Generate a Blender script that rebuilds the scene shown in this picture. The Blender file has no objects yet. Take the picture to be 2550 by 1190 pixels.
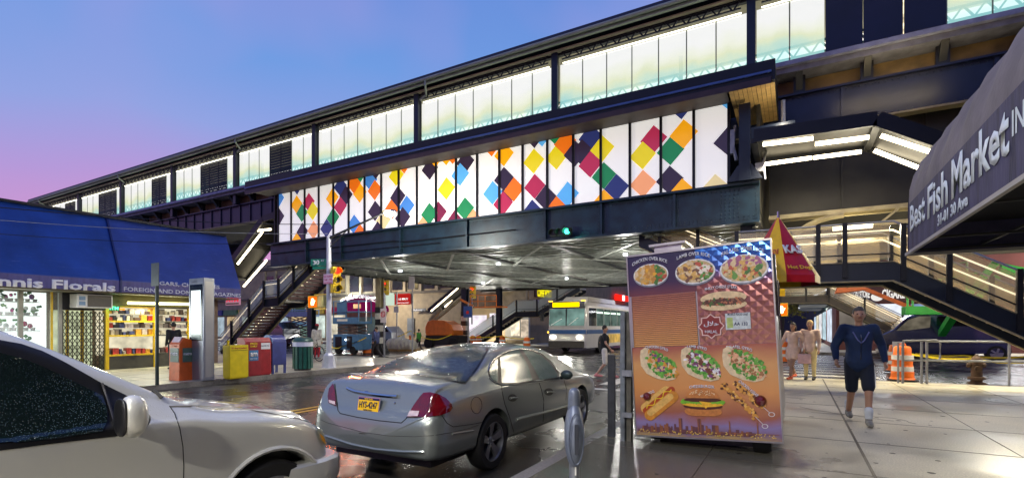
import bpy, bmesh, math, random
from mathutils import Vector, Matrix
from mathutils.bvhtree import BVHTree
from mathutils.geometry import delaunay_2d_cdt
R=math.radians
random.seed(7)
sc=bpy.context.scene
COL=sc.collection
# ---------------- camera, world, light ----------------
TH=math.atan2(705,1250); CT,ST=math.cos(TH),math.sin(TH)
cd=bpy.data.cameras.new('camera'); cam=bpy.data.objects.new('camera',cd); COL.objects.link(cam)
cam.location=(0,0,1.5); cam.rotation_euler=(R(90),0,TH)
cd.sensor_width=36; cd.lens=36*1250/2550; cd.shift_y=(815-595)/2550; cd.clip_start=.05; cd.clip_end=2000
sc.camera=cam
sc.view_settings.view_transform='Standard'; sc.view_settings.look='None'; sc.view_settings.exposure=0; sc.view_settings.gamma=1
sc.render.engine='CYCLES'
sc.cycles.use_denoising=True; sc.cycles.max_bounces=6; sc.cycles.diffuse_bounces=3; sc.cycles.glossy_bounces=3
sc.cycles.transparent_max_bounces=10; sc.cycles.transmission_bounces=4
sc.cycles.sample_clamp_indirect=4; sc.cycles.caustics_reflective=False; sc.cycles.caustics_refractive=False

def lin(c): 
    c=c/255
    return c/12.92 if c<=.04045 else ((c+.055)/1.055)**2.4
def S(r,g,b): return (lin(r),lin(g),lin(b),1)

w=bpy.data.worlds.new('World'); sc.world=w; w.use_nodes=True
nt=w.node_tree; nt.nodes.clear()
out=nt.nodes.new('ShaderNodeOutputWorld'); bg=nt.nodes.new('ShaderNodeBackground'); bg2=nt.nodes.new('ShaderNodeBackground'); add=nt.nodes.new('ShaderNodeAddShader')
sky=nt.nodes.new('ShaderNodeTexSky'); sky.sky_type='NISHITA'; sky.sun_disc=False; sky.sun_elevation=R(-4); sky.sun_rotation=R(-75)
nt.links.new(sky.outputs[0],bg2.inputs[0]); bg2.inputs[1].default_value=.06
tc=nt.nodes.new('ShaderNodeTexCoord'); sp=nt.nodes.new('ShaderNodeSeparateXYZ'); nt.links.new(tc.outputs['Generated'],sp.inputs[0])
ns=nt.nodes.new('ShaderNodeTexNoise'); ns.inputs['Scale'].default_value=1.6; ns.inputs['Detail'].default_value=2
nt.links.new(tc.outputs['Generated'],ns.inputs['Vector'])
mx=nt.nodes.new('ShaderNodeMath'); mx.operation='MULTIPLY_ADD'; nt.links.new(ns.outputs[0],mx.inputs[0]); mx.inputs[1].default_value=-.22; nt.links.new(sp.outputs[2],mx.inputs[2])
m2=nt.nodes.new('ShaderNodeMath'); m2.operation='MULTIPLY_ADD'; nt.links.new(sp.outputs[0],m2.inputs[0]); m2.inputs[1].default_value=.10; nt.links.new(mx.outputs[0],m2.inputs[2])
m3=nt.nodes.new('ShaderNodeMath'); m3.operation='ADD'; nt.links.new(m2.outputs[0],m3.inputs[0]); m3.inputs[1].default_value=.19
rp=nt.nodes.new('ShaderNodeValToRGB'); nt.links.new(m3.outputs[0],rp.inputs[0])
els=[(0,(232,148,190)),(.12,(214,146,202)),(.21,(182,152,216)),(.32,(146,163,226)),(.46,(112,156,226)),(.75,(96,128,212))]
rp.color_ramp.elements[0].position=0; rp.color_ramp.elements[0].color=S(*els[0][1])
rp.color_ramp.elements[1].position=.75; rp.color_ramp.elements[1].color=S(*els[-1][1])
for p_,c_ in els[1:-1]:
    e=rp.color_ramp.elements.new(p_); e.color=S(*c_)
ns2=nt.nodes.new('ShaderNodeTexNoise'); ns2.inputs['Scale'].default_value=2.3; ns2.inputs['Detail'].default_value=3; nt.links.new(tc.outputs['Generated'],ns2.inputs['Vector'])
mr=nt.nodes.new('ShaderNodeMapRange'); mr.inputs[1].default_value=.48; mr.inputs[2].default_value=.72; mr.inputs[4].default_value=.55; nt.links.new(ns2.outputs[0],mr.inputs[0])
mxs=nt.nodes.new('ShaderNodeMix'); mxs.data_type='RGBA'; nt.links.new(mr.outputs[0],mxs.inputs[0]); nt.links.new(rp.outputs[0],mxs.inputs[6]); mxs.inputs[7].default_value=S(172,158,222)
nt.links.new(mxs.outputs[2],bg.inputs[0]); bg.inputs[1].default_value=1.0
nt.links.new(bg.outputs[0],add.inputs[0]); nt.links.new(bg2.outputs[0],add.inputs[1]); nt.links.new(add.outputs[0],out.inputs[0])

def lamp(name,kind,loc,power,col=(1,.93,.8),size=.3,aim=None,parent=None,spot=None,sy=None,spread=None):
    l=bpy.data.lights.new(name,kind); l.energy=power; l.color=col
    if kind=='AREA':
        l.size=size
        if sy: l.shape='RECTANGLE'; l.size_y=sy
        if spread: l.spread=R(spread)
    else: l.shadow_soft_size=size
    if kind=='SPOT': l.spot_size=R(spot or 120); l.spot_blend=.6
    o=bpy.data.objects.new(name,l); COL.objects.link(o); o.location=loc
    if aim is not None: o.rotation_euler=(Vector(aim)-Vector(loc)).to_track_quat('-Z','Y').to_euler()
    if parent:
        o.parent=parent; o.location=Vector(loc)-Vector(ORG.get(parent.name,(0,0,0)))
    return o

# ---------------- pixel -> world helpers ----------------
def ray(px,py):
    rx=(px-1275)/1250; rz=(815-py)/1250
    return Vector((CT*rx-ST, ST*rx+CT, rz))
EYE=Vector((0,0,1.5))
def onv(px,py,v): d=ray(px,py); return EYE+d*(v/d.y)
def onu(px,py,u): d=ray(px,py); return EYE+d*(u/d.x)
def G(px,py,z=0): d=ray(px,py); return EYE+d*((z-1.5)/d.z)

# ---------------- materials ----------------
MATS={}
def M(name,col,rough=.6,metal=0,var=.12,scale=4,bump=0,bscale=None,coat=0,rvar=0,spec=.5,stretch=None,detail=4):
    if name in MATS: return MATS[name]
    m=bpy.data.materials.new(name); m.use_nodes=True; n=m.node_tree; b=n.nodes['Principled BSDF']
    if len(col)==3: col=S(*col)
    b.inputs['Roughness'].default_value=rough; b.inputs['Metallic'].default_value=metal
    b.inputs['Specular IOR Level'].default_value=spec
    b.inputs['Base Color'].default_value=col
    if coat: b.inputs['Coat Weight'].default_value=coat; b.inputs['Coat Roughness'].default_value=.06
    if var or bump or rvar:
        t=n.nodes.new('ShaderNodeTexCoord'); v=t.outputs['Object']
        if stretch:
            mp=n.nodes.new('ShaderNodeMapping'); mp.inputs['Scale'].default_value=stretch; n.links.new(v,mp.inputs[0]); v=mp.outputs[0]
        z=n.nodes.new('ShaderNodeTexNoise'); z.inputs['Scale'].default_value=scale; z.inputs['Detail'].default_value=detail; n.links.new(v,z.inputs['Vector'])
        if var:
            r=n.nodes.new('ShaderNodeValToRGB'); n.links.new(z.outputs[0],r.inputs[0])
            r.color_ramp.elements[0].position=.3; r.color_ramp.elements[1].position=.7
            r.color_ramp.elements[0].color=tuple(c*(1-var) for c in col[:3])+(1,)
            r.color_ramp.elements[1].color=tuple(min(1,c*(1+var)) for c in col[:3])+(1,)
            n.links.new(r.outputs[0],b.inputs['Base Color'])
        if rvar:
            q=n.nodes.new('ShaderNodeMapRange'); n.links.new(z.outputs[0],q.inputs[0]); q.inputs[1].default_value=.35; q.inputs[2].default_value=.65
            q.inputs[3].default_value=max(.03,rough-rvar); q.inputs[4].default_value=rough+rvar; n.links.new(q.outputs[0],b.inputs['Roughness'])
        if bump:
            z2=n.nodes.new('ShaderNodeTexNoise'); z2.inputs['Scale'].default_value=bscale or scale*6; z2.inputs['Detail'].default_value=3; n.links.new(v,z2.inputs['Vector'])
            bp=n.nodes.new('ShaderNodeBump'); bp.inputs['Strength'].default_value=bump; bp.inputs['Distance'].default_value=.02; n.links.new(z2.outputs[0],bp.inputs['Height']); n.links.new(bp.outputs[0],b.inputs['Normal'])
    MATS[name]=m; return m
def E(name,col,strength=1,var=0,scale=5):
    if name in MATS: return MATS[name]
    m=bpy.data.materials.new(name); m.use_nodes=True; n=m.node_tree; n.nodes.clear()
    o=n.nodes.new('ShaderNodeOutputMaterial'); e=n.nodes.new('ShaderNodeEmission'); n.links.new(e.outputs[0],o.inputs[0])
    c=S(*col) if len(col)==3 else col
    e.inputs[0].default_value=c; e.inputs[1].default_value=strength
    if var:
        t=n.nodes.new('ShaderNodeTexCoord'); z=n.nodes.new('ShaderNodeTexNoise'); z.inputs['Scale'].default_value=scale; n.links.new(t.outputs['Object'],z.inputs['Vector'])
        r=n.nodes.new('ShaderNodeValToRGB'); n.links.new(z.outputs[0],r.inputs[0]); r.color_ramp.elements[0].position=.3; r.color_ramp.elements[1].position=.7
        r.color_ramp.elements[0].color=tuple(x*(1-var) for x in c[:3])+(1,); r.color_ramp.elements[1].color=c
        n.links.new(r.outputs[0],e.inputs[0])
    MATS[name]=m; return m
def glass(name,col=(200,220,215),alpha=.35,rough=.1,emit=0):
    if name in MATS: return MATS[name]
    m=bpy.data.materials.new(name); m.use_nodes=True; n=m.node_tree; b=n.nodes['Principled BSDF']
    b.inputs['Base Color'].default_value=S(*col); b.inputs['Roughness'].default_value=rough; b.inputs['Alpha'].default_value=alpha
    if emit: b.inputs['Emission Color'].default_value=S(*col); b.inputs['Emission Strength'].default_value=emit
    MATS[name]=m; return m

# ---------------- mesh builder ----------------
ORG={}
def empty(name,loc,label,cat,group=None,rz=0):
    o=bpy.data.objects.new(name,None); COL.objects.link(o); o.location=loc; o.empty_display_size=.2
    ORG[o.name]=Vector(loc); o['label']=label; o['category']=cat
    if group: o['group']=group
    return o
def tag(o,label=None,cat=None,group=None,kind=None):
    if label: o['label']=label
    if cat: o['category']=cat
    if group: o['group']=group
    if kind: o['kind']=kind
    return o
class MB:
    def __init__(s): s.v=[]; s.f=[]; s.m=[]; s.k=0; s.sm=False
    def mat(s,k): s.k=k; return s
    def add(s,vs,fs):
        n=len(s.v); s.v+= [Vector(p) for p in vs]
        for f in fs: s.f.append([n+i for i in f]); s.m.append(s.k)
        return s
    def box(s,x0,x1,y0,y1,z0,z1):
        return s.add([(x0,y0,z0),(x1,y0,z0),(x1,y1,z0),(x0,y1,z0),(x0,y0,z1),(x1,y0,z1),(x1,y1,z1),(x0,y1,z1)],
          [(0,3,2,1),(4,5,6,7),(0,1,5,4),(1,2,6,5),(2,3,7,6),(3,0,4,7)])
    def cbox(s,c,dx,dy,dz,rz=0,rx=0,ry=0):
        m=Matrix.Rotation(rz,3,'Z')@Matrix.Rotation(ry,3,'Y')@Matrix.Rotation(rx,3,'X')
        vs=[Vector(c)+m@Vector((a*dx/2,b*dy/2,e*dz/2)) for e in(-1,1) for a,b in((-1,-1),(1,-1),(1,1),(-1,1))]
        return s.add(vs,[(0,3,2,1),(4,5,6,7),(0,1,5,4),(1,2,6,5),(2,3,7,6),(3,0,4,7)])
    def bar(s,p,q,a,b,up=(0,0,1)):
        p=Vector(p);q=Vector(q);d=(q-p).normalized();u=Vector(up)
        x=d.cross(u)
        if x.length<1e-4: x=d.cross(Vector((1,0,0)))
        x.normalize(); y=x.cross(d).normalized()
        vs=[e+x*i*a/2+y*j*b/2 for e in(p,q) for i,j in((-1,-1),(1,-1),(1,1),(-1,1))]
        return s.add(vs,[(0,1,2,3),(7,6,5,4),(0,4,5,1),(1,5,6,2),(2,6,7,3),(3,7,4,0)])
    def tube(s,pts,r,n=8,r1=None):
        pts=[Vector(p) for p in pts]; rings=[]; base=len(s.v)
        for i,p in enumerate(pts):
            d=(pts[min(i+1,len(pts)-1)]-pts[max(i-1,0)]).normalized()
            x=d.cross(Vector((0,0,1)))
            if x.length<1e-3: x=Vector((1,0,0))
            x.normalize(); y=x.cross(d)
            rr=r if r1 is None else r+(r1-r)*i/(len(pts)-1)
            for k in range(n):
                a=2*math.pi*k/n; s.v.append(p+(x*math.cos(a)+y*math.sin(a))*rr)
        for i in range(len(pts)-1):
            for k in range(n):
                a=base+i*n+k;b=base+i*n+(k+1)%n; s.f.append([a,b,b+n,a+n]); s.m.append(s.k)
        s.f.append([base+k for k in range(n)][::-1]); s.m.append(s.k)
        e=base+(len(pts)-1)*n; s.f.append([e+k for k in range(n)]); s.m.append(s.k)
        return s
    def lathe(s,prof,c=(0,0,0),n=20,axis='Z',closed=False):
        base=len(s.v); c=Vector(c)
        for r,z in prof:
            for k in range(n):
                a=2*math.pi*k/n; q=(r*math.cos(a),r*math.sin(a),z)
                if axis=='X': q=(z,r*math.cos(a),r*math.sin(a))
                if axis=='Y': q=(r*math.sin(a),z,r*math.cos(a))
                s.v.append(c+Vector(q))
        L=len(prof)
        for i in range(L-1 if not closed else L):
            for k in range(n):
                a=base+i*n+k;b=base+i*n+(k+1)%n; j=((i+1)%L-i)*n
                s.f.append([a,b,b+j,a+j]); s.m.append(s.k)
        if not closed:
            for e,rev in((0,1),(L-1,0)):
                if prof[e][0]>1e-4:
                    f=[base+e*n+k for k in range(n)]; s.f.append(f[::-1] if rev else f); s.m.append(s.k)
        return s
    def prism(s,poly,ext):
        ext=Vector(ext); n=len(poly); P=[Vector(p) for p in poly]
        return s.add(P+[p+ext for p in P],[tuple(range(n))[::-1],tuple(range(n,2*n))]+[(i,(i+1)%n,n+(i+1)%n,n+i) for i in range(n)])
    def ell(s,c,rx,ry,rz,n=14,m=9):
        c=Vector(c)
        prof=[(math.sin(math.pi*i/m),-math.cos(math.pi*i/m)) for i in range(m+1)]
        base=len(s.v)
        for r,z in prof:
            r=max(r,.001)
            for k in range(n):
                a=2*math.pi*k/n; s.v.append(c+Vector((r*math.cos(a)*rx,r*math.sin(a)*ry,z*rz)))
        for i in range(m):
            for k in range(n):
                a=base+i*n+k;b=base+i*n+(k+1)%n; s.f.append([a,b,b+n,a+n]); s.m.append(s.k)
        return s
    def cap(s,p,q,r0,r1,n=10):   # tapered capsule
        p=Vector(p);q=Vector(q); d=(q-p); L=d.length; d=d.normalized() if L>1e-6 else Vector((0,0,1))
        pts=[];rr=[]
        for a in(-1.5,-1,-.5,0): pts.append(p+d*r0*math.sin(a)*1); rr.append(r0*math.cos(a))
        for a in(0,.5,1,1.5): pts.append(q+d*r1*math.sin(a)); rr.append(r1*math.cos(a))
        x=d.cross(Vector((.13,.2,1))).normalized(); y=x.cross(d); base=len(s.v)
        for P,r in zip(pts,rr):
            for k in range(n):
                a=2*math.pi*k/n; s.v.append(P+(x*math.cos(a)+y*math.sin(a))*r)
        for i in range(len(pts)-1):
            for k in range(n):
                a=base+i*n+k;b=base+i*n+(k+1)%n; s.f.append([a,b,b+n,a+n]); s.m.append(s.k)
        s.f.append([base+k for k in range(n)][::-1]); s.m.append(s.k)
        e=base+7*n; s.f.append([e+k for k in range(n)]); s.m.append(s.k)
        return s
    def build(s,name,mats,parent=None,smooth=False,bevel=0,fix=True):
        me=bpy.data.meshes.new(name)
        if parent is not None: org=ORG[parent.name]
        else:
            xs=[p.x for p in s.v];ys=[p.y for p in s.v];org=Vector(((min(xs)+max(xs))/2,(min(ys)+max(ys))/2,min(p.z for p in s.v)))
        me.from_pydata([tuple(p-org) for p in s.v],[],s.f)
        if not isinstance(mats,(list,tuple)): mats=[mats]
        for m in mats: me.materials.append(m)
        for i,p in enumerate(me.polygons): p.material_index=s.m[i]; p.use_smooth=smooth
        if fix:
            bm=bmesh.new(); bm.from_mesh(me); bmesh.ops.recalc_face_normals(bm,faces=bm.faces)
            if smooth=='auto' or smooth:
                for e in bm.edges:
                    if len(e.link_faces)==2 and e.calc_face_angle(0)>R(38): e.smooth=False
            bm.to_mesh(me); bm.free()
        me.update()
        o=bpy.data.objects.new(name,me); COL.objects.link(o)
        if parent is not None:
            o.parent=parent; ORG[o.name]=org
        else: o.location=org; ORG[o.name]=org
        if bevel:
            b=o.modifiers.new('b','BEVEL'); b.width=bevel; b.segments=2; b.limit_method='ANGLE'; b.angle_limit=R(40)
        return o
def copy_tree(o,loc=None,parent=None,rz=None,scale=None):
    c=o.copy(); COL.objects.link(c); c.parent=parent
    if parent is None:
        if loc is not None: c.location=loc
        if rz is not None: c.rotation_euler=(0,0,rz)
        if scale: c.scale=(scale,)*3
        ORG[c.name]=Vector(c.location)
    for ch in list(o.children): copy_tree(ch,parent=c)
    return c
def text(s,origin,xd,ud,mat,width=None,height=.2,parent=None,name='lettering',bold=.0,align='L',arc=0,depth=.002):
    cu=bpy.data.curves.new('t','FONT'); cu.body=s; cu.size=1; cu.offset=bold; cu.resolution_u=2; cu.extrude=0
    t=bpy.data.objects.new('t',cu); COL.objects.link(t)
    dg=bpy.context.evaluated_depsgraph_get(); me=bpy.data.meshes.new_from_object(t.evaluated_get(dg))
    bpy.data.objects.remove(t)
    if not len(me.vertices): return None
    xs=[v.co.x for v in me.vertices]; ys=[v.co.y for v in me.vertices]
    x0,x1,y0,y1=min(xs),max(xs),min(ys),max(ys)
    sy=height/max(.01,(y1-y0)); sx=(width/max(.01,(x1-x0))) if width else sy
    W=(x1-x0)*sx
    xd=Vector(xd).normalized(); ud=Vector(ud).normalized(); nd=xd.cross(ud); org=Vector(origin)
    po=ORG[parent.name] if parent else Vector((0,0,0))
    off=0 if align=='L' else -W/2
    for v in me.vertices:
        X=(v.co.x-x0)*sx+off; Y=(v.co.y-y0)*sy
        if arc: 
            k=(X-off)/W*2-1
            Y+=arc*(1-k*k)
        v.co=org+xd*X+ud*Y+nd*.001-po
    me.materials.clear(); me.materials.append(mat)
    o=bpy.data.objects.new(name,me); COL.objects.link(o)
    if parent: o.parent=parent; ORG[o.name]=po
    m=o.modifiers.new('s','SOLIDIFY'); m.thickness=depth; m.offset=1
    return o
def clip(poly,axis,val,keep_greater):
    o=[]
    for i in range(len(poly)):
        a=poly[i];b=poly[(i+1)%len(poly)]
        ia=(a[axis]>=val)==keep_greater or a[axis]==val; ib=(b[axis]>=val)==keep_greater or b[axis]==val
        if ia: o.append(a)
        if ia!=ib:
            t=(val-a[axis])/(b[axis]-a[axis]); o.append(tuple(a[k]+(b[k]-a[k])*t for k in range(2)))
    return o
# common materials
steel=M('navy_steel',(24,34,50),.42,.2,.25,2,bump=.15,bscale=30)
steel2=M('dark_steel',(22,24,30),.45,.3,.2,3)
green_steel=M('girder_green',(26,50,62),.38,.2,.45,2.2,bump=.2,bscale=25)
black=M('black_paint',(14,14,17),.4,0,.2,5)
rubber=M('rubber',(13,13,14),.75,0,.2,20)
chrome=M('chrome',(200,200,200),.15,1,.05,5)
galv=M('galvanised',(150,152,155),.45,.5,.18,8,bump=.1)
white_p=M('white_paint',(225,225,220),.4,0,.06,5)
E_led=E('led_warm',(255,238,200),9)
E_led2=E('led_handrail',(255,235,195),3.5)
E_white=E('lit_white',(250,252,255),1.5)
# ---------------- ground ----------------
def wetmat(name,c1,c2,r0,r1,scale,bump,bs,lo=.4,hi=.6):
    m=bpy.data.materials.new(name); m.use_nodes=True; n=m.node_tree; b=n.nodes['Principled BSDF']
    t=n.nodes.new('ShaderNodeTexCoord')
    z=n.nodes.new('ShaderNodeTexNoise'); z.inputs['Scale'].default_value=scale; z.inputs['Detail'].default_value=6; n.links.new(t.outputs['Object'],z.inputs['Vector'])
    f=n.nodes.new('ShaderNodeTexNoise'); f.inputs['Scale'].default_value=bs; f.inputs['Detail'].default_value=3; n.links.new(t.outputs['Object'],f.inputs['Vector'])
    g=n.nodes.new('ShaderNodeMapRange'); g.inputs[1].default_value=lo; g.inputs[2].default_value=hi; n.links.new(z.outputs[0],g.inputs[0])
    mx=n.nodes.new('ShaderNodeMix'); mx.data_type='RGBA'; n.links.new(g.outputs[0],mx.inputs[0]); mx.inputs[6].default_value=S(*c1); mx.inputs[7].default_value=S(*c2)
    m2=n.nodes.new('ShaderNodeMix'); m2.data_type='RGBA'; m2.blend_type='MULTIPLY'; m2.inputs[0].default_value=.55; n.links.new(mx.outputs[2],m2.inputs[6])
    rr=n.nodes.new('ShaderNodeMapRange'); rr.inputs[1].default_value=.3; rr.inputs[2].default_value=.7; rr.inputs[3].default_value=.45; rr.inputs[4].default_value=1.3; n.links.new(f.outputs[0],rr.inputs[0])
    n.links.new(rr.outputs[0],m2.inputs[7]); n.links.new(m2.outputs[2],b.inputs['Base Color'])
    q=n.nodes.new('ShaderNodeMapRange'); n.links.new(g.outputs[0],q.inputs[0]); q.inputs[3].default_value=r0; q.inputs[4].default_value=r1; n.links.new(q.outputs[0],b.inputs['Roughness'])
    bp=n.nodes.new('ShaderNodeBump'); bp.inputs['Strength'].default_value=bump; bp.inputs['Distance'].default_value=.01; n.links.new(f.outputs[0],bp.inputs['Height']); n.links.new(bp.outputs[0],b.inputs['Normal'])
    return m
asphalt=wetmat('wet_asphalt',(48,47,45),(74,70,64),.10,.36,.7,.5,45)
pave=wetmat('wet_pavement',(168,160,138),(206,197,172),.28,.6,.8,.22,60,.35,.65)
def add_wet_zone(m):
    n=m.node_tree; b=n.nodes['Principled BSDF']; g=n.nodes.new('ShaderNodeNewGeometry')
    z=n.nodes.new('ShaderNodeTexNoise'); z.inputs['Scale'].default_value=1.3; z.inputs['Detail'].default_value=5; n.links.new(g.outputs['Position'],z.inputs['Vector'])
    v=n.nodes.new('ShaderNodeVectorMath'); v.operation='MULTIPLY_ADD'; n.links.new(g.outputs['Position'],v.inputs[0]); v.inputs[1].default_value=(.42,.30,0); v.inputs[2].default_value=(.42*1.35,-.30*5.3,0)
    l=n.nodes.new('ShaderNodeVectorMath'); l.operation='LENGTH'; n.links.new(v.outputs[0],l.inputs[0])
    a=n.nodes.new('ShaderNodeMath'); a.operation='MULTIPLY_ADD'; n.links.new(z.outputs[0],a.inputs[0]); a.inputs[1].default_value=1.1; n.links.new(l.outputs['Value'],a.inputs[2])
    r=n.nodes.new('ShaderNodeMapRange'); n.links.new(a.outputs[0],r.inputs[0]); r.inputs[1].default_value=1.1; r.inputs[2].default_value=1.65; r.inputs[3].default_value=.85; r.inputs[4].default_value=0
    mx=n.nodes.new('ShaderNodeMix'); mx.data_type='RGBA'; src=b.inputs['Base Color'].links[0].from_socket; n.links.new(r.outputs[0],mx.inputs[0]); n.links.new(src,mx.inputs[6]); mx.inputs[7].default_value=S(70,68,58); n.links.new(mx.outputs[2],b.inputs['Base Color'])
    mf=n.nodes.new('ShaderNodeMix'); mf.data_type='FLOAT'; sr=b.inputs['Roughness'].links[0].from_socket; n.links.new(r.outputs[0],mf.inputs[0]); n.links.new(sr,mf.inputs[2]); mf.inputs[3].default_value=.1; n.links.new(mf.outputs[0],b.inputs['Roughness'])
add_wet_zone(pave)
kerbm=wetmat('kerb_stone',(110,106,98),(140,134,124),.25,.6,1.5,.3,40)
paintw=M('road_paint',(205,200,188),.45,0,.25,6); painty=M('road_paint_yellow',(205,160,30),.45,0,.25,6)
tag(MB().add([(-300,-80,-.15),(300,-80,-.15),(300,400,-.15),(-300,400,-.15)],[(0,1,2,3)]).build('road',asphalt),kind='structure')
def arc(cx,cy,r,a0,a1,n=10): return [(cx+r*math.cos(R(a0+(a1-a0)*i/n)),cy+r*math.sin(R(a0+(a1-a0)*i/n))) for i in range(n+1)]
def walk(poly,kerbpath,name='sidewalk'):
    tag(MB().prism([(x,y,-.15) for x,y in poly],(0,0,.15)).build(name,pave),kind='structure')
    b=MB()
    for i in range(len(kerbpath)-1):
        p,q=kerbpath[i],kerbpath[i+1]
        b.bar((p[0],p[1],-.072),(q[0],q[1],-.072),.16,.15)
    tag(b.build('kerb',kerbm),kind='structure')
kp=[(-2.4,-40),(-2.4,14.4)]+arc(.6,14.4,3,180,90)+[(60,17.4)]
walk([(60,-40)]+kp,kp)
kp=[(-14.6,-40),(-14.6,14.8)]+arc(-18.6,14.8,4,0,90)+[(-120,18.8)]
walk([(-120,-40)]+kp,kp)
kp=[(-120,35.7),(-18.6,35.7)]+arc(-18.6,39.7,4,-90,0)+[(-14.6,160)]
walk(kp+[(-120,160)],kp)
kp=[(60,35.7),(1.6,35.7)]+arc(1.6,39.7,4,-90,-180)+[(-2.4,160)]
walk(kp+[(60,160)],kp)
j=MB(); jm=M('joint_dirt',(72,64,54),.5,0,.3,10)
for k in range(-1,9):
    u=.70+1.6*k; h_=.015 if k==0 else .005; j.box(u-h_,u+h_,-6,17.2,.001,.004)
for k in range(-5,7):
    v=6.2+1.75*k; j.box(-2.3,14,v-.005,v+.005,.001,.003)
tag(j.build('sidewalk_joint',jm),kind='structure')
j=MB()
for k in range(-1,16):
    v=-2+1.6*k
    if v<15: j.box(-21.3,-14.7,v-.012,v+.012,.001,.003)
for u in(-16.4,-18.2,-20): j.box(u-.01,u+.01,-4,14.5,.0015,.004)
tag(j.build('sidewalk_joint',jm),kind='structure')
c=MB()
for k in range(9): u=-13.7+1.25*k; c.box(u,u+.45,13.9,16.9,-.147,-.143)
for k in range(13): v=18.6+1.3*k; c.box(-1.9,2.4,v,v+.55,-.147,-.143)
for k in range(13): v=17.4+1.3*k; c.box(-21.5,-16.8,v,v+.5,-.147,-.143)
for k in range(9): u=-13.7+1.25*k; c.box(u,u+.45,36.5,39.6,-.147,-.143)
c.box(-13.9,-2.6,12.7,13.0,-.147,-.143)
tag(c.build('crosswalk',paintw),kind='structure')
c=MB(); c.box(-8.72,-8.6,-30,12.5,-.147,-.143); c.box(-8.45,-8.33,-30,12.5,-.147,-.143); c.box(-8.7,-8.4,40,140,-.147,-.143)
tag(c.build('road_marking',painty),kind='structure')
# manhole
mh=MB().lathe([(0,.001),(.38,.001),(.38,.012),(.34,.012),(.33,.007),(0,.007)],(-10.6,9.2,-.15),24)
tag(mh.build('manhole_cover',M('cast_iron',(40,38,36),.4,.6,.2,20)),'round iron manhole cover in the wet avenue past the parked sedan','manhole cover')

# ---------------- elevated station (platform level) ----------------
st=empty('elevated_station',(-20,18.3,0),'long elevated train station with glowing glass windscreen and dark slanting roof edge above the street','station')
V0=18.3; ZB=9.78; ZT=11.92
colu=[-57.4+7.02*k for k in range(12)]   # column line
colu=[-1.25-7.02*k for k in range(-2,9)]
UL=-58.8; UR=16
rf=MB(); rf.box(UL,UR,17.55,24.5,12.55,12.72); rf.mat(1).box(UL,UR,17.6,17.72,12.36,12.549); rf.mat(2).box(UL+.3,UR,17.95,24.2,12.3,12.35)
rf.mat(0).prism([(UL,17.55,12.5),(UL,24.5,12.5),(UL,21,13.0)],(UR-UL,0,0))
roofm=M('roof_metal',(40,48,66),.5,.3,.15,2); lip=M('roof_lip',(150,160,140),.5,.2,.1,3)
ceil=M('ceiling_cream',(190,180,150),.6,0,.1,2)
rf.build('roof',[roofm,lip,ceil],st)
MB().box(UL+.6,UR,18.16,18.3,12.2,12.5).build('fascia',steel2,st)
MB().tube([(UL+.2,17.5,12.5),(UR,17.5,12.5)],.07,8).build('gutter',lip,st)
for k in(2,4,6,8):
    u=-1.25-7.02*k
    MB().tube([(u+1,17.5,12.48),(u+1.0,17.5,12.25),(u+.6,18.05,12.1),(u+.2,18.12,12.0)],.05,8).build('downpipe',lip,st)
for u in colu:
    b=MB().box(u-.13,u+.13,18.05,18.16,8.9,12.45); b.box(u-.04,u+.04,18.16,18.4,8.9,12.45)
    b.build('column',steel,st)
for i,u in enumerate(colu[:-1]):
    a=u-7.02+.3; e=u-.3
    if i+1<len(colu): pass
    b=MB(); b.box(a,e,18.1,18.15,12.26,12.31); b.box(a,e,18.1,18.15,11.98,12.03)
    n=26; dx=(e-a)/n
    for k in range(n):
        z0,z1=(11.98,12.3) if k%2 else (12.3,11.98)
        b.bar((a+dx*k,18.12,z0),(a+dx*(k+1),18.12,z1),.05,.03,up=(0,1,0))
    b.build('lattice_truss',steel2,st)
    b=MB(); b.tube([(a,18.22,11.9),(e,18.22,11.9)],.022,6); 
    b.build('light_tube',E('station_tube',(255,250,225),5),st)
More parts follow.
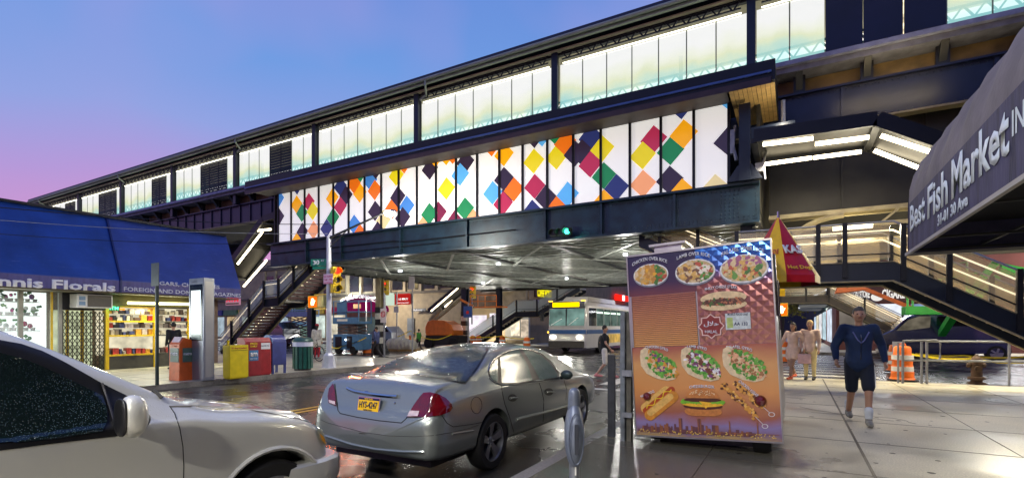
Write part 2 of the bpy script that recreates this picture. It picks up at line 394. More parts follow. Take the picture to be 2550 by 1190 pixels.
# glowing glass panes
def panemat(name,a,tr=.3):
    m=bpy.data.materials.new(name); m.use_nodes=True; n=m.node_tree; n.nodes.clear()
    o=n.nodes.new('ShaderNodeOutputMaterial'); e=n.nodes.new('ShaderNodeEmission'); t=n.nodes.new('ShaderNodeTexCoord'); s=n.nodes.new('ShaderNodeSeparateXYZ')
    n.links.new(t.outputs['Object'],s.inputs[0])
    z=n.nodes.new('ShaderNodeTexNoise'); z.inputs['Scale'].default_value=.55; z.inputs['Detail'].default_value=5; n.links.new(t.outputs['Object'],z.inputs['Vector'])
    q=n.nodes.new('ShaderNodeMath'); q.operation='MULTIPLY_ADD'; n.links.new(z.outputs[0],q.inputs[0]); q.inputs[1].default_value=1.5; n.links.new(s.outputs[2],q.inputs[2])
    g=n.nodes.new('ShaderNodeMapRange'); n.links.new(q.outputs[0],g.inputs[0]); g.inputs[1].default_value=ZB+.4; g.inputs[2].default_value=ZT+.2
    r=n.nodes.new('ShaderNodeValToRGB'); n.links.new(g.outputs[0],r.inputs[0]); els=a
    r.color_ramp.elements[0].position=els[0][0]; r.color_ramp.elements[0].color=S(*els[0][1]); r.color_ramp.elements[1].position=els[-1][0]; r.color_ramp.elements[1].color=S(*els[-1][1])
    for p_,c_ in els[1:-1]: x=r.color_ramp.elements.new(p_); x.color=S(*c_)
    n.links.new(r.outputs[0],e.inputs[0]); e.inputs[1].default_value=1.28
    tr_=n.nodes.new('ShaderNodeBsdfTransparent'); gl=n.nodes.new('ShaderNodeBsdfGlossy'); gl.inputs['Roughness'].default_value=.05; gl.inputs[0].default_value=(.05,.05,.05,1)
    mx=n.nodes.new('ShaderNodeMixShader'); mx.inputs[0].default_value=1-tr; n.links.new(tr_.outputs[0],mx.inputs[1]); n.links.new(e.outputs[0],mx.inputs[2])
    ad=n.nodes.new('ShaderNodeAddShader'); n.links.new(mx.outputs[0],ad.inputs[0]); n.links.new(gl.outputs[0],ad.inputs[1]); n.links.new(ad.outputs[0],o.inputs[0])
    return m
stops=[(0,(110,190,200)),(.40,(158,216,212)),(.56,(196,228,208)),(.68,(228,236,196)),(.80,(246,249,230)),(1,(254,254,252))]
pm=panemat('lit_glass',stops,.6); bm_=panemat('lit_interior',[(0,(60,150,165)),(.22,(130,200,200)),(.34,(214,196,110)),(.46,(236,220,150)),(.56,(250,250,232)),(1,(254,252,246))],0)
dark=M('louver_navy',(10,12,30),.5,.3,.3,3,stretch=(1,1,9))
def isdark(u):
    for a,b in((663,738),(508,567),(372,420),(255,290),(158,190),(2037,2323)):
        if onv(a,300,V0).x-.1<u<onv(b,300,V0).x+.1: return True
    return False
mul=M('mullion',(120,130,110),.4,.4,.1,5)
npane=0
for i,u0 in enumerate(colu):
    for k in range(7):
        a=u0-7.02+.13+k*.966; b_=a+.966
        if a<UL+.8: continue
        mid=(a+b_)/2
        if isdark(mid) and u0>0:
            MB().box(a+.01,b_-.015,V0-.02,V0+.02,ZB+.02,ZT-.02).build('dark_panel',M('panel_navy',(14,16,44),.4,.1,.3,1.2),st)
            if k in(1,3,5): MB().box(b_-.012,b_+.010,V0-.01,V0+.01,ZB+.1,ZT).build('light_slit',E('slit_light',(255,235,190),2.5,.8,6),st)
        elif isdark(mid):
            x=MB()
            for q in range(14): x.cbox((mid,V0,ZB+.1+q*.152),.93,.02,.15,rx=-.25)
            x.bar((a+.02,V0,ZB),(a+.02,V0,ZT),.04,.06)
            x.build('louver_panel',dark,st)
        else:
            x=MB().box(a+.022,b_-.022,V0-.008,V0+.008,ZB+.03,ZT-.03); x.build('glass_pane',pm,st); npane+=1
            if k: MB().box(a-.012,a+.012,V0-.03,V0+.05,ZB,ZT).build('mullion',mul,st)
# interior: back wall, rail truss, bench
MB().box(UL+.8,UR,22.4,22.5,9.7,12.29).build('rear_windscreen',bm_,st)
x=MB()
for zz in(10.35,10.72): x.box(UL+1,UR,18.9,18.95,zz-.03,zz+.03)
n=300
for k in range(n):
    a=UL+1+k*.25; z0,z1=(10.35,10.72) if k%2 else (10.72,10.35)
    x.bar((a,18.92,z0),(a+.25,18.92,z1),.05,.04,up=(0,1,0))
for k in range(34):
    uu=UL+2+k*2.2
    if k%3==0: x.box(uu,uu+.14,20.5,20.6,9.75,12.2)
x.build('rail_lattice',M('pale_rail',(70,110,96),.5,0,.05,5),st)
# slab, brackets, girder
slabm=M('slab_concrete',(96,98,112),.7,0,.3,3,bump=.3)
MB().box(UL,UR,17.9,24,9.45,9.72).build('platform_slab',slabm,st)
MB().box(UL,UR,17.75,17.9,9.62,9.76).build('slab_edge',M('slab_edge_pale',(120,125,150),.6,0,.25,4),st)
k=0
u=UL+1
rust=M('rust_panel',(96,78,48),.7,.1,.45,2,bump=.3)
while u<UR:
    b=MB().prism([(u-.09,17.95,9.44),(u-.09,18.5,9.44),(u-.09,18.5,8.9),(u-.09,18.35,8.9)],(.18,0,0)); b.box(u-.16,u+.16,18.28,18.36,8.9,9.44)
    b.build('bracket',steel2,st); u+=1.755
MB().box(UL,UR,18.62,18.66,8.85,9.445).build('haunch_panel',rust,st)
def riv0(b,x_,z_): b.ell((x_,18.415,z_),.028,.024,.028,6,3)
g=MB(); g.box(UL,UR,18.42,18.48,7.78,8.86); g.box(UL,UR,18.26,18.6,8.86,8.92); g.mat(1).box(UL,UR,18.24,18.6,7.72,7.78); g.mat(0)
u=UL+.5
while u<UR: g.box(u-.05,u+.05,18.36,18.42,7.78,8.86); u+=1.0 if u<-24 else 3.51
navy=M('girder_navy',(16,24,52),.4,.2,.25,1.5,bump=.15,bscale=30)
u=-.7
while u<8:
    riv0(g,u,8.8); riv0(g,u,7.86); u+=.16
g.build('track_girder',[navy,M('flange_beige',(120,112,90),.6,.1,.2,4)],st)
MB().box(UL,UR,18.7,26,8.4,9.0).build('track_deck',M('underside_dark',(40,38,32),.7,.1,.4,1.2,bump=.3),st)
# second (lower) wall girder right of mezzanine and far girder
wall=M('olive_steel',(44,42,34),.55,.15,.35,1.1,bump=.2,bscale=20)
g=MB(); g.box(-.75,UR,18.9,18.97,5.15,8.4)
for u in(1.3,3.4,5.5,7.6,9.7): g.box(u-.04,u+.04,18.84,18.9,5.15,8.4)
g.build('cross_girder',wall,st)
g=MB(); cream=M('cream_steel',(150,140,108),.55,.1,.3,3,bump=.1)
g.box(-.75,UR,18.5,19.1,5.02,5.15); g.box(-.75,UR,18.4,18.5,4.55,4.66); g.box(-.75,UR,18.5,19.3,4.05,4.2)
pts=[(-.6+1.9*(1-math.cos(R(a))),18.45,3.2+1.75*math.sin(R(a))) for a in range(0,91,10)]
g.tube(pts,.09,6)
for u in(2.2,4.1,6,8): g.bar((u,18.45,4.6),(u+.45,18.45,5.0),.06,.06)
g.build('lower_beam',cream,st)
MB().box(UL,UR,25.9,26,7.7,9).build('far_girder',navy,st)
MB().box(-.75,UR,25.7,25.8,4.3,7.8).build('far_cross_girder',wall,st)
for name_,loc in(('lamp_platform',(-8,20.5,12.1)),):
    pass

# ---------------- mezzanine ----------------
mz=empty('station_mezzanine',(-12,16.3,0),'mezzanine bridge under the tracks with a long lit mural of coloured diamonds on white panels','mezzanine')
VM=16.3; PU0=-22.73; ZB2=5.75; ZT2=8.47
A=[(248,650,'N'),(245,768,'A'),(320,750,'R'),(278,818,'G'),(345,805,'Y'),(280,930,'K'),(245,985,'A'),(350,925,'P'),(135,722,'B'),(135,842,'K'),(465,730,'A'),(515,665,'N'),(550,710,'K'),(515,780,'R'),(470,845,'G'),(430,920,'N'),(600,640,'O'),(640,590,'G'),(635,700,'A'),(600,880,'B'),(635,930,'O'),(700,610,'B'),(728,675,'O'),(735,575,'K'),(730,815,'K'),(745,905,'K'),(870,710,'K'),(835,770,'O'),(780,880,'C'),(860,590,'Y'),(910,530,'O'),(925,780,'B'),(900,830,'K'),(1068,555,'K'),(1105,490,'A'),(1065,825,'G'),(1030,880,'P'),(1120,850,'V'),(1170,680,'Y'),(1170,475,'A'),(1210,470,'O'),(1287,510,'K'),(1255,580,'L'),(1285,795,'G'),(1220,850,'V'),(1330,850,'P'),(1450,430,'O'),(1525,465,'A'),(1525,615,'K'),(1455,700,'L'),(1587,670,'O'),(1520,765,'R')]
B=[(165,575,'Y'),(170,450,'K'),(170,725,'R'),(235,790,'K'),(215,460,'L'),(155,850,'N'),(300,850,'O'),(300,550,'Y'),(350,460,'O'),(290,420,'G'),(410,540,'K'),(365,770,'L'),(500,435,'N'),(450,520,'K'),(570,490,'Y'),(500,590,'R'),(580,660,'G'),(655,735,'N'),(580,790,'A'),(810,540,'Y'),(875,465,'R'),(975,510,'G'),(1053,410,'A'),(1040,270,'N'),(970,680,'K'),(1045,745,'A'),(812,700,'P'),(1320,450,'K'),(1240,730,'C'),(1320,200,'L'),(30,745,'K')]
cols={'N':(44,52,104),'A':(246,168,14),'R':(176,46,78),'G':(34,122,74),'Y':(226,204,30),'K':(50,38,56),'P':(240,160,110),'B':(70,130,200),'O':(232,112,22),'L':(90,168,224),'C':(226,206,150),'V':(110,34,60)}
keys=list(cols)
def litmat(name,c,e):
    m=bpy.data.materials.new(name); m.use_nodes=True; b=m.node_tree.nodes['Principled BSDF']
    b.inputs['Base Color'].default_value=S(*c); b.inputs['Roughness'].default_value=.25; b.inputs['Emission Color'].default_value=S(*c); b.inputs['Emission Strength'].default_value=e
    return m
mm=[litmat('mural_white',(246,243,238),.62)]+[litmat('mural_'+k,cols[k],.7) for k in keys]
dia=[]
for L,s_,ox,oy in((A,2.48,640,200),(B,2.38,1260,160)):
    for x_,y_,k_ in L:
        p=onv(ox+x_/s_,oy+y_/s_,VM); zi=round((p.z-5.70)/.46)
        if p.z>8.15: zi=6
        dia.append((p.x,5.70+.46*zi,k_))
for i in range(21):
    a=PU0+i+.045; b_=PU0+i+.955
    x=MB(); x.box(a,b_,VM,VM+.05,ZB2+.03,ZT2-.03)
    for q,(cu,cz,k_) in enumerate(dia):
        hw,hh=.435,.458
        poly=[(cu-hw,cz),(cu,cz-hh),(cu+hw,cz),(cu,cz+hh)]
        for ax,val,kg in((0,a,True),(0,b_,False),(1,ZB2+.03,True),(1,ZT2-.03,False)):
            if poly: poly=clip(poly,ax,val,kg)
        if len(poly)>2:
            yy=VM-.003-.0012*(q%9)
            x.mat(1+keys.index(k_)).add([(p[0],yy,p[1]) for p in poly],[tuple(range(len(poly)))]); x.mat(0)
    x.build('mural_panel',mm,mz,fix=False)
fr=MB()
for i in range(22): fr.box(PU0+i-.04,PU0+i+.04,VM-.06,VM+.1,ZB2,ZT2)
fr.box(PU0-.04,PU0+21.04,VM-.05,VM+.1,ZT2-.02,ZT2+.06); fr.build('mural_frame',steel2,mz)
# wash lights under the eave
for k in range(7):
    u=-21.2+k*3.0
    MB().tube([(u-.12,15.75,8.3),(u+.12,15.75,8.3)],.04,8).build('wash_light',E('wash_lamp',(255,240,210),5),mz)
    lamp('wash_lamp','SPOT',(u,15.6,8.25),34,(1,.92,.8),.05,(u,16.35,7.2),mz,spot=95)
# roof of mezzanine
r=MB(); r.box(-23.6,-.55,15.2,18.2,8.47,8.62); r.build('roof',steel2,mz)
r=MB(); r.box(-23.62,-.53,15.08,15.2,8.2,8.66); r.mat(1).box(-23.6,-.55,15.02,15.08,8.3,8.36); r.mat(2).box(-23.6,-.55,15.05,15.08,8.02,8.19); r.mat(0).box(-.53,-.46,15.08,18.2,8.1,8.66)
r.build('roof_fascia',[steel2,M('fascia_blue',(70,92,140),.35,.3,.1,4),M('fascia_brown',(58,42,44),.5,.1,.2,4)],mz)
s_=MB()
for k in range(10): s_.box(-1.62+k*.115,-1.515+k*.115,15.25,18.1,8.09,8.12)
s_.build('soffit_slats',M('soffit_wood',(190,158,100),.5,0,.2,6),mz)
MB().box(-23.5,-1.7,15.2,16.3,8.2,8.23).build('soffit',M('soffit_grey',(70,62,58),.6,0,.2,3),mz)
lamp('soffit_lamp','POINT',(-.3,15.7,7.2),40,(1,.85,.6),.1,None,mz)
# front girder with rivets
g=MB(); g.box(-23.4,-.9,16.32,16.38,4.62,5.7); g.box(-23.4,-.9,16.1,16.5,5.68,5.75); g.box(-23.4,-.9,16.1,16.5,4.55,4.62)
for u in(-20.6,-18.2,-14.6,-11.2,-7.8,-5.7,-3.3): g.box(u-.04,u+.04,16.2,16.32,4.62,5.68)
def riv(b,x_,z_,y_=16.315,r_=.022): b.ell((x_,y_,z_),r_,r_*.8,r_,6,3)
u=-12.5
while u<-.95:
    riv(g,u,5.6);riv(g,u,4.7); 
    if u>-5: riv(g,u,4.76+.03); 
    u+=.13
for uu in(-3.2,-3.4,-5.6,-5.8,-7.7,-7.9): 
    for q in range(8): riv(g,uu,4.8+q*.11)
for a_ in range(5):
    for q in range(8): riv(g,-1.95+a_*.12,4.8+q*.11,r_=.026)
for q in range(9): riv(g,-1.0,4.7+q*.11)
g.build('edge_girder',green_steel,mz)
MB().tube([(-23.3,16.26,5.25),(-15,16.26,5.2),(-14.2,16.2,5.1),(-9,16.24,5.12)],.025,6).build('conduit',steel2,mz)
MB().tube([(-19,16.22,4.95),(-12.5,16.22,4.92)],.018,6).build('cable',black,mz)
# underside
ud=MB(); ud.mat(0).box(-23.4,-.9,16.5,36,4.88,4.95)
v=16.9
while v<36: ud.mat(1).box(-23.4,-.9,v,v+.10,4.68,4.88); v+=.62
for u in(-20,-16,-12,-8,-4): ud.mat(2).box(u-.1,u+.1,16.5,36,4.58,4.67)
for u in(-20,-16,-12,-8,-4):
    for vv in(16.6,21.4,26.2,31.0): ud.mat(1).bar((u,vv,4.54),(u+4 if u<-4 else u+3,vv+4.8,4.54),.10,.05); 
    for vv in(16.6,26.2): ud.mat(1).bar((u+3.9 if u<-4 else u+3,vv,4.5),(u,vv+4.8,4.5),.10,.05)
ud.build('deck_underside',[M('deck_grey',(84,88,82),.55,.1,.3,1.5,bump=.25),M('rib_pale',(168,172,164),.4,.2,.25,5),M('beam_dark',(44,46,46),.5,.2,.25,3)],mz)
MB().box(-23.4,-.9,36,36.2,4.5,8.5).build('rear_wall',wall,mz)
MB().box(-23.4,-23.3,16.5,36,4.62,8.4).build('end_wall',wall,mz)
MB().box(-1.0,-.9,16.5,36,4.62,8.4).build('end_wall',wall,mz)
# glowing blocks and fill lamps added to brighten the deck underside
for (u,v) in((-18,20),(-12,20),(-6,20),(-18,28),(-12,28),(-6,28),(-3,24)):
    MB().box(u-.07,u+.07,v-.07,v+.07,4.40,4.5).build('added_deck_light',E('added_deck_glow',(245,250,255),6),mz)
    lamp('deck_fill_lamp','POINT',(u,v,3.7),140,(1,.98,.92),.15,None,mz)
# right-end post
p=MB(); p.box(-1.42,-1.12,15.9,16.1,5.75,7.95); p.box(-1.34,-1.2,16.1,16.3,5.75,7.95); p.prism([(-1.75,15.95,5.76),(-.8,15.95,5.76),(-1.08,15.95,6.2),(-1.46,15.95,6.2)],(0,.12,0)); p.box(-1.12,0,15.98,16.08,6.9,7.25)
p.build('end_post',steel,mz)
p=MB(); p.tube([(-1.55,16.3,7.5),(-1.6,16.2,6.9),(-1.5,16.1,6.4)],.05); MB().cbox((-1.62,16.25,7.0),.12,.2,.7).build('junction_box',galv,mz); MB().cbox((-.9,16.1,6.1),.2,.15,.25).build('junction_box',galv,mz); p.tube([(-.78,16,6.8),(-.72,16,6.5),(-.78,15.95,6.2),(-.74,15.95,5.7)],.03); p.tube([(-.3,16.6,8.1),(-.3,16.6,7.3)],.06)
p.build('conduit_boxes',galv,mz)
# viaduct columns
checker_w=M('col_white',(215,212,200),.5,0,.15,5)
def vcol(p,h,label,check=False,w_=.38,cream_=False):
    x,y=p.x,p.y; g='columns holding up the elevated tracks'
    e=empty('viaduct_column',(x,y,-.15),label,'column',g)
    b=MB(); m_=[cream if cream_ else steel,M('column_black',(30,30,32),.5,0,.2,4),checker_w]
    b.box(x-w_/2,x+w_/2,y-w_/2,y-w_/2+.05,-.1,h); b.box(x-w_/2,x+w_/2,y+w_/2-.05,y+w_/2,-.1,h); b.box(x-.03,x+.03,y-w_/2+.05,y+w_/2-.05,-.1,h)
    b.build('shaft',m_,e)
    b=MB(); b.prism([(x-.6,y-.25,-.15),(x+.6,y-.25,-.15),(x+.25,y-.25,.5),(x-.25,y-.25,.5)],(0,.5,0)); b.build('footing',m_[1],e)
    if check:
        b=MB()
        for k in range(6): b.mat(k%2).box(x-w_/2-.02,x+w_/2+.02,y-w_/2-.02,y+w_/2+.02,.5+.38*k,.5+.38*(k+1))
        b.build('hazard_paint',[m_[2],m_[1]],e)
    b=MB()
    for k in range(int(h/.25)):
        for s in(-1,1): b.ell((x+s*w_*.35,y-w_/2,.3+k*.25),.02,.02,.02,5,3)
    b.build('rivets',m_[0],e)
vcol(G(946,880,-.15),4.6,'cream riveted column with black and white bands beside the left crosswalk',True,cream_=True)
vcol(onv(776,860,21.5),7.9,'dark steel column behind the traffic signal pole')
vcol(onv(1158,860,33.5),4.6,'dark column with black and white bands near the bus sign',True,.45)
vcol(onv(1243,860,34.2),4.6,'slim dark column in front of the corner store door')
vcol(Vector((-1.25,16.9,0)),4.6,'dark column rising behind the food cart to the end of the girder',w_=.4)

# stains and gum on the pavement
m=MB(); rr=random.Random(21)
for k in range(260):
    x=-2.2+rr.random()*9; y=1.5+rr.random()*15; r_=.014+rr.random()*.026
    P=[(x+r_*math.cos(t)*(.8+.4*rr.random()),y+r_*math.sin(t)*(.8+.4*rr.random()),.0022) for t in [2*math.pi*i/7 for i in range(7)]]
    m.add(P,[tuple(range(7))])
for k in range(6):
    x=rr.uniform(-1.5,5); y=rr.uniform(4,14); a=rr.random()*6; P=[]
    for i in range(14):
        a+=rr.uniform(-.7,.7); P.append((x,y,.003)); x+=.13*math.cos(a); y+=.13*math.sin(a)
    for p,q in zip(P,P[1:]): m.bar(p,q,.006,.002)
tag(m.build('pavement_stain',M('stain_dark',(58,52,44),.6,0,.3,10),fix=False),kind='structure')
m=MB()
for k in range(3):
    u=-.8+k*4; MB().box(u,u+.5,17.2,17.3,4.0,4.2)
for u in(1.5,5.0,9):  # lights added under the beam to brighten the pavement and street
    MB().box(u-.5,u+.5,18.1,18.25,4.45,4.55).build('added_beam_light',E('beam_fill',(255,240,205),6),st)
    lamp('beam_fill','AREA',(u,17.9,4.4),270,(1,.9,.66),1.0,(u-.2,12.5,0),st,sy=.3); lamp('beam_fill','AREA',(u,18.4,4.4),330,(1,.88,.62),1.0,(u,24,0),st,sy=.3)
for u in(2.5,7.5): lamp('underslab_fill','AREA',(u,17.2,8.6),28,(1,.78,.42),2.5,(u,18.6,9.2),st,sy=.1)  # unseen lamps added to warm the haunch panels

# ---------------- stairs ----------------
pane_clear=glass('guard_glass',(206,190,150),.42,.2)
pane_left=glass('guard_glass_pale',(205,215,215),.5,.2)
treadm=M('tread_maroon',(92,62,60),.55,.1,.3,5); treadp=M('tread_grey',(150,146,136),.5,.2,.3,6)
def lerp_z(pts,u):
    p=sorted(pts)
    for (a,za),(b,zb) in zip(p,p[1:]):
        if a-1e-6<=u<=b+1e-6: return za+(zb-za)*(u-a)/(b-a)
    return p[0][1] if u<p[0][0] else p[-1][1]
def stair(name,label,pts,v0,v1,posts,gm,tm,sm=None,led=True,group='stairs up to the station',depth=.42,canopy=None):
    sm=sm or steel
    c=pts[-1]; e=empty('station_stair',(c[0],(v0+v1)/2,0),label,'stairs',group)
    for v,s in((v0,-1),(v1,1)):
        b=MB()
        for (ua,za),(ub,zb) in zip(pts,pts[1:]):
            poly=[(ua,v,za+.1),(ub,v,zb+.1),(ub,v,zb+.1-depth),(ua,v,za+.1-depth)]
            b.prism(poly,(0,.06*s*-1,0))
        b.build('stringer',sm,e)
        b=MB()
        for (ua,za),(ub,zb) in zip(pts,pts[1:]): b.bar((ua,v,za+.1-depth-.02),(ub,v,zb+.1-depth-.02),.12,.03); b.bar((ua,v,za+.11),(ub,v,zb+.11),.1,.02)
        b.build('flange',cream,e)
        sp=sorted(set(posts))
        for u in sp:
            z=lerp_z(pts,u); MB().box(u-.05,u+.05,v-.06*(s<0)-.03,v+.06*(s>0)+.03,z-.25,z+1.08).build('post',steel2,e)
        ks=sorted(set(sp+[p[0] for p in pts]))
        for a,b_ in zip(ks,ks[1:]):
            if b_-a<.3: continue
            za,zb=lerp_z(pts,a),lerp_z(pts,b_)
            MB().prism([(a+.06,v,za+.2),(b_-.06,v,zb+.2),(b_-.06,v,zb+1.0),(a+.06,v,za+1.0)],(0,.012,0)).build('glass_panel',gm,e)
        P=[(u,v-.0,z+1.05) for u,z in pts]
        MB().tube(P,.025,6).build('top_rail',galv,e)
        P=[(u,v+(-.08)*s,z+.86) for u,z in pts]; MB().tube(P,.02,6).build('handrail',E_led2 if led else galv,e)
        P=[(u,v,z+.3) for u,z in pts]; MB().tube(P,.018,6).build('lower_rail',steel2,e)
    for (ua,za),(ub,zb) in zip(pts,pts[1:]):
        if abs(za-zb)<.35:
            a,b_=min(ua,ub),max(ua,ub); MB().box(a,b_,v0+.07,v1-.07,za-.12,za-.04).build('landing',treadp,e)
        else:
            n=max(3,round(abs(za-zb)/.17)); du=(ub-ua)/n; dz=(zb-za)/n
            for k in range(n):
                u=ua+du*(k+.5); z=za+dz*(k+.5)
                t=MB().box(u-abs(du)*.55,u+abs(du)*.55,v0+.07,v1-.07,z-.045,z); t.box(u+abs(du)*.5*(1 if zb<za and ub<ua or zb>za and ub>ua else -1)-.01,u+abs(du)*.5*(1 if zb<za and ub<ua or zb>za and ub>ua else -1)+.01,v0+.07,v1-.07,z,z+abs(dz)*.6)
                t.build('tread',tm,e)
    return e
sR=stair('r','black stairs with lit glass guards running down behind the fish market awning',[(-1.4,2.98),(2.0,2.93),(6.95,0.0)],14.6,16.3,[-1.35,-.45,.5,1.05,2.18,3.0,4.15,5.4,6.6],pane_clear,treadp)
sL=stair('l','left stairs with open maroon treads dropping from the mezzanine to the florist corner',[(-20.3,4.85),(-23.4,2.95),(-24.6,2.9),(-28.6,0)],16.8,18.4,[-21.0,-22.2,-23.4,-24.6,-25.9,-27.5],pane_left,treadm)
sR2=stair('r2','short upper flight tucked under the deck edge behind the food cart',[(-4.6,4.55),(-1.5,2.98),(-.9,2.98)],16.9,18.3,[-3.9,-2.7,-1.5],pane_clear,treadm)
sF=stair('f','far right stairs with pale lit rails beyond the walking man',[(-3,3.35),(1.7,3.35),(7.3,0)],36.3,37.8,[-2.2,-.8,.6,1.8,3.6,5.4],pane_clear,treadp,M('grey_steel',(74,66,60),.5,.2,.2,4))
sC=stair('c','far centre black stairs climbing to the underside behind the bus',[(-14.6,4.6),(-18.2,2.7),(-20.3,2.7),(-25.2,0)],36.6,38.0,[-16.5,-18.3,-20.2,-22.5],pane_left,treadp,led=False)
# stair canopies with LED strips
def canopy(label,pts,v0,v1,strips,grp='stair canopies with lit strips'):
    e=empty('stair_canopy',(pts[0][0],v0,pts[0][1]),label,'canopy',grp)
    b=MB()
    for (ua,za),(ub,zb) in zip(pts,pts[1:]): b.prism([(ua,v0,za),(ub,v0,zb),(ub,v0,zb+.14),(ua,v0,za+.14)],(0,v1-v0,0))
    b.build('roof_panel',M('canopy_grey',(34,34,34),.5,.2,.2,4),e)
    b=MB()
    for v in(v0,v1):
        for (ua,za),(ub,zb) in zip(pts,pts[1:]): b.bar((ua,v,za+.05),(ub,v,zb+.05),.08,.34)
    for (ua,za) in pts: b.box(ua-.08,ua+.08,v0,v1,za-.14,za-.005)
    b.build('roof_frame',steel2,e)
    for (p,q) in strips: MB().tube([p,q],.055,8).build('light_strip',E_led,e)
    return e
def sv(a,b,v,off=0): p=onv(*a,v);q=onv(*b,v); return (tuple(p),tuple(q))
canopy('dark canopy with bright strips over the right stairs',[(-.95,6.5),(1.7,6.42),(3.9,5.05)],14.7,16.6,
  [sv((1900,360),(2025,345),14.8),sv((2030,359),(2164,342),14.8),sv((2194,338),(2333,384),14.8),sv((1905,409),(2022,393),16.5),sv((2026,393),(2145,378),16.5),sv((2177,375),(2298,422),16.5)])
canopy('sloping canopy with bright strips over the left stairs by the awning',[(-23.5,7.3),(-24.6,7.2),(-28.4,4.4)],16.7,18.2,
  [sv((641,574),(674,571),16.8),sv((653,578),(592,657),16.8),sv((664,648),(607,713),18.2)])
canopy('far canopy with a long bright strip above the orange boom lift',[(-24.6,5.9),(-29.2,3.0)],36.2,37.8,
  [sv((1152,707),(1074,774),36.2),sv((1140,732),(1108,764),37.7)])
lamp('canopy_lamp','AREA',(.5,15.6,6.1),260,(1,.88,.68),2.6,(.5,15.6,0),None,sy=1)
lamp('canopy_lamp','AREA',(-25.5,17.4,5.9),200,(1,.88,.68),2.0,(-25.5,17.4,0),None,sy=1)

# ---------------- florist shop (left) ----------------
U1=-21.3
fl=empty('florist_shop',(U1,6,0),'one-storey florist and newsstand under a long deep blue awning','shop')
brick=M('brick_dull',(110,92,80),.8,0,.25,6)
alum=M('shop_frame',(150,150,140),.4,.3,.15,5); yel=M('yellow_frame',(214,176,20),.45,0,.15,5)
MB().box(-34,U1-1.6,-8,12.4,0,5.3).box(U1-1.6,U1-.02,-8,12.4,2.9,5.3).box(U1-1.6,U1,11.9,12.4,0,2.9).box(U1-1.6,U1,-8,-2,0,2.9).build('wall',brick,fl)
blue=M('awning_blue',(26,62,140),.42,0,.3,1.1,bump=.25,bscale=6); blue2=M('awning_blue_right',(42,64,138),.45,0,.22,1.2,bump=.3,bscale=8)
val=M('valance_purple',(78,74,128),.6,0,.2,3,stretch=(1,3,.6))
def scuff(m,amt=.4):
    n=m.node_tree; b=n.nodes['Principled BSDF']; t=n.nodes.new('ShaderNodeTexCoord'); mp=n.nodes.new('ShaderNodeMapping'); mp.inputs['Scale'].default_value=(2,.5,5); n.links.new(t.outputs['Object'],mp.inputs[0])
    z=n.nodes.new('ShaderNodeTexNoise'); z.inputs['Scale'].default_value=3.5; z.inputs['Detail'].default_value=9; z.inputs['Roughness'].default_value=.7; n.links.new(mp.outputs[0],z.inputs['Vector'])
    r=n.nodes.new('ShaderNodeMapRange'); n.links.new(z.outputs[0],r.inputs[0]); r.inputs[1].default_value=.60; r.inputs[2].default_value=.72; r.inputs[4].default_value=amt
    mx=n.nodes.new('ShaderNodeMix'); mx.data_type='RGBA'; src=b.inputs['Base Color'].links[0].from_socket; n.links.new(r.outputs[0],mx.inputs[0]); n.links.new(src,mx.inputs[6]); mx.inputs[7].default_value=S(120,135,175); n.links.new(mx.outputs[2],b.inputs['Base Color'])
scuff(blue,.35); scuff(blue2,.55); scuff(val,.4)
def awn(y0,y1,m,k):
    b=MB(); 
    pl=[(U1,y0,5.4),(U1+1.05,y0,3.12),(U1+1.05,y0,2.72),(U1+1.0,y0,2.72),(U1+1.0,y0,3.05),(U1-.02,y0,5.2)]
    b.prism(pl,(0,y1-y0,0)); return b.build('awning',[m],fl)
awn(-3,8.42,blue,0); awn(8.46,12.75,blue2,1)
MB().box(U1+1.052,U1+1.06,-3,8.42,2.72,3.1).build('valance',val,fl)
MB().box(U1+1.052,U1+1.06,8.46,12.75,2.72,3.1).build('valance',val,fl)
MB().bar((U1+.02,8.44,5.42),(U1+1.08,8.44,3.12),.05,.05).bar((U1+1.08,8.44,3.12),(U1+1.08,8.44,2.7),.05,.05).build('awning_seam',M('seam_blue',(12,30,90),.5,0,.1,4),fl)
MB().box(U1-.02,U1+.12,-3,12.7,5.38,5.46).build('parapet_cap',steel2,fl)
MB().box(U1,U1+1.0,-3,12.7,2.66,2.70).build('awning_soffit',M('soffit_olive',(84,78,56),.6,0,.2,3),fl)
txt=M('letter_white',(222,222,228),.5,0,.05,5); txg=M('letter_grey',(185,188,205),.5,0,.05,5)
XD=(0,1,0)
def tl(s,px0,px1,pyb,h,m,bold,nm='lettering',U=U1+1.062,par=fl):
    a=onu(px0,pyb,U); b=onu(px1,pyb,U); text(s,(U,a.y,a.z),XD,(0,0,1),m,b.y-a.y,h,par,nm,bold)
tl('nnis Florals',-6,288,712,.30,txt,.035)
tl('CIGARS, CIGARETTES',378,547,710,.17,txg,.025)
a=onu(308,722,U1+1.06);b=onu(600,734,U1+1.06)
text('FOREIGN AND DOMESTIC MAGAZINES',(U1+1.062,a.y,2.76),XD,(0,0,1),txg,b.y-a.y,.15,fl,'lettering',.025)
def Y(px): return onu(px,800,U1).y
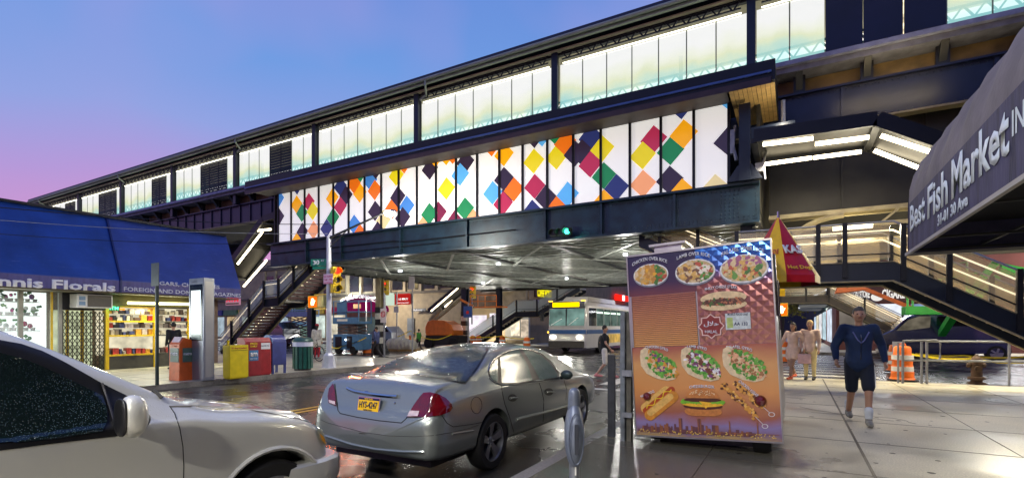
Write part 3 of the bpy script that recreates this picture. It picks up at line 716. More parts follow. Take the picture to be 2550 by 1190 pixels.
# flower window: bright interior
ywin=[(-2,Y(48)),(Y(55),Y(150))]
brt=E('flower_room',(236,250,244),1.7,.25,3); 
MB().box(U1-1.5,U1-1.45,-2,Y(160),.4,2.7).build('back_wall',brt,fl)
MB().box(U1-.08,U1,-2,Y(152),0,.5).build('stall_riser',M('riser_grey',(120,120,112),.6,0,.2,4),fl)
for y in(-2,2,3.8,Y(51),Y(151)): MB().box(U1-.06,U1+.04,y-.06,y+.06,0,2.7).build('window_frame',alum,fl)
MB().box(U1-.06,U1+.03,Y(127),Y(131),.5,2.7).build('window_frame',yel,fl)
for a_,b_ in((-1.9,1.9),(2.1,3.7),(3.9,Y(50)),(Y(52),Y(150))): MB().box(U1-.02,U1-.01,a_,b_,.5,2.66).build('window_glass',glass('shop_glass',(220,240,240),.1,.05),fl)
rnd=random.Random(3)
fc=[(60,120,60),(40,100,50),(90,150,80),(200,60,150),(150,60,170),(230,230,230),(240,240,240),(190,50,110),(150,190,140),(110,110,160)]
fm=[M('bloom_%d'%i,c_,.6,0,.2,8) for i,c_ in enumerate(fc)]
sh=MB()
for z in(.9,1.4,1.9,2.35): sh.box(U1-1.4,U1-.8,-1.8,Y(125),z-.02,z)
sh.build('shelf',white_p,fl)
b=MB()
for z in(.5,.9,1.4,1.9,2.35):
    y=-1.7
    while y<Y(122):
        b.mat(rnd.randrange(10)); r_=.03+rnd.random()*.05; zz=z+.05+rnd.random()*.12
        b.ell((U1-.9-rnd.random()*.35,y,zz+.08),r_,r_,r_*1.2,6,4); b.mat(5).lathe([(.05,z),(.07,z+.1)],(U1-.95,y,0),6); y+=.07+rnd.random()*.12
    for q in range(60): b.mat(rnd.choice([0,1,2,8])); yy=-1.7+rnd.random()*(Y(122)+1.7); b.cbox((U1-.7-rnd.random()*.4,yy,z+.1+rnd.random()*.25),.02,.05+.08*rnd.random(),.05+.1*rnd.random(),0,rnd.random()*2)
tag(b.build('flowers',fm,fl),kind='stuff')
lamp('florist_lamp','AREA',(U1-.8,3.5,2.62),420,(.93,1,.97),7,(U1-.8,3.5,0),fl,sy=1)
# gated door
yd0,yd1=Y(155),Y(258)
MB().box(U1-.9,U1-.88,Y(152),yd1,0,2.1).build('door_backlight',E('door_glow',(225,235,190),.95,.5,2.2),fl)
g=MB(); z0=.05;z1=2.05;n=9;dy=(yd1-yd0)/n
gm_=M('gate_steel',(48,44,34),.5,.4,.2,8)
for k in range(n+1): g.bar((U1+.03,yd0+k*dy,z0),(U1+.03,yd0+k*dy,z1),.018,.03)
rows=9;dz=(z1-z0)/rows
for r_ in range(rows):
    for k in range(n):
        g.bar((U1+.04,yd0+k*dy,z0+r_*dz),(U1+.04,yd0+(k+1)*dy,z0+(r_+1)*dz),.014,.02); g.bar((U1+.05,yd0+(k+1)*dy,z0+r_*dz),(U1+.05,yd0+k*dy,z0+(r_+1)*dz),.014,.02)
g.build('folding_gate',gm_,fl)
MB().box(U1-.7,U1-.64,Y(222),Y(230),0,2.1).box(U1-.7,U1-.64,Y(185),Y(192),0,2.1).build('door_frame',yel,fl)
MB().box(U1-.05,U1+.06,Y(154),Y(259),2.1,2.66).build('door_header',black,fl)
# newsstand windows
yn0,yn1,yn2=Y(265),Y(385),Y(470)
nm=M('newsstand_metal',(70,68,60),.5,.2,.2,5)
MB().box(U1-.5,U1+.02,yn0,11.9,0,.48).build('stall_riser',nm,fl)
MB().box(U1-.9,U1-.87,yn0,11.9,.48,2.3).build('back_wall',E('news_room',(232,222,190),1.2,.45,2.5),fl)
MB().box(U1-.05,U1+.1,yn0,11.9,2.28,2.66).build('sign_board',M('board_olive',(92,84,52),.6,0,.2,4),fl)
for y in(yn0,yn1,yn2): MB().box(U1-.04,U1+.08,y-.05,y+.05,0,2.3).build('window_post',yel,fl)
for z in(.5,1.2,1.72,2.26): MB().box(U1-.3,U1+.05,yn0,yn1,z-.03,z+.03).build('shelf',yel,fl)
for z in(.5,1.2,1.72,2.26): MB().box(U1-.3,U1+.03,yn1,11.9,z-.02,z+.02).build('shelf',nm,fl)
b=MB(); gc=[(200,190,170),(90,70,60),(40,40,50),(180,60,50),(60,70,120),(220,210,200),(230,170,60),(120,110,100)]
gmt=[M('goods_%d'%i,c_,.5,0,.25,14) for i,c_ in enumerate(gc)]
for z in(.53,1.23,1.48,1.75,2.0):
    y=yn0+.06
    while y<11.7:
        w_=.05+rnd.random()*.14; h_=.1+rnd.random()*.13
        b.mat(rnd.randrange(8)).box(U1-.28-rnd.random()*.2,U1-.12,y,y+w_,z,z+h_); y+=w_+.015+.05*rnd.random()
tag(b.build('magazines',gmt,fl),kind='stuff')
lamp('news_lamp','AREA',(U1-.5,9.6,2.2),30,(1,.95,.75),3,(U1-.5,9.6,0),fl,sy=.5)
MB().tube([onu(318,754,U1+.35),onu(470,757,U1+.35)],.05,8).build('fluorescent_tube',E('tube_yellow',(255,250,170),6),fl)
lamp('tube_lamp','AREA',(U1+.45,9.9,2.4),90,(1,.98,.65),2.4,(U1+2.5,9.9,0),fl,sy=.2)
MB().box(U1+.02,U1+.06,Y(262),Y(296),2.1,2.27).build('sign_back',M('sign_dark_green',(10,60,40),.5,0,.1,3),fl)
text('ATM',(U1+.065,Y(264),2.13),XD,(0,0,1),E('neon_green',(90,255,170),3),Y(293)-Y(264),.12,fl,'neon_lettering',.03)
MB().box(U1+.02,U1+.05,Y(296),Y(309),2.13,2.19).build('neon_bar',E('neon_orange',(255,120,30),3),fl)
lamp('neon_glow','POINT',(U1+.3,Y(280),2.15),3,(.2,1,.5),.1,None,fl)
# AC unit
ac=empty('air_conditioner',(U1+.3,Y(215),2.2),'white box air conditioner mounted under the blue awning above the gate','air conditioner')
y0,y1=Y(172),Y(260)
MB().box(U1+.02,U1+.62,y0,y1,2.16,2.62).build('housing',white_p,ac,bevel=.015)
x=MB().box(U1+.622,U1+.64,y0+.28,y1-.05,2.2,2.58)
x.build('grille',M('ac_grille',(96,92,84),.6,0,.2,12,stretch=(1,1,12)),ac)
x=MB(); x.box(U1+.622,U1+.632,y0+.05,y0+.22,2.24,2.37).box(U1+.622,U1+.632,y0+.05,y0+.22,2.41,2.54).build('vent',M('ac_vent',(120,150,180),.5,0,.1,4),ac)
# ATM hanging sign at corner
p=onv(580,750,12.9)
e=empty('atm_sign',(p.x,p.y,p.z),'small pink and white ATM sign hanging at the end of the blue awning','sign')
a=onv(563,760,12.9);b=onv(598,739,12.9)
MB().box(a.x,b.x,12.88,12.93,a.z,b.z).build('panel',E('atm_panel',(225,160,185),.55),e)
text('ATM',(a.x+.05,12.87,a.z+.14),(1,0,0),(0,0,1),E('atm_red',(235,30,60),1.0),(b.x-a.x)*.88,.2,e,'lettering',.04)
MB().box(a.x+.05,b.x-.05,12.87,12.88,a.z+.03,a.z+.09).tube([((a.x+b.x)/2,12.9,b.z),((a.x+b.x)/2,12.9,b.z+.3)],.015).build('bracket',galv,e)
# wires over the awning
def wire(a,b,sag,r_,label,m_=None):
    a=Vector(a);b=Vector(b)
    pts=[a.lerp(b,t/16)-Vector((0,0,sag*4*(t/16)*(1-t/16))) for t in range(17)]
    return tag(MB().tube(pts,r_,5).build('overhead_wire',m_ or black,None,smooth=True),label,'wire','wires crossing in front of the awning')
P0=onv(818,640,12.96)
wire((-20.0,0,4.75),(-15.2,12.96,5.35),.35,.014,'thick black wire crossing high over the blue awning to the signal pole')
wire((-20.0,0,4.35),(-15.2,12.96,5.0),.3,.009,'thin pale wire crossing the middle of the blue awning',galv)
wire((-20.0,0,4.1),(-15.2,12.96,4.7),.4,.009,'lowest thin black wire sagging across the blue awning')

# ---------------- fish market (right) ----------------
fmk=empty('fish_market',(2.4,3,0),'fish market shop with a big rounded navy awning','shop')
MB().box(2.35,14,-24,7.05,0,3.0).box(2.36,14,-24,7.04,3.0,11.0).build('wall',M('market_wall',(46,44,46),.7,0,.3,2),fmk)  # upper wall is an unseen addition that blocks sky reflections and ambient light
MB().box(2.3,2.35,-9,6.4,.6,2.3).build('shop_window',M('dark_window',(14,16,20),.08,0,.1,3),fmk)
UA=1.08
fab=M('awning_fabric_navy',(60,58,88),.75,0,.45,2.6,bump=.3,bscale=18,stretch=(1,4,.5)); fabt=M('awning_fabric_grey',(108,102,108),.8,0,.2,3,bump=.3,bscale=20)
# cross-section: face from 2.3 to 2.82, then bulging curve back to wall
b=MB(); yy=[-9+i*.28 for i in range(int((6.95+9)/.28)+1)]+[6.95]
def prof(y,scal):
    P=[(UA,2.30),(UA,2.84)]
    for k in range(1,11):
        a=R(90*k/10); P.append((UA+1.25-1.25*math.cos(a),2.84+.9*math.sin(a)))
    return P
rib=.56
rows=[]
yy=[-9+i*.07 for i in range(int((6.95+9)/.07)+1)]
for y in yy:
    ph=((y+9)%rib)/rib; bul=.04*math.sin(math.pi*ph)
    L=[]
    for i,(u,z) in enumerate(prof(y,0)):
        if i<2: L.append((u-.0,y,z))
        else:
            k=min(1,(i-1)/3); L.append((u-bul*k*.9,y,z+bul*k))
    rows.append(L)
n=len(rows[0])
for L in rows:
    for p in L: b.v.append(Vector(p))
for i in range(len(rows)-1):
    for k in range(n-1):
        b.f.append([i*n+k,(i+1)*n+k,(i+1)*n+k+1,i*n+k+1]); b.m.append(0 if k==0 else 1)
o=b.build('awning',[fab,fabt],fmk,smooth=True)
# far end panel (rounded) and bottom hem
yE=6.95
e_=MB().add([(u,yE,z) for u,z in prof(0,0)]+[(2.34,yE,2.3)],[tuple(range(13))]); e_.build('awning_end',fab,fmk)
MB().bar((UA-.012,-9,2.3),(UA-.012,yE,2.3),.03,.03).bar((UA,yE,2.3),(2.34,yE,2.3),.03,.03).build('awning_hem',M('hem_grey',(170,165,160),.6,0,.1,5),fmk)
MB().box(UA+.03,2.34,-9,yE-.03,2.6,2.64).build('awning_lining',M('lining_black',(5,5,6),.9,0,.1,3),fmk)
x=MB()
for y in(-4,-2,0,1.5,3,4.5,6,6.9): x.bar((UA+.04,y,2.34),(2.33,y,2.34),.02,.02)
x.bar((1.7,-9,2.37),(1.7,yE,2.37),.02,.02); x.build('awning_frame',M('frame_dim',(40,40,40),.6,.2,.1,5),fmk)
fw=M('letter_pale_blue',(205,216,222),.6,0,.1,9)
YD=(0,-1,0)
def tf(s,px0,pyb,y1,h,bold,z=None,arc=0):
    a=onu(px0,pyb,UA-.01); text(s,(UA-.004,a.y,z or a.z),YD,(0,0,1),fw,a.y-y1,h,fmk,'lettering',bold,arc=arc)
a=onu(2268,560,UA); b1=onu(2352,490,UA); b2=onu(2372,480,UA);c1=onu(2515,400,UA); d1=onu(2550,380,UA)
def tfx(s,ya,yb,z,h,bold=.025,nm='lettering'): text(s,(UA-.004,ya,z),YD,(0,0,1),fw,ya-yb,h,fmk,nm,bold)
y_b=[onu(x,500,UA).y for x in(2268,2305,2312,2362,2372,2516,2524)]
tfx('Best',y_b[0],y_b[1],2.52,.27)
tfx('Fish',y_b[2],y_b[3],2.50,.30)
tfx('Market',y_b[4],y_b[5],2.50,.31)
tfx('INC',y_b[6],y_b[6]-.32,2.58,.15,.0)
ya,yb=onu(2337,540,UA).y,onu(2412,500,UA).y
tfx('31-01 30 Ave',ya,yb,2.37,.10,.03)

# ---------------- buildings beyond 31 Street ----------------
stone=M('stone_taupe',(146,132,108),.75,0,.2,2,bump=.15); stone2=M('stone_dark',(92,84,74),.8,0,.2,3)
wdark=M('window_dark',(38,40,46),.12,0,.3,1.5)
b1e=empty('corner_building',(-30,40,0),'taupe two-storey corner building with supermarket and realty signs','building')
MB().box(-75,-21.1,40,60,0,10).build('wall',stone,b1e)
MB().box(-75,-21.0,39.8,39.98,4.95,5.2).build('cornice',stone2,b1e)
MB().box(-75,-21.0,39.85,39.98,8.6,9).build('cornice',stone2,b1e)
u=-58
while u<-22:
    for z0,z1 in((5.4,7.9),):
        MB().box(u,u+1.35,39.9,39.99,z0,z1).build('window',wdark,b1e)
        MB().box(u-.5,u-.18,39.75,39.98,5.2,8.5).build('pilaster',stone,b1e)
    u+=2.1
def onw(a,b,v,z=None): p=onv(*a,v);q=onv(*b,v); return p,q
def sign(parent,px0,py0,px1,py1,v,m,name='sign_panel',d=.12):
    p=onv(px0,py0,v);q=onv(px1,py1,v); x=MB().box(min(p.x,q.x),max(p.x,q.x),v-d,v-.001,min(p.z,q.z),max(p.z,q.z)); return x.build(name,m,parent),p,q
mag=M('awning_magenta',(120,22,72),.5,0,.15,2)
# supermarket arched awning
p=onv(843,777,39);q=onv(952,777,39)
prf=[]
for k in range(13): 
    t=k/12; prf.append((p.x+(q.x-p.x)*t,38.6,p.z+.3+1.5*math.sin(math.pi*t)**.6))
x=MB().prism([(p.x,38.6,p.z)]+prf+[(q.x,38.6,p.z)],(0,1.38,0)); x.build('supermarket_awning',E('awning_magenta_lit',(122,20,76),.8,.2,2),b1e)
text('AIR FAIR SUPERMARKET',(p.x+.6,38.58,p.z+.85),(1,0,0),(0,0,1),txt,(q.x-p.x)*.85,.42,b1e,'lettering',.03,arc=.55)
MB().box((p.x+q.x)/2-.5,(p.x+q.x)/2+.6,38.56,38.585,p.z+.35,p.z+.8).build('emblem',M('emblem_gold',(210,160,110),.5,0,.2,6),b1e)
fl_p=onv(872,736,39.0)
MB().ell(fl_p,.16,.12,.16).build('flood_light',E('flood',(240,255,250),30),b1e)
lamp('flood_lamp','POINT',fl_p+Vector((0,-.9,.2)),700,(.9,1,.95),.15,None,b1e)
sign(b1e,985,732,1022,757,39.9,E('realty_red',(196,40,36),.8),'realty_sign')
p=onv(986,752,39.75);q=onv(1021,752,39.75)
text('U.S. REALTY',(p.x+.35,39.76,onv(1000,747,39.76).z),(1,0,0),(0,0,1),txt,q.x-p.x-.6,.22,b1e,'lettering',.03)
text('REAL ESTATE MANAGEMENT',(p.x+.1,39.76,onv(1000,755,39.76).z),(1,0,0),(0,0,1),txt,q.x-p.x-.2,.10,b1e,'lettering',.02)
sign(b1e,960,730,982,760,39.9,E('lit_wall_sign',(215,235,215),.9),'light_box')
sign(b1e,843,790,950,838,39.95,M('shutter_teal',(70,92,92),.5,.2,.15,3,stretch=(1,1,8)),'shop_shutter')
sign(b1e,1016,792,1032,836,39.95,M('door_grey',(96,104,112),.5,0,.1,3),'side_door')
sign(b1e,1026,768,1062,775,39.4,M('subway_sign',(44,52,60),.5,0,.1,3),'subway_sign')
p=onv(1030,774,39.3); text('Subway',(p.x,39.26,p.z-.02),(1,0,0),(0,0,1),txt,1.2,.2,b1e,'lettering',.02)
# corner store (bright) u -25..-21 front
for(a_,b_) in(((1168,785),(1212,838)),((1220,780),(1250,834))):
    sign(b1e,*a_,*b_,39.9,E('corner_window',(235,225,235),1.5,.4,1.2),'shop_window',.05)
sign(b1e,1262,776,1320,846,39.7,M('store_frame',(170,165,155),.4,.3,.1,3),'store_front',.3)
sign(b1e,1273,795,1294,836,39.38,E('store_glow',(240,228,200),1.8,.55,1.8),'shop_window',.05)
sign(b1e,1298,795,1316,840,39.38,E('store_glow2',(235,215,190),1.1,.6,2.2),'shop_door',.05)
sign(b1e,1272,778,1316,791,39.38,E('store_transom',(225,228,225),.8,.3,1),'transom',.04)
sign(b1e,1150,768,1262,850,39.93,M('wall_cream',(200,176,134),.6,0,.1,1),'cream_wall',.03)
sign(b1e,1170,715,1240,765,39.8,E('shop_sign_glow',(120,96,80),.8,.6,1.2),'upper_shopfront',.1)
p=onv(1207,742,39.6);q=onv(1270,742,39.6); text('GROCERY',(p.x,39.66,p.z+.6),(1,0,0),(0,0,1),E('yellow_letter',(238,225,30),1.2),q.x-p.x,.75,b1e,'lettering',.05)
lamp('store_lamp','AREA',(-24,38.6,3.3),700,(1,.96,.88),4,(-24,36,0),b1e,sy=1)
# side facade of corner building along the avenue
MB().box(-21.1,-20.99,40.3,100,0,9).build('side_wall',M('side_brick',(140,118,88),.8,0,.2,1),b1e)
def sgu(px0,py0,px1,py1,U,m,name,par=b1e,d=.15):
    p=onu(px0,py0,U);q=onu(px1,py1,U); MB().box(U,U+d,min(p.y,q.y),max(p.y,q.y),min(p.z,q.z),max(p.z,q.z)).build(name,m,par); return p,q
p,q=sgu(1330,722,1372,744,-20.98,M('sign_maroon',(64,28,30),.5,0,.1,2),'coffee_sign'); text('COFFEE WORLD',(-20.8,p.y+.3,onu(1340,739,-20.8).z),(0,1,0),(0,0,1),E('yellow_letter',(238,225,30),1.2),q.y-p.y-.5,.8,b1e,'lettering',.06)
sgu(1328,746,1372,756,-20.98,M('sign_lilac',(190,175,190),.5,0,.1,2),'lower_sign')
p,q=sgu(1402,726,1442,745,-20.98,E('sign_red_lit',(190,40,50),.8),'red_sign'); text('U.S. REALTY',(-20.8,p.y+.3,onu(1405,740,-20.8).z),(0,1,0),(0,0,1),txt,q.y-p.y-.8,.6,b1e,'lettering',.03)
sgu(1302,750,1345,775,-20.98,M('awning_olive',(150,128,40),.5,0,.1,2),'olive_awning')
b3=empty('red_sign_building',(-21,75,0),'dark building behind the bus with a red lit sign','building')
MB().box(-60,-20.9,101,170,0,16).build('wall',M('brick_purple',(86,74,80),.8,0,.2,.6),b3)
for k in range(9): MB().box(-20.9,-20.82,104+k*7,107+k*7,8,11.5).build('window',wdark,b3)
p,q=sgu(1531,732,1562,751,-20.7,E('red_neon',(255,30,20),2.0),'lit_sign',b3)
MB().box(-20.55,-20.4,p.y+(q.y-p.y)*.5,p.y+(q.y-p.y)*.62,min(p.z,q.z),max(p.z,q.z)).build('lit_sign_bar',E_white,b3)
# right building beyond
b2=empty('cigarette_store',(6,40,0),'maroon corner store with white CIGARETTES lettering and bright windows','building')
maroon=M('maroon_panel',(70,34,36),.6,0,.15,1.5)
MB().box(2.4,50,40,60,0,9.5).build('wall',M('brick_maroon',(92,50,46),.8,0,.25,1,bump=.2),b2)
p=onv(2080,770,39.8);q=onv(2550,705,39.8)
zt,zb=onv(2150,705,39.8).z,onv(2150,752,39.8).z
MB().box(2.4,20,39.7,39.99,zb,zt).build('sign_band',maroon,b2)
def tr(s,px0,px1,py,h): 
    p=onv(px0,py,39.68);q=onv(px1,py,39.68); text(s,(p.x,39.68,p.z),(1,0,0),(0,0,1),E('sign_letters_lit',(240,236,230),1.0),q.x-p.x,h,b2,'lettering',.04)
tr('WATER CARTON STORE',2072,2166,744,.52); tr('30-2',2104,2122,756,.28); tr('CIGARETTES',2196,2290,744,.62)
o=MB().ell(onv(2184,739,39.7),.33,.05,.27).build('sign_dot',E('sign_letters_lit',(240,236,230),1.0),b2)
sign(b2,2180,757,2262,800,39.9,E('shop_bright',(235,240,250),1.25,.35,1.5),'shop_window',.05)
sign(b2,2268,757,2360,800,39.9,E('shop_bright2',(160,190,235),1.0,.5,1.5),'shop_window',.05)
sign(b2,2090,762,2172,830,39.9,E('shop_dim',(150,140,130),.7,.6,1),'shop_window',.05)
MB().box(2.38,2.44,40.3,75,3,4.2).build('side_awning',M('side_green',(60,80,70),.6,0,.2,2),b2)
lamp('store_lamp','AREA',(8,38.7,3.2),350,(.95,.97,1),7,(8,35,0),b2,sy=1)
# shops receding along the avenue's right side
sh=empty('avenue_shops',(2.4,70,0),'row of lit shopfronts with a peaked awning far down the avenue','shops')
MB().box(2.42,20,60.1,150,0,10).build('wall',M('shop_row_brick',(80,56,50),.8,0,.2,1),sh)
for k,c_ in enumerate([(215,225,240),(190,215,225),(235,235,240),(225,215,190),(200,220,240)]):
    y=44+k*8; MB().box(2.3,2.37,y,y+5,.4,2.9).build('shop_window',E('row_win%d'%k,c_,1.3,.5,1.3),sh)
for y in(47,58): 
    MB().prism([(2.35,y,4.6),(.3,y,3.5),(.3,y,3.3),(2.35,y,3.3)],(0,6,0)).build('peaked_awning',M('peak_grey',(120,124,124),.5,.1,.2,2),sh)
    MB().tube([(.3,y,3.45),(2.35,y,4.6)],.06).build('awning_light',E_white,sh)
o=MB().ell((.4,46.5,4.2),.7,.08,.33).build('oval_sign',M('sign_green',(60,120,90),.5,0,.1,3),sh)
MB().ell((.4,46.4,4.2),.58,.06,.24).build('oval_sign_face',M('sign_pale_green',(170,205,190),.5,0,.1,3),sh)
lamp('row_lamp','AREA',(-.2,52,3.2),500,(1,1,1),8,(-.2,52,0),sh,sy=1)
b4=empty('distant_block',(-8,175,0),'long dim apartment block closing the far end of the avenue','building')
MB().box(-60,60,175,190,0,14).build('wall',M('distant_brick',(70,62,70),.8,0,.2,.3),b4)
b5=empty('left_far_block',(-90,40,0),'plain taupe building far down the street behind the left stairs','building')
MB().box(-150,-75.5,40,60,0,8).build('wall',stone2,b5)
MB().box(-150,-75.5,39.8,39.98,4,4.4).build('cornice',stone,b5)
# tree down the avenue
leafm=M('leaf_olive',(120,112,30),.6,0,.45,1.5); bark=M('bark',(52,42,34),.8,0,.2,8)
def tree(x,y,h,label,r_,n=900):
    e=empty('street_tree',(x,y,0),label,'tree','trees along the far avenue'); rr=random.Random(int(x*10+y))
    t=MB().tube([(x,y,0),(x+.1,y,h*.35),(x,y+.1,h*.6)],.16,8,.08)
    limbs=[]
    for k in range(7):
        a=k*.9; q=(x+math.cos(a)*r_*.6,y+math.sin(a)*r_*.6,h*(.6+.05*k)); limbs.append(q); t.tube([(x,y,h*.4),((x+q[0])/2,(y+q[1])/2,h*.55),q],.06,5,.02)
    t.build('trunk',bark,e)
    b=MB()
    for k in range(n):
        q=limbs[k%7]; b.cbox((q[0]+rr.gauss(0,r_*.3),q[1]+rr.gauss(0,r_*.3),q[2]+rr.gauss(0,h*.1)),.22,.02,.16,rr.random()*6,rr.random()*3,rr.random()*3)
    b.build('crown',leafm,e)
tree(-1.2,62,6.2,'olive-leaved street tree seen under the far stairs, nearer of the two',2.0)
tree(-1.6,74,7,'olive-leaved street tree farther down the avenue pavement',2.2,600)

# spill of the shop windows across the left pavement, and pole lamps added to brighten the crossing street
lamp('window_spill','AREA',(U1+.3,4,1.7),200,(.95,1,.93),5,(U1+6,4,0),fl,sy=1.4)
def hlamp(x,y,h,label,power):
    e=empty('street_lamp',(x,y,-.15),label,'street lamp','lamps added to light the crossing street')
    MB().tube([(x,y,-.15),(x,y,h),(x+.3,y,h+.25),(x+.9,y,h+.3)],.06,8).build('pole',galv,e); MB().ell((x+1,y,h+.28),.3,.14,.08).build('head',galv,e,smooth=True)
    MB().ell((x+1,y,h+.22),.2,.12,.07).build('bulb',E('cobra_bulb',(255,235,200),40),e,smooth=True)
    lamp('street_lamp_light','POINT',(x+1,y,h-.05),power,(1,.9,.74),.2,None,e)
hlamp(-37,36.2,4.2,'added pole lamp on the far pavement left of the supermarket',1300)
hlamp(12,36.2,5.0,'added pole lamp on the far pavement right of the blue pickup',1300)
hlamp(-8,37.5,4.4,'added pole lamp on the far corner hidden behind the food cart',1300)

rnd=random.Random(9)
for k in range(9):
    x0=-73+k*3.3
    MB().box(x0,x0+2.5,39.9,39.985,.3,2.9).build('shop_window',E('left_shop%d'%(k%4),[(235,225,200),(200,220,235),(240,210,160),(220,235,225)][k%4],[1.1,.8,.9,1.2][k%4],.55,1.4),b1e)
    MB().box(x0-.2,x0+2.7,39.5,39.9,3.1,3.8).build('shop_fascia',M('fascia_%d'%(k%4),[(140,30,40),(40,60,120),(60,110,70),(190,160,60)][k%4],.5,0,.2,2),b1e)
for k,u in enumerate((-57.9,-51.6,-45.3,-34.8,-26.4)): MB().box(u+.1,u+1.25,39.87,39.9,5.5,7.0).build('lit_window',E('upstairs_glow',(214,190,140),.7,.5,1.2),b1e)
lamp('store_lamp','AREA',(-58,38.6,3.0),600,(1,.95,.85),14,(-58,35,0),b1e,sy=1)
# ---------------- vehicles ----------------
def cr(p,t):   # catmull-rom on list of tuples, t in [0,len-1]
    i=int(min(max(t,0),len(p)-1.0001)); f=t-i
    a=p[max(i-1,0)];b=p[i];c=p[min(i+1,len(p)-1)];d=p[min(i+2,len(p)-1)]
    return tuple(.5*((2*b[k])+(-a[k]+c[k])*f+(2*a[k]-5*b[k]+4*c[k]-d[k])*f*f+(-a[k]+3*b[k]-3*c[k]+d[k])*f**3) for k in range(len(b)))
def lin_st(st,s):
    for a,b in zip(st,st[1:]):
        if a[0]<=s<=b[0]:
            f=(s-a[0])/max(1e-6,b[0]-a[0]); return tuple(a[k]+(b[k]-a[k])*f for k in range(len(a)))
    return st[-1]
def loft_body(name,st,cx,y0,zg,mats,parent,wells,wr,cy=None,cham=.10):
    """st rows: s, zb, zsh, ztop, wsh, wtop ; body runs along +y from y0"""
    S_=[]
    for i in range(len(st)-1):
        n=max(1 if st[i+1][0]-st[i][0]<.013 else 2,int((st[i+1][0]-st[i][0])/.07))
        for k in range(n): S_.append(i+k/n)
    S_.append(len(st)-1)
    rows=[]
    for t in S_:
        i=min(int(t),len(st)-2); f=t-i
        # monotone-ish: blend catmull and linear
        c=cr(st,t); l=tuple(st[i][k]+(st[i+1][k]-st[i][k])*f for k in range(6))
        s,zb,zsh,zt,ws,wt=[c[k]*.75+l[k]*.25 for k in range(6)]
        s=l[0]
        dz=zt-zsh; ch=cham*min(1,max(.02,(zsh-zb)/.35))
        P=[(0,zb),(ws*.78,zb),(ws*.955,zb+ch*.35),(ws*.995,zb+ch*1.4),(ws*1.005,zb+.55*(zsh-zb)),(ws*.985,zsh-.3*ch),(ws*.95,zsh+min(.035,.3*dz)),
           (ws*.95+(wt-ws*.95)*.5,zsh+max(.5*dz,0)+.0),(wt+.035,zt-.13*max(dz,.12)),(wt*.72,zt-.012-.03*dz),(wt*.35,zt-.002),(0,zt)]
        if dz>.25: P[7]=(ws*.93+(wt+.05-ws*.93)*.52,zsh+.5*dz)
        else: P[7]=(ws*.95+(wt-ws*.95)*.45,zsh+.62*dz); 
        pts=[]
        for q in range(len(P)-1):
            for r_ in range(4): pts.append(cr(P,q+r_/4))
        pts.append(P[-1])
        rows.append((s,pts))
    m=MB(); n=len(rows[0][1]); full=2*n-2
    for s,pts in rows:
        ring=[(cx+y,y0+s,zg+z) for y,z in pts]+[(cx-y,y0+s,zg+z) for y,z in pts[-2:0:-1]]
        m.v+= [Vector(p) for p in ring]
    for i in range(len(rows)-1):
        for k in range(full):
            a=i*full+k;b=i*full+(k+1)%full; m.f.append([a,b,b+full,a+full]); m.m.append(0)
    m.f.append(list(range(full))[::-1]); m.m.append(0); e=(len(rows)-1)*full; m.f.append([e+k for k in range(full)]); m.m.append(0)
    o=m.build(name,mats,parent,smooth=True)
    # wheel wells by boolean
    cut=MB()
    for wy in wells:
        for s in(-1,1):
            cut.lathe([(0,-.2),(wr,-.2),(wr,.2),(0,.2)],(cx+s*(max(r[4] for r in st)-.10),wy,zg+wr*.93),32,'X')
    co=cut.build('cutter',mats,None)
    md=o.modifiers.new('b','BOOLEAN'); md.operation='DIFFERENCE'; md.object=co; md.solver='EXACT'
    bpy.context.view_layer.update()
    dg=bpy.context.evaluated_depsgraph_get(); me=bpy.data.meshes.new_from_object(o.evaluated_get(dg)); o.modifiers.clear(); o.data=me
    bpy.data.objects.remove(co)
    bm=bmesh.new(); bm.from_mesh(me)
    for e_ in bm.edges:
        if len(e_.link_faces)==2: e_.smooth=e_.calc_face_angle(0)<R(50)
    bm.to_mesh(me); bm.free()
    for p in me.polygons: p.use_smooth=True
    return o
def bvh_of(o,org):
    me=o.data; return BVHTree.FromPolygons([v.co+org for v in me.vertices],[tuple(p.vertices) for p in me.polygons])
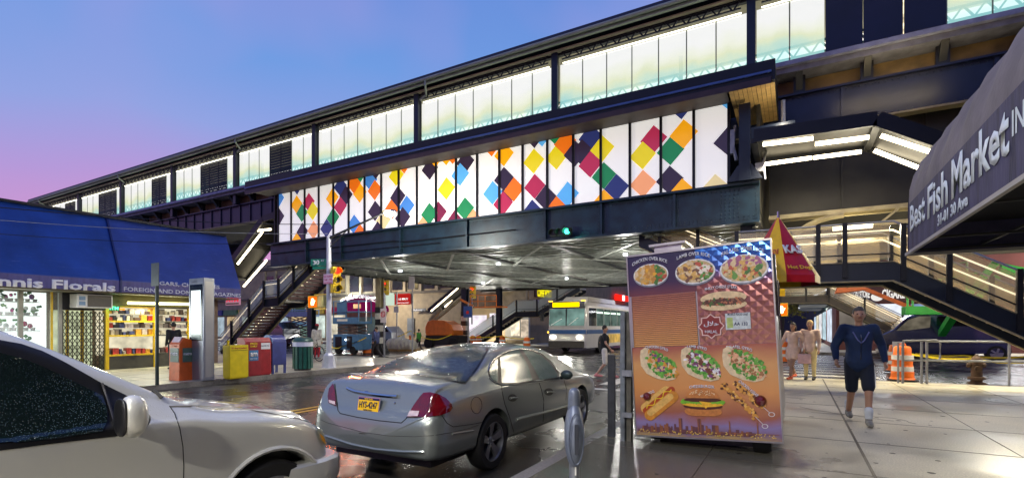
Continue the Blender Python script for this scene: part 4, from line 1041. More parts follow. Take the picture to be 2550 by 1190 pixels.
def patch(poly,bvh,name,mats,parent,off=.004,step=7,mirror=None,thick=0,smooth=True,maxd=30):
    """polygon in photo pixels laid on the real body surface"""
    P=[]
    n=len(poly)
    for i in range(n):
        a=Vector(poly[i]);b=Vector(poly[(i+1)%n]); k=max(1,int((b-a).length/step))
        for j_ in range(k): P.append(a.lerp(b,j_/k))
    xs=[p[0] for p in P];ys=[p[1] for p in P]
    def inside(x,y):
        c=False;j_=len(P)-1
        for i in range(len(P)):
            if (P[i][1]>y)!=(P[j_][1]>y) and x<(P[j_][0]-P[i][0])*(y-P[i][1])/(P[j_][1]-P[i][1])+P[i][0]: c=not c
            j_=i
        return c
    pts=[Vector((p[0],p[1])) for p in P]; ne=len(pts)
    x=min(xs)+step/2
    while x<max(xs):
        y=min(ys)+step/2
        while y<max(ys):
            if inside(x,y): pts.append(Vector((x,y)))
            y+=step
        x+=step
    v,e,f,*_=delaunay_2d_cdt(pts,[(i,(i+1)%ne) for i in range(ne)],[list(range(ne))],1,1e-3)
    m=MB(); vs=[]; ok=[]
    for q in v:
        d=ray(q[0],q[1]).normalized(); h=bvh.ray_cast(EYE,d,maxd)
        if h[0] is None: vs.append(Vector((0,0,0))); ok.append(False)
        else:
            nrm=h[1]; nrm=-nrm if nrm.dot(d)>0 else nrm
            vs.append(h[0]+nrm*off); ok.append(True)
    fs=[list(t) for t in f if all(ok[i] for i in t) and max((vs[t[i]]-vs[t[(i+1)%len(t)]]).length for i in range(len(t)))<.45]
    m.add(vs,fs)
    if not fs: print('PATCH EMPTY',name); return None
    if mirror is not None:
        u_=sorted(set(i for t in fs for i in t)); mq={a:i for i,a in enumerate(u_)}
        m2=MB().add([Vector((2*mirror-vs[i].x,vs[i].y,vs[i].z)) for i in u_],[[mq[i] for i in t[::-1]] for t in fs]); m2.build(name,mats,parent,smooth=smooth,fix=False)
    # drop unused verts
    used=sorted(set(i for t in m.f for i in t)); mp={u:i for i,u in enumerate(used)}
    m.v=[m.v[u] for u in used]; m.f=[[mp[i] for i in t] for t in m.f]
    o=m.build(name,mats,parent,smooth=smooth,fix=False)
    return o
def strip(path,bvh,name,mat,parent,w=.008,off=.004,mirror=None,closed=False,h=None):
    """line in photo pixels laid as a bead on the body"""
    P=[];n=len(path)
    for i in range(n if closed else n-1):
        a=Vector(path[i]);b=Vector(path[(i+1)%n]); k=max(1,int((b-a).length/8))
        for j_ in range(k): P.append(a.lerp(b,j_/k))
    if not closed: P.append(Vector(path[-1]))
    q=[]
    for p in P:
        d=ray(p[0],p[1]).normalized(); h_=bvh.ray_cast(EYE,d,30)
        if h_[0] is not None:
            nn=h_[1] if h_[1].dot(d)<0 else -h_[1]; q.append(h_[0]+nn*off)
    if closed and q: q.append(q[0])
    if len(q)<2: print('STRIP EMPTY',name); return
    segs=[[q[0]]]
    for p in q[1:]:
        if (p-segs[-1][-1]).length<.4: segs[-1].append(p)
        else: segs.append([p])
    m=MB()
    for s in segs:
        if len(s)>1:
            m.tube(s,w,6)
            if mirror is not None: MB().tube([Vector((2*mirror-p.x,p.y,p.z)) for p in s],w,6).build(name,mat,parent,smooth=True)
    return m.build(name,mat,parent,smooth=True)
rimm=M('alloy',(150,152,158),.28,.85,.08,6)
def wheel(c,r,w_,parent,side=1,spokes=5,rim=rimm):
    x,y,z=c
    tprof=[(r*.70,-w_/2),(r*.93,-w_/2),(r*.985,-w_*.38),(r,-w_*.2),(r,w_*.2),(r*.985,w_*.38),(r*.93,w_/2),(r*.70,w_/2)]
    t=MB().lathe(tprof,c,40,'X',closed=True).build('wheel',rubber,parent,smooth=True)
    m=MB(); s=side; R_=r*.71
    m.lathe([(R_,-w_*.45*s),(R_,w_*.46*s),(R_*.93,w_*.46*s),(R_*.90,w_*.30*s),(R_*.88,-w_*.2*s),(R_*.88,-w_*.45*s)],c,36,'X',closed=True)
    m.lathe([(0,w_*.30*s),(R_*.16,w_*.30*s),(R_*.24,w_*.22*s),(R_*.26,0),(0,0)],c,20,'X')
    for k in range(spokes):
        a=2*math.pi*k/spokes+.3
        d=Vector((0,math.cos(a),math.sin(a))); pr=Vector((0,-math.sin(a),math.cos(a)))
        C0=Vector(c)
        def q(rad,wd,off,dep): return C0+d*rad+pr*wd+Vector((off*s,0,0))
        A_=[q(R_*.15,-R_*.13,w_*.26,0),q(R_*.15,R_*.13,w_*.26,0),q(R_*.9,R_*.21,w_*.38,0),q(R_*.9,-R_*.21,w_*.38,0)]
        B_=[p-Vector((.035*s,0,0)) for p in A_]
        m.add(A_+B_,[(0,1,2,3),(7,6,5,4),(0,4,5,1),(1,5,6,2),(2,6,7,3),(3,7,4,0)])
    for k in range(5):
        a=2*math.pi*k/5; m.ell(Vector(c)+Vector((w_*.3*s,math.cos(a)*R_*.17,math.sin(a)*R_*.17)),.012,.014,.014,6,4)
    m.build('rim',rim,t,smooth=True)
    MB().lathe([(0,-.02*s),(R_*.9,-.02*s),(R_*.9,-.03*s),(0,-.03*s)],c,24,'X').build('brake_shadow_disc',M('brake_dark',(26,24,24),.5,.5,.2,10),t)
def paintm(name,c,metal=.45,rough=.33,drop=.25):
    m=bpy.data.materials.new(name); m.use_nodes=True; n=m.node_tree; b=n.nodes['Principled BSDF']
    b.inputs['Base Color'].default_value=S(*c); b.inputs['Metallic'].default_value=metal; b.inputs['Roughness'].default_value=rough
    b.inputs['Coat Weight'].default_value=1; b.inputs['Coat Roughness'].default_value=.05
    t=n.nodes.new('ShaderNodeTexCoord'); v=n.nodes.new('ShaderNodeTexVoronoi'); v.inputs['Scale'].default_value=75; n.links.new(t.outputs['Object'],v.inputs['Vector'])
    q=n.nodes.new('ShaderNodeMapRange'); q.inputs[1].default_value=0; q.inputs[2].default_value=.32; q.inputs[3].default_value=1; q.inputs[4].default_value=0; n.links.new(v.outputs['Distance'],q.inputs[0])
    # droplets only on upward faces
    g=n.nodes.new('ShaderNodeNewGeometry'); s=n.nodes.new('ShaderNodeSeparateXYZ'); n.links.new(g.outputs['Normal'],s.inputs[0])
    u=n.nodes.new('ShaderNodeMapRange'); n.links.new(s.outputs[2],u.inputs[0]); u.inputs[1].default_value=.3; u.inputs[2].default_value=.85; u.inputs[3].default_value=.12; u.inputs[4].default_value=1
    mu=n.nodes.new('ShaderNodeMath'); mu.operation='MULTIPLY'; n.links.new(q.outputs[0],mu.inputs[0]); n.links.new(u.outputs[0],mu.inputs[1])
    bp=n.nodes.new('ShaderNodeBump'); bp.inputs['Strength'].default_value=drop; bp.inputs['Distance'].default_value=.006; n.links.new(mu.outputs[0],bp.inputs['Height'])
    n.links.new(bp.outputs[0],b.inputs['Normal']); n.links.new(bp.outputs[0],b.inputs['Coat Normal'])
    return m
def wetglass(name,c,rough=.06,drop=.6,spec=.7):
    m=bpy.data.materials.new(name); m.use_nodes=True; n=m.node_tree; b=n.nodes['Principled BSDF']
    b.inputs['Roughness'].default_value=rough; b.inputs['Specular IOR Level'].default_value=spec
    t=n.nodes.new('ShaderNodeTexCoord'); v=n.nodes.new('ShaderNodeTexVoronoi'); v.inputs['Scale'].default_value=130; v.inputs['Randomness'].default_value=1; n.links.new(t.outputs['Object'],v.inputs['Vector'])
    q=n.nodes.new('ShaderNodeMapRange'); q.inputs[1].default_value=.05; q.inputs[2].default_value=.3; q.inputs[3].default_value=1; q.inputs[4].default_value=0; n.links.new(v.outputs['Distance'],q.inputs[0])
    z=n.nodes.new('ShaderNodeTexNoise'); z.inputs['Scale'].default_value=2.2; n.links.new(t.outputs['Object'],z.inputs['Vector'])
    r=n.nodes.new('ShaderNodeMapRange'); r.inputs[1].default_value=.32; r.inputs[2].default_value=.55; n.links.new(z.outputs[0],r.inputs[0])
    mu=n.nodes.new('ShaderNodeMath'); mu.operation='MULTIPLY'; n.links.new(q.outputs[0],mu.inputs[0]); n.links.new(r.outputs[0],mu.inputs[1])
    mx=n.nodes.new('ShaderNodeMix'); mx.data_type='RGBA'; n.links.new(mu.outputs[0],mx.inputs[0]); mx.inputs[6].default_value=S(*c); mx.inputs[7].default_value=S(*[min(255,x*2+70) for x in c])
    n.links.new(mx.outputs[2],b.inputs['Base Color'])
    bp=n.nodes.new('ShaderNodeBump'); bp.inputs['Strength'].default_value=drop; bp.inputs['Distance'].default_value=.006; n.links.new(mu.outputs[0],bp.inputs['Height']); n.links.new(bp.outputs[0],b.inputs['Normal'])
    return m
ZG=-.15
# ---- silver-grey sedan ----
CX=-3.98; Y0=3.86
sedan=empty('parked_sedan',(CX,Y0+2.5,ZG),'wet grey-green sedan with yellow licence plate parked at the kerb','car')
SP=paintm('sedan_paint',(134,140,136),.55,.3,.5)
st_=[(-.02,.52,.535,.545,.05,.03),(-.016,.49,.53,.56,.34,.26),(-.006,.45,.57,.62,.50,.40),(0,.40,.60,.66,.60,.48),(.035,.34,.66,.745,.77,.64),(.10,.31,.71,.80,.865,.74),(.17,.30,.78,.97,.885,.74),(.24,.29,.84,1.055,.90,.72),(.40,.285,.87,1.085,.915,.71),(.78,.28,.90,1.115,.93,.70),(1.25,.27,.92,1.275,.935,.655),(1.65,.26,.93,1.375,.935,.60),(2.15,.26,.93,1.425,.935,.565),(2.65,.26,.92,1.42,.935,.565),(3.05,.26,.91,1.36,.935,.60),(3.55,.26,.88,1.16,.93,.67),(3.9,.27,.86,1.01,.925,.70),(4.35,.28,.80,.925,.90,.66),(4.7,.29,.72,.85,.85,.58),(4.88,.31,.62,.74,.74,.48),(4.96,.36,.52,.60,.55,.35),(4.97,.42,.5,.54,.35,.2),(4.975,.47,.49,.50,.05,.03)]
body=loft_body('body',st_,CX,Y0,ZG,[SP,black],sedan,[Y0+1.13,Y0+3.87],.37)
bv=bvh_of(body,ORG[sedan.name])
def Z1(L): return [(780+x/3.1875,820+y/3.1875) for x,y in L]
gl_s=wetglass('sedan_glass',(84,108,98),.14); gl_r=wetglass('sedan_rear_glass',(30,40,40),.16)
seal=M('window_seal',(10,10,12),.4,0,.1,5)
rg=Z1([(492,345),(600,258),(735,180),(880,118),(1010,112),(1200,122),(1385,152),(1335,240),(1290,310),(1203,425),(1000,388),(760,355)])
patch(Z1([(478,350),(595,252),(730,172),(878,108),(1010,102),(1200,112),(1400,146),(1350,242),(1302,318),(1207,436),(1000,398),(760,364)]),bv,'rear_window_seal',seal,sedan,.003)
patch(rg,bv,'rear_window',gl_r,sedan,.007)
patch(Z1([(1385,330),(1400,275),(1440,232),(1500,192),(1560,168),(1640,155),(1740,165),(1810,195),(1880,250),(1950,345),(1950,385),(1800,415),(1600,435),(1490,435),(1430,412),(1395,380)]),bv,'side_window_seal',seal,sedan,.003,mirror=CX)
patch(Z1([(1395,330),(1412,280),(1440,248),(1462,232),(1462,418),(1425,400),(1402,370)]),bv,'quarter_window',gl_s,sedan,.007,mirror=CX)
patch(Z1([(1480,222),(1530,192),(1580,173),(1630,166),(1670,230),(1702,290),(1738,405),(1620,423),(1494,426)]),bv,'rear_door_window',gl_s,sedan,.007,mirror=CX)
patch(Z1([(1662,166),(1735,176),(1800,205),(1868,262),(1936,352),(1930,380),(1795,400),(1760,330),(1715,250)]),bv,'front_door_window',gl_s,sedan,.007,mirror=CX)
strip(Z1([(1385,330),(1400,275),(1440,232),(1500,192),(1560,168),(1640,155),(1740,165),(1810,195),(1880,250),(1950,345)]),bv,'window_trim',chrome,sedan,.006,.006,mirror=CX)
strip(Z1([(1395,385),(1430,416),(1490,440),(1600,440),(1800,420),(1940,395)]),bv,'window_trim',SP,sedan,.008,.006,mirror=CX)
tail=M('tail_red',(96,2,10),.08,0,.25,9,coat=1); clearl=M('lens_clear',(200,180,180),.1,0,.2,20)
tl_=Z1([(878,505),(930,500),(985,512),(1050,548),(1092,592),(1100,620),(1078,652),(1000,682),(900,697),(745,700),(790,620),(835,555)])
o=patch(tl_,bv,'tail_light',tail,sedan,.012,5)
patch(Z1([(775,645),(850,648),(835,696),(750,697)]),bv,'reverse_light',clearl,sedan,.018,5)
patch(Z1([(163,430),(176,480),(184,560),(187,610),(160,600),(128,585),(120,530),(130,470)]),bv,'tail_light',tail,sedan,.012,4)
patch(Z1([(132,560),(180,572),(185,604),(135,588)]),bv,'reverse_light',clearl,sedan,.018,4)
# trunk lid seams, bumper lines
dk=M('seam',(22,21,20),.6,0,.1,5)
strip(Z1([(172,430),(186,540),(196,640),(215,665),(350,695),(520,722),(700,740),(738,706),(800,600),(850,530),(880,502)]),bv,'trunk_seam',dk,sedan,.005,.001)
strip(Z1([(60,715),(110,738),(400,815),(600,842),(800,848),(950,840),(1100,815),(1240,782),(1368,735)]),bv,'bumper_crease',M('crease_grey',(60,60,58),.5,.3,.1,5),sedan,.003,.0005)
strip(Z1([(100,840),(300,905),(500,945),(700,965),(880,968)]),bv,'bumper_lip',SP,sedan,.014,.006)
strip(Z1([(1100,826),(1265,800)]),bv,'bumper_trim',SP,sedan,.012,.006)
strip(Z1([(1020,680),(1060,740),(1110,770),(1250,752),(1370,730)]),bv,'bumper_seam',dk,sedan,.004,.001)
strip(Z1([(1492,440),(1500,500),(1520,590),(1560,700),(1588,800),(1592,900)]),bv,'door_seam',dk,sedan,.005,.0,mirror=CX)
strip(Z1([(1792,418),(1812,480),(1830,560),(1826,700),(1812,830),(1800,850)]),bv,'door_seam',dk,sedan,.005,.0,mirror=CX)
strip(Z1([(1990,400),(2010,470),(2005,560)]),bv,'door_seam',dk,sedan,.005,.0,mirror=CX)
strip(Z1([(1606,714),(1700,690),(1820,660),(1950,626),(2035,598)]),bv,'door_moulding',SP,sedan,.022,.004,mirror=CX)
strip(Z1([(1560,905),(1700,870),(1850,810),(1990,752)]),bv,'sill_line',dk,sedan,.008,.002,mirror=CX)
fd=[(1295+44*math.cos(a*.3927),600+66*math.sin(a*.3927)) for a in range(16)]
strip(Z1(fd),bv,'fuel_door',dk,sedan,.004,.0,closed=True)
for hx,hy in((1580,542),(1868,494)):
    el=[(hx+36*math.cos(a*.3927),hy+30*math.sin(a*.3927)) for a in range(16)]
    patch(Z1(el),bv,'handle_cup',M('handle_shade',(58,58,54),.4,.3,.1,5),sedan,.004,3,mirror=CX)
    strip(Z1([(hx-28,hy+4),(hx,hy-2),(hx+30,hy)]),bv,'door_handle',SP,sedan,.013,.02,mirror=CX)
# chrome bar and badge
strip(Z1([(275,468),(340,492),(480,515),(600,528),(672,532)]),bv,'chrome_bar',chrome,sedan,.018,.012)
o=patch(Z1([(255,455),(440,482),(690,512),(688,548),(420,520),(270,490)]),bv,'plate_recess',SP,sedan,.003)
d0=ray(*Z1([(460,595)])[0]); h0=bv.ray_cast(EYE,d0.normalized(),30)
pc=h0[0]; 
def plate(pc,parent,xd,s,nd):
    xd=Vector(xd).normalized(); nd=Vector(nd).normalized(); ud=nd.cross(xd).normalized(); ud=ud if ud.z>0 else -ud
    def q(a,b,d): return pc+xd*a+ud*b+nd*d
    m=MB()
    for (w_,h_,d0_,d1_,k) in((.158,.082,.0,.012,0),(.150,.074,.0121,.014,1)):
        m.mat(k).add([q(-w_,-h_,d0_),q(w_,-h_,d0_),q(w_,h_,d0_),q(-w_,h_,d0_),q(-w_,-h_,d1_),q(w_,-h_,d1_),q(w_,h_,d1_),q(-w_,h_,d1_)],[(0,3,2,1),(4,5,6,7),(0,1,5,4),(1,2,6,5),(2,3,7,6),(3,0,4,7)])
    m.mat(2).add([q(-.15,.05,.0145),q(.15,.05,.0145),q(.15,.074,.0145),q(-.15,.074,.0145)],[(0,1,2,3)])
    m.build('licence_plate',[chrome,M('plate_yellow',(236,186,20),.4,0,.08,8),M('plate_navy',(20,26,70),.4,0,.05,5)],parent,fix=False)
    text('HYS-4247',q(-.13,-.035,.016),xd,ud,M('plate_ink',(24,28,60),.5,0,.05,5),.26,.07,parent,'plate_lettering',.02)
    text('NEW YORK',q(-.06,.054,.016),xd,ud,M('plate_yellow2',(240,190,30),.4,0,.08,8),.12,.016,parent,'plate_lettering',.02)
    text('EMPIRE STATE',q(-.06,-.062,.016),xd,ud,M('plate_ink',(24,28,60)),.12,.014,parent,'plate_lettering',.02)
plate(pc+Vector((0,-.028,-.0)),sedan,(1,0,0),1,(0,-1,.18))
pk=bv.ray_cast(EYE,ray(*Z1([(648,583)])[0]).normalized(),30)[0]; MB().ell(pk,.013,.013,.013).build('key_lock',chrome,sedan,smooth=True)
pk=bv.ray_cast(EYE,ray(*Z1([(425,500)])[0]).normalized(),30)[0]; MB().ell(pk+Vector((0,-.01,0)),.045,.012,.02).build('badge',M('badge_blue',(90,110,160),.2,.6,.1,5),sedan,smooth=True)
for (a_,b_,t_) in((215,520,'SEDAN'),):
    pass
for s,wy in((1,1.13),(1,3.87),(-1,1.13),(-1,3.87)):
    e=MB()
    wheel((CX+s*.825,Y0+wy,ZG+.325),.325,.21,sedan,s)
    MB().lathe([(.372,-.012),(.385,-.012),(.385,.012),(.372,.012)],(CX+s*.928,Y0+wy,ZG+.345),36,'X',closed=True) 
MB().box(CX-.7,CX+.7,Y0+.25,Y0+4.6,ZG+.2,ZG+.34).build('underbody',black,sedan)
MB().box(CX-.72,CX+.72,Y0+.75,Y0+1.5,ZG+.22,ZG+.72).box(CX-.72,CX+.72,Y0+3.5,Y0+4.2,ZG+.22,ZG+.7).build('wheel_well_liner',black,sedan)
# mirror
pm_=bv.ray_cast(EYE,ray(*Z1([(1958,378)])[0]).normalized(),30)[0] 
if pm_ is None: pm_=Vector((-3.15,Y0+3.3,.85))
for s in(1,-1):
    x=pm_.x+.10 if s>0 else 2*CX-pm_.x-.10
    MB().ell((x,pm_.y+.02,pm_.z+.04),.10,.055,.07).build('wing_mirror',SP if s<0 else M('mirror_dark',(60,72,70),.15,.4,.1,5),sedan,smooth=True)
    MB().cap((x-s*.12,pm_.y+.03,pm_.z-.01),(x-s*.03,pm_.y+.02,pm_.z),.03,.025).build('mirror_arm',black,sedan,smooth=True)
# headrests hinted inside: third brake light on shelf
MB().cap((CX-.15,Y0+.92,ZG+1.135),(CX+.15,Y0+.92,ZG+1.135),.018,.018).build('high_brake_light',M('tail_red',(96,2,10)),sedan,smooth=True)

# ---- white van/suv, front half in frame ----
VX=-4.04; VY=-1.75
suv=empty('white_suv',(VX,.6,ZG),'pearl white SUV in the near left corner, wet and cropped by the frame','car')
VP=paintm('suv_paint',(196,196,190),.25,.33,.4)
st2=[(-.01,.7,.9,1.0,.5,.4),(0,.5,.95,1.1,.7,.6),(.06,.40,1.05,1.30,.85,.68),(.2,.34,1.1,1.6,.90,.66),(.5,.32,1.12,1.80,.925,.64),(1.2,.30,1.13,1.86,.93,.64),(2.0,.30,1.13,1.85,.93,.64),(2.35,.30,1.125,1.80,.93,.65),(2.7,.30,1.12,1.66,.93,.67),(3.1,.30,1.11,1.42,.93,.70),(3.45,.30,1.08,1.20,.928,.74),(3.65,.30,1.04,1.13,.925,.75),(3.95,.31,.99,1.09,.92,.72),(4.25,.33,.91,1.03,.90,.66),(4.42,.36,.82,.94,.87,.60),(4.50,.40,.70,.80,.80,.5),(4.54,.44,.6,.68,.72,.42),(4.55,.5,.57,.6,.5,.3)]
vb=loft_body('body',st2,VX,VY,ZG,[VP,black],suv,[VY+.85,VY+3.94],.42)
vv=bvh_of(vb,ORG[suv.name])
def Z2(L): return [(x/2.902,780+y/2.902) for x,y in L]
gl_v=wetglass('suv_glass',(10,22,22),.04,.5,.8)
patch(Z2([(-260,150),(0,195),(150,222),(300,272),(480,360),(620,440),(735,505),(925,600),(890,700),(852,885),(500,925),(0,990),(-260,1020)]),vv,'side_window_frame',black,suv,.004,mirror=VX)
patch(Z2([(-260,235),(0,290),(150,325),(300,385),(450,455),(600,530),(735,600),(765,680),(770,780),(735,850),(400,905),(0,940),(-260,968)]),vv,'side_window',gl_v,suv,.010,mirror=VX)
strip(Z2([(728,508),(765,610),(800,720),(845,870)]),vv,'mirror_sail_edge',M('sail_grey',(44,44,52),.4,.2,.1,5),suv,.006,.012)
strip(Z2([(1225,668),(1262,720),(1300,830),(1322,960),(1328,1100),(1326,1200)]),vv,'fender_seam',dk,suv,.0028,.0,mirror=VX)
strip(Z2([(1230,672),(1400,668),(1700,682),(1950,720),(2150,760),(2290,800)]),vv,'hood_seam',M('seam_soft',(120,116,106),.5,0,.1,5),suv,.005,.0,mirror=VX)
patch(Z2([(2290,792),(2318,812),(2350,870),(2378,940),(2370,975),(2335,950),(2300,905),(2283,850)]),vv,'headlight',M('headlight_lens',(176,176,150),.06,.1,.2,9,coat=1),suv,.012,3,mirror=VX)
patch(Z2([(2295,865),(2325,890),(2350,935),(2340,948),(2312,915)]),vv,'indicator',M('amber_lens',(220,150,40),.2,0,.2,9),suv,.017,3,mirror=VX)
# bumper
bp_=[(.90,3.99),(.945,4.16),(.955,4.36),(.925,4.50),(.85,4.585),(.7,4.63),(.4,4.66),(0,4.67)]
pth=[(x_,y_) for x_,y_ in bp_]+[(-x_,y_) for x_,y_ in bp_[-2::-1]]
secb=[(-.16,.66),(-.03,.66),(-.005,.64),(.0,.58),(.0,.50),(-.02,.46),(-.02,.44),(.01,.42),(.01,.34),(-.02,.29),(-.16,.27)]
m=MB(); NB=len(secb)
for i_,(x_,y_) in enumerate(pth):
    a=Vector(pth[max(0,i_-1)]);b=Vector(pth[min(len(pth)-1,i_+1)]); d=(b-a).normalized(); nn=Vector((-d[1],d[0])); 
    if nn.dot(Vector((x_,y_-3.6)))<0: nn=-nn
    for o_,z_ in secb: m.v.append(Vector((VX+x_+nn[0]*o_,VY+y_+nn[1]*o_,ZG+z_)))
for i_ in range(len(pth)-1):
    for k in range(NB): a=i_*NB+k;b=i_*NB+(k+1)%NB; m.f.append([a,b,b+NB,a+NB]); m.m.append(0)
m.f.append(list(range(NB)));m.m.append(0);m.f.append([(len(pth)-1)*NB+k for k in range(NB)]);m.m.append(0)
m.build('front_bumper',VP,suv,smooth=True)
# rubber arch moulding + wheels
for s,wy in((1,.85),(1,3.94),(-1,.85),(-1,3.94)):
    wheel((VX+s*.80,VY+wy,ZG+.37),.37,.24,suv,s)
    q=[(VX+s*.925,VY+wy+.43*math.cos(R(a)),ZG+.39+.43*math.sin(R(a))) for a in range(-8,190,9)]
    MB().tube(q,.018,6).build('wheel_arch',VP,suv,smooth=True)
MB().box(VX-.72,VX+.72,VY+.3,VY+4.3,ZG+.24,ZG+.45).box(VX-.74,VX+.74,VY+3.45,VY+4.4,ZG+.3,ZG+.8).box(VX-.74,VX+.74,VY+.4,VY+1.3,ZG+.3,ZG+.8).build('wheel_well_liner',black,suv)
# mirror: shell, glass side, base
mc=onu(331,1036,-2.93)
def blob(c,rx,ry,rz,e=2.6,n=24,m_=14):
    b=MB(); c=Vector(c); base=[]
    for i in range(m_+1):
        ph=-math.pi/2+math.pi*i/m_
        for k in range(n):
            t=2*math.pi*k/n
            f=lambda w,q: (abs(w)**(2/q))*(1 if w>=0 else -1)
            b.v.append(c+Vector((rx*f(math.cos(ph),e)*f(math.cos(t),e),ry*f(math.cos(ph),e)*f(math.sin(t),e),rz*f(math.sin(ph),e))))
    for i in range(m_):
        for k in range(n):
            a=i*n+k;d=i*n+(k+1)%n; b.f.append([a,d,d+n,a+n]); b.m.append(0)
    return b
blob(mc,.072,.062,.108,2.3).build('wing_mirror',VP,suv,smooth=True)
blob((mc.x-.008,mc.y-.050,mc.z),.062,.014,.096,2.5).build('mirror_rim',black,suv,smooth=True)
MB().cap((mc.x-.06,mc.y+.05,mc.z-.03),(-3.14,mc.y+.06,mc.z-.05),.055,.06,14).build('mirror_base',black,suv,smooth=True)
# wipers and cowl
hp=lambda x,y: (vv.ray_cast(EYE,ray(*Z2([(x,y)])[0]).normalized(),30)[0])
w1=[(1000,520),(1060,535),(1110,570),(1170,625)]; w2=[(1130,552),(1200,570),(1270,590),(1335,650)]
for L in(w1,w2):
    q=[hp(*a) for a in L]; q=[a+Vector((0,0,.012)) for a in q if a is not None]
    if len(q)>1: MB().tube(q,.012,6).tube([a+Vector((0,0,.016)) for a in q[:-1]],.007,6).build('wiper',black,suv,smooth=True)
plate_l=None
# ---------------- food cart ----------------
cart=empty('food_cart',(0,0,0),'halal food cart with printed menu pictures and a brown roller shutter, leaning left','food cart')
O_=onv(1586,1081,6.5); PHI=R(3.1)
cart.location=O_; cart.rotation_euler=(0,-PHI,0); ORG[cart.name]=Vector((0,0,0))
Ri=Matrix.Rotation(PHI,3,'Y')
def FC(px,py):
    p=Ri@(onv(px,py,6.5)-O_); return (p.x,p.z)
Wc=FC(1948,1095)[0]; Hc=FC(1567,641)[1]
print('cart',Wc,Hc,FC(1920,600),FC(1950,1095))
DC=2.9
stl=M('stainless',(170,168,162),.28,.9,.1,3,bump=.1,bscale=8)
m=MB(); m.box(.01,Wc-.01,.012,DC,.02,Hc-.02); m.build('body',stl,cart)
# printed faces: colour ramp of the printed wrap
def printmat(name,stops,z0,z1,var=.25,rough=.22,quilt=False,hnoise=2.2):
    m=bpy.data.materials.new(name); m.use_nodes=True; n=m.node_tree; b=n.nodes['Principled BSDF']; b.inputs['Roughness'].default_value=rough
    t=n.nodes.new('ShaderNodeTexCoord'); s=n.nodes.new('ShaderNodeSeparateXYZ'); n.links.new(t.outputs['Object'],s.inputs[0])
    z=n.nodes.new('ShaderNodeTexNoise'); z.inputs['Scale'].default_value=hnoise; z.inputs['Detail'].default_value=5; n.links.new(t.outputs['Object'],z.inputs['Vector'])
    q=n.nodes.new('ShaderNodeMath'); q.operation='MULTIPLY_ADD'; n.links.new(z.outputs[0],q.inputs[0]); q.inputs[1].default_value=var*(z1-z0); n.links.new(s.outputs[2],q.inputs[2])
    g=n.nodes.new('ShaderNodeMapRange'); n.links.new(q.outputs[0],g.inputs[0]); g.inputs[1].default_value=z0+var*(z1-z0)*.5; g.inputs[2].default_value=z1+var*(z1-z0)*.5
    r=n.nodes.new('ShaderNodeValToRGB'); n.links.new(g.outputs[0],r.inputs[0])
    r.color_ramp.elements[0].position=stops[0][0]; r.color_ramp.elements[0].color=S(*stops[0][1]); r.color_ramp.elements[1].position=stops[-1][0]; r.color_ramp.elements[1].color=S(*stops[-1][1])
    for p_,c_ in stops[1:-1]: x=r.color_ramp.elements.new(p_); x.color=S(*c_)
    n.links.new(r.outputs[0],b.inputs['Base Color'])
    bp=n.nodes.new('ShaderNodeBump'); bp.inputs['Strength'].default_value=.35; bp.inputs['Distance'].default_value=.02
    if quilt:
        outs=[]
        for sgn in(1,-1):
            a=n.nodes.new('ShaderNodeMath'); a.operation='MULTIPLY_ADD'; n.links.new(s.outputs[0],a.inputs[0]); a.inputs[1].default_value=sgn; n.links.new(s.outputs[2],a.inputs[2])
            k=n.nodes.new('ShaderNodeMath'); k.operation='PINGPONG'; k.inputs[1].default_value=.065; n.links.new(a.outputs[0],k.inputs[0]); outs.append(k)
        mn=n.nodes.new('ShaderNodeMath'); mn.operation='MINIMUM'; n.links.new(outs[0].outputs[0],mn.inputs[0]); n.links.new(outs[1].outputs[0],mn.inputs[1])
        sc_=n.nodes.new('ShaderNodeMath'); sc_.operation='MULTIPLY'; sc_.inputs[1].default_value=9; n.links.new(mn.outputs[0],sc_.inputs[0])
        n.links.new(sc_.outputs[0],bp.inputs['Height']); bp.inputs['Strength'].default_value=.4; b.inputs['Metallic'].default_value=.45; b.inputs['Roughness'].default_value=.18
    else: n.links.new(z.outputs[0],bp.inputs['Height'])
    n.links.new(bp.outputs[0],b.inputs['Normal']); return m
zmid=FC(1700,861)[1]; ztopb=FC(1750,724)[1]; xs_=FC(1740,800)[0]
pl=printmat('print_lower',[(0,(170,140,96)),(.06,(130,104,128)),(.14,(140,124,168)),(.26,(160,96,74)),(.52,(214,146,84)),(.8,(212,156,98)),(1,(168,96,80))],0,zmid)
MB().box(0,Wc,-.004,.0115,0,zmid).build('lower_print',pl,cart)
pu=printmat('print_quilted',[(0,(164,112,98)),(.5,(146,92,86)),(.62,(146,90,86)),(.74,(64,88,150)),(1,(44,104,180))],zmid,Hc,.3,.2,True,1.6)
MB().box(xs_,Wc,-.004,.0115,zmid+.003,Hc).build('quilted_panel',pu,cart)
pn=printmat('print_navy',[(0,(110,60,66)),(.3,(60,44,74)),(1,(36,34,70))],ztopb,Hc,.3,.25)
MB().box(0,xs_-.003,-.004,.0115,ztopb+.003,Hc).build('top_print',pn,cart)
x=MB(); n_=27; dz=(ztopb-zmid)/n_
psh=printmat('print_shutter',[(0,(216,160,96)),(.6,(200,136,94)),(1,(170,106,92))],zmid,ztopb,.06,.4,False,.6)
for k in range(n_): x.prism([(.03,0,zmid+k*dz+.003),(.03,-.012,zmid+k*dz+dz*.35),(.03,-.012,zmid+k*dz+dz*.7),(.03,0,zmid+k*dz+dz)],(xs_-.05,0,0))
x.build('roller_shutter',psh,cart)
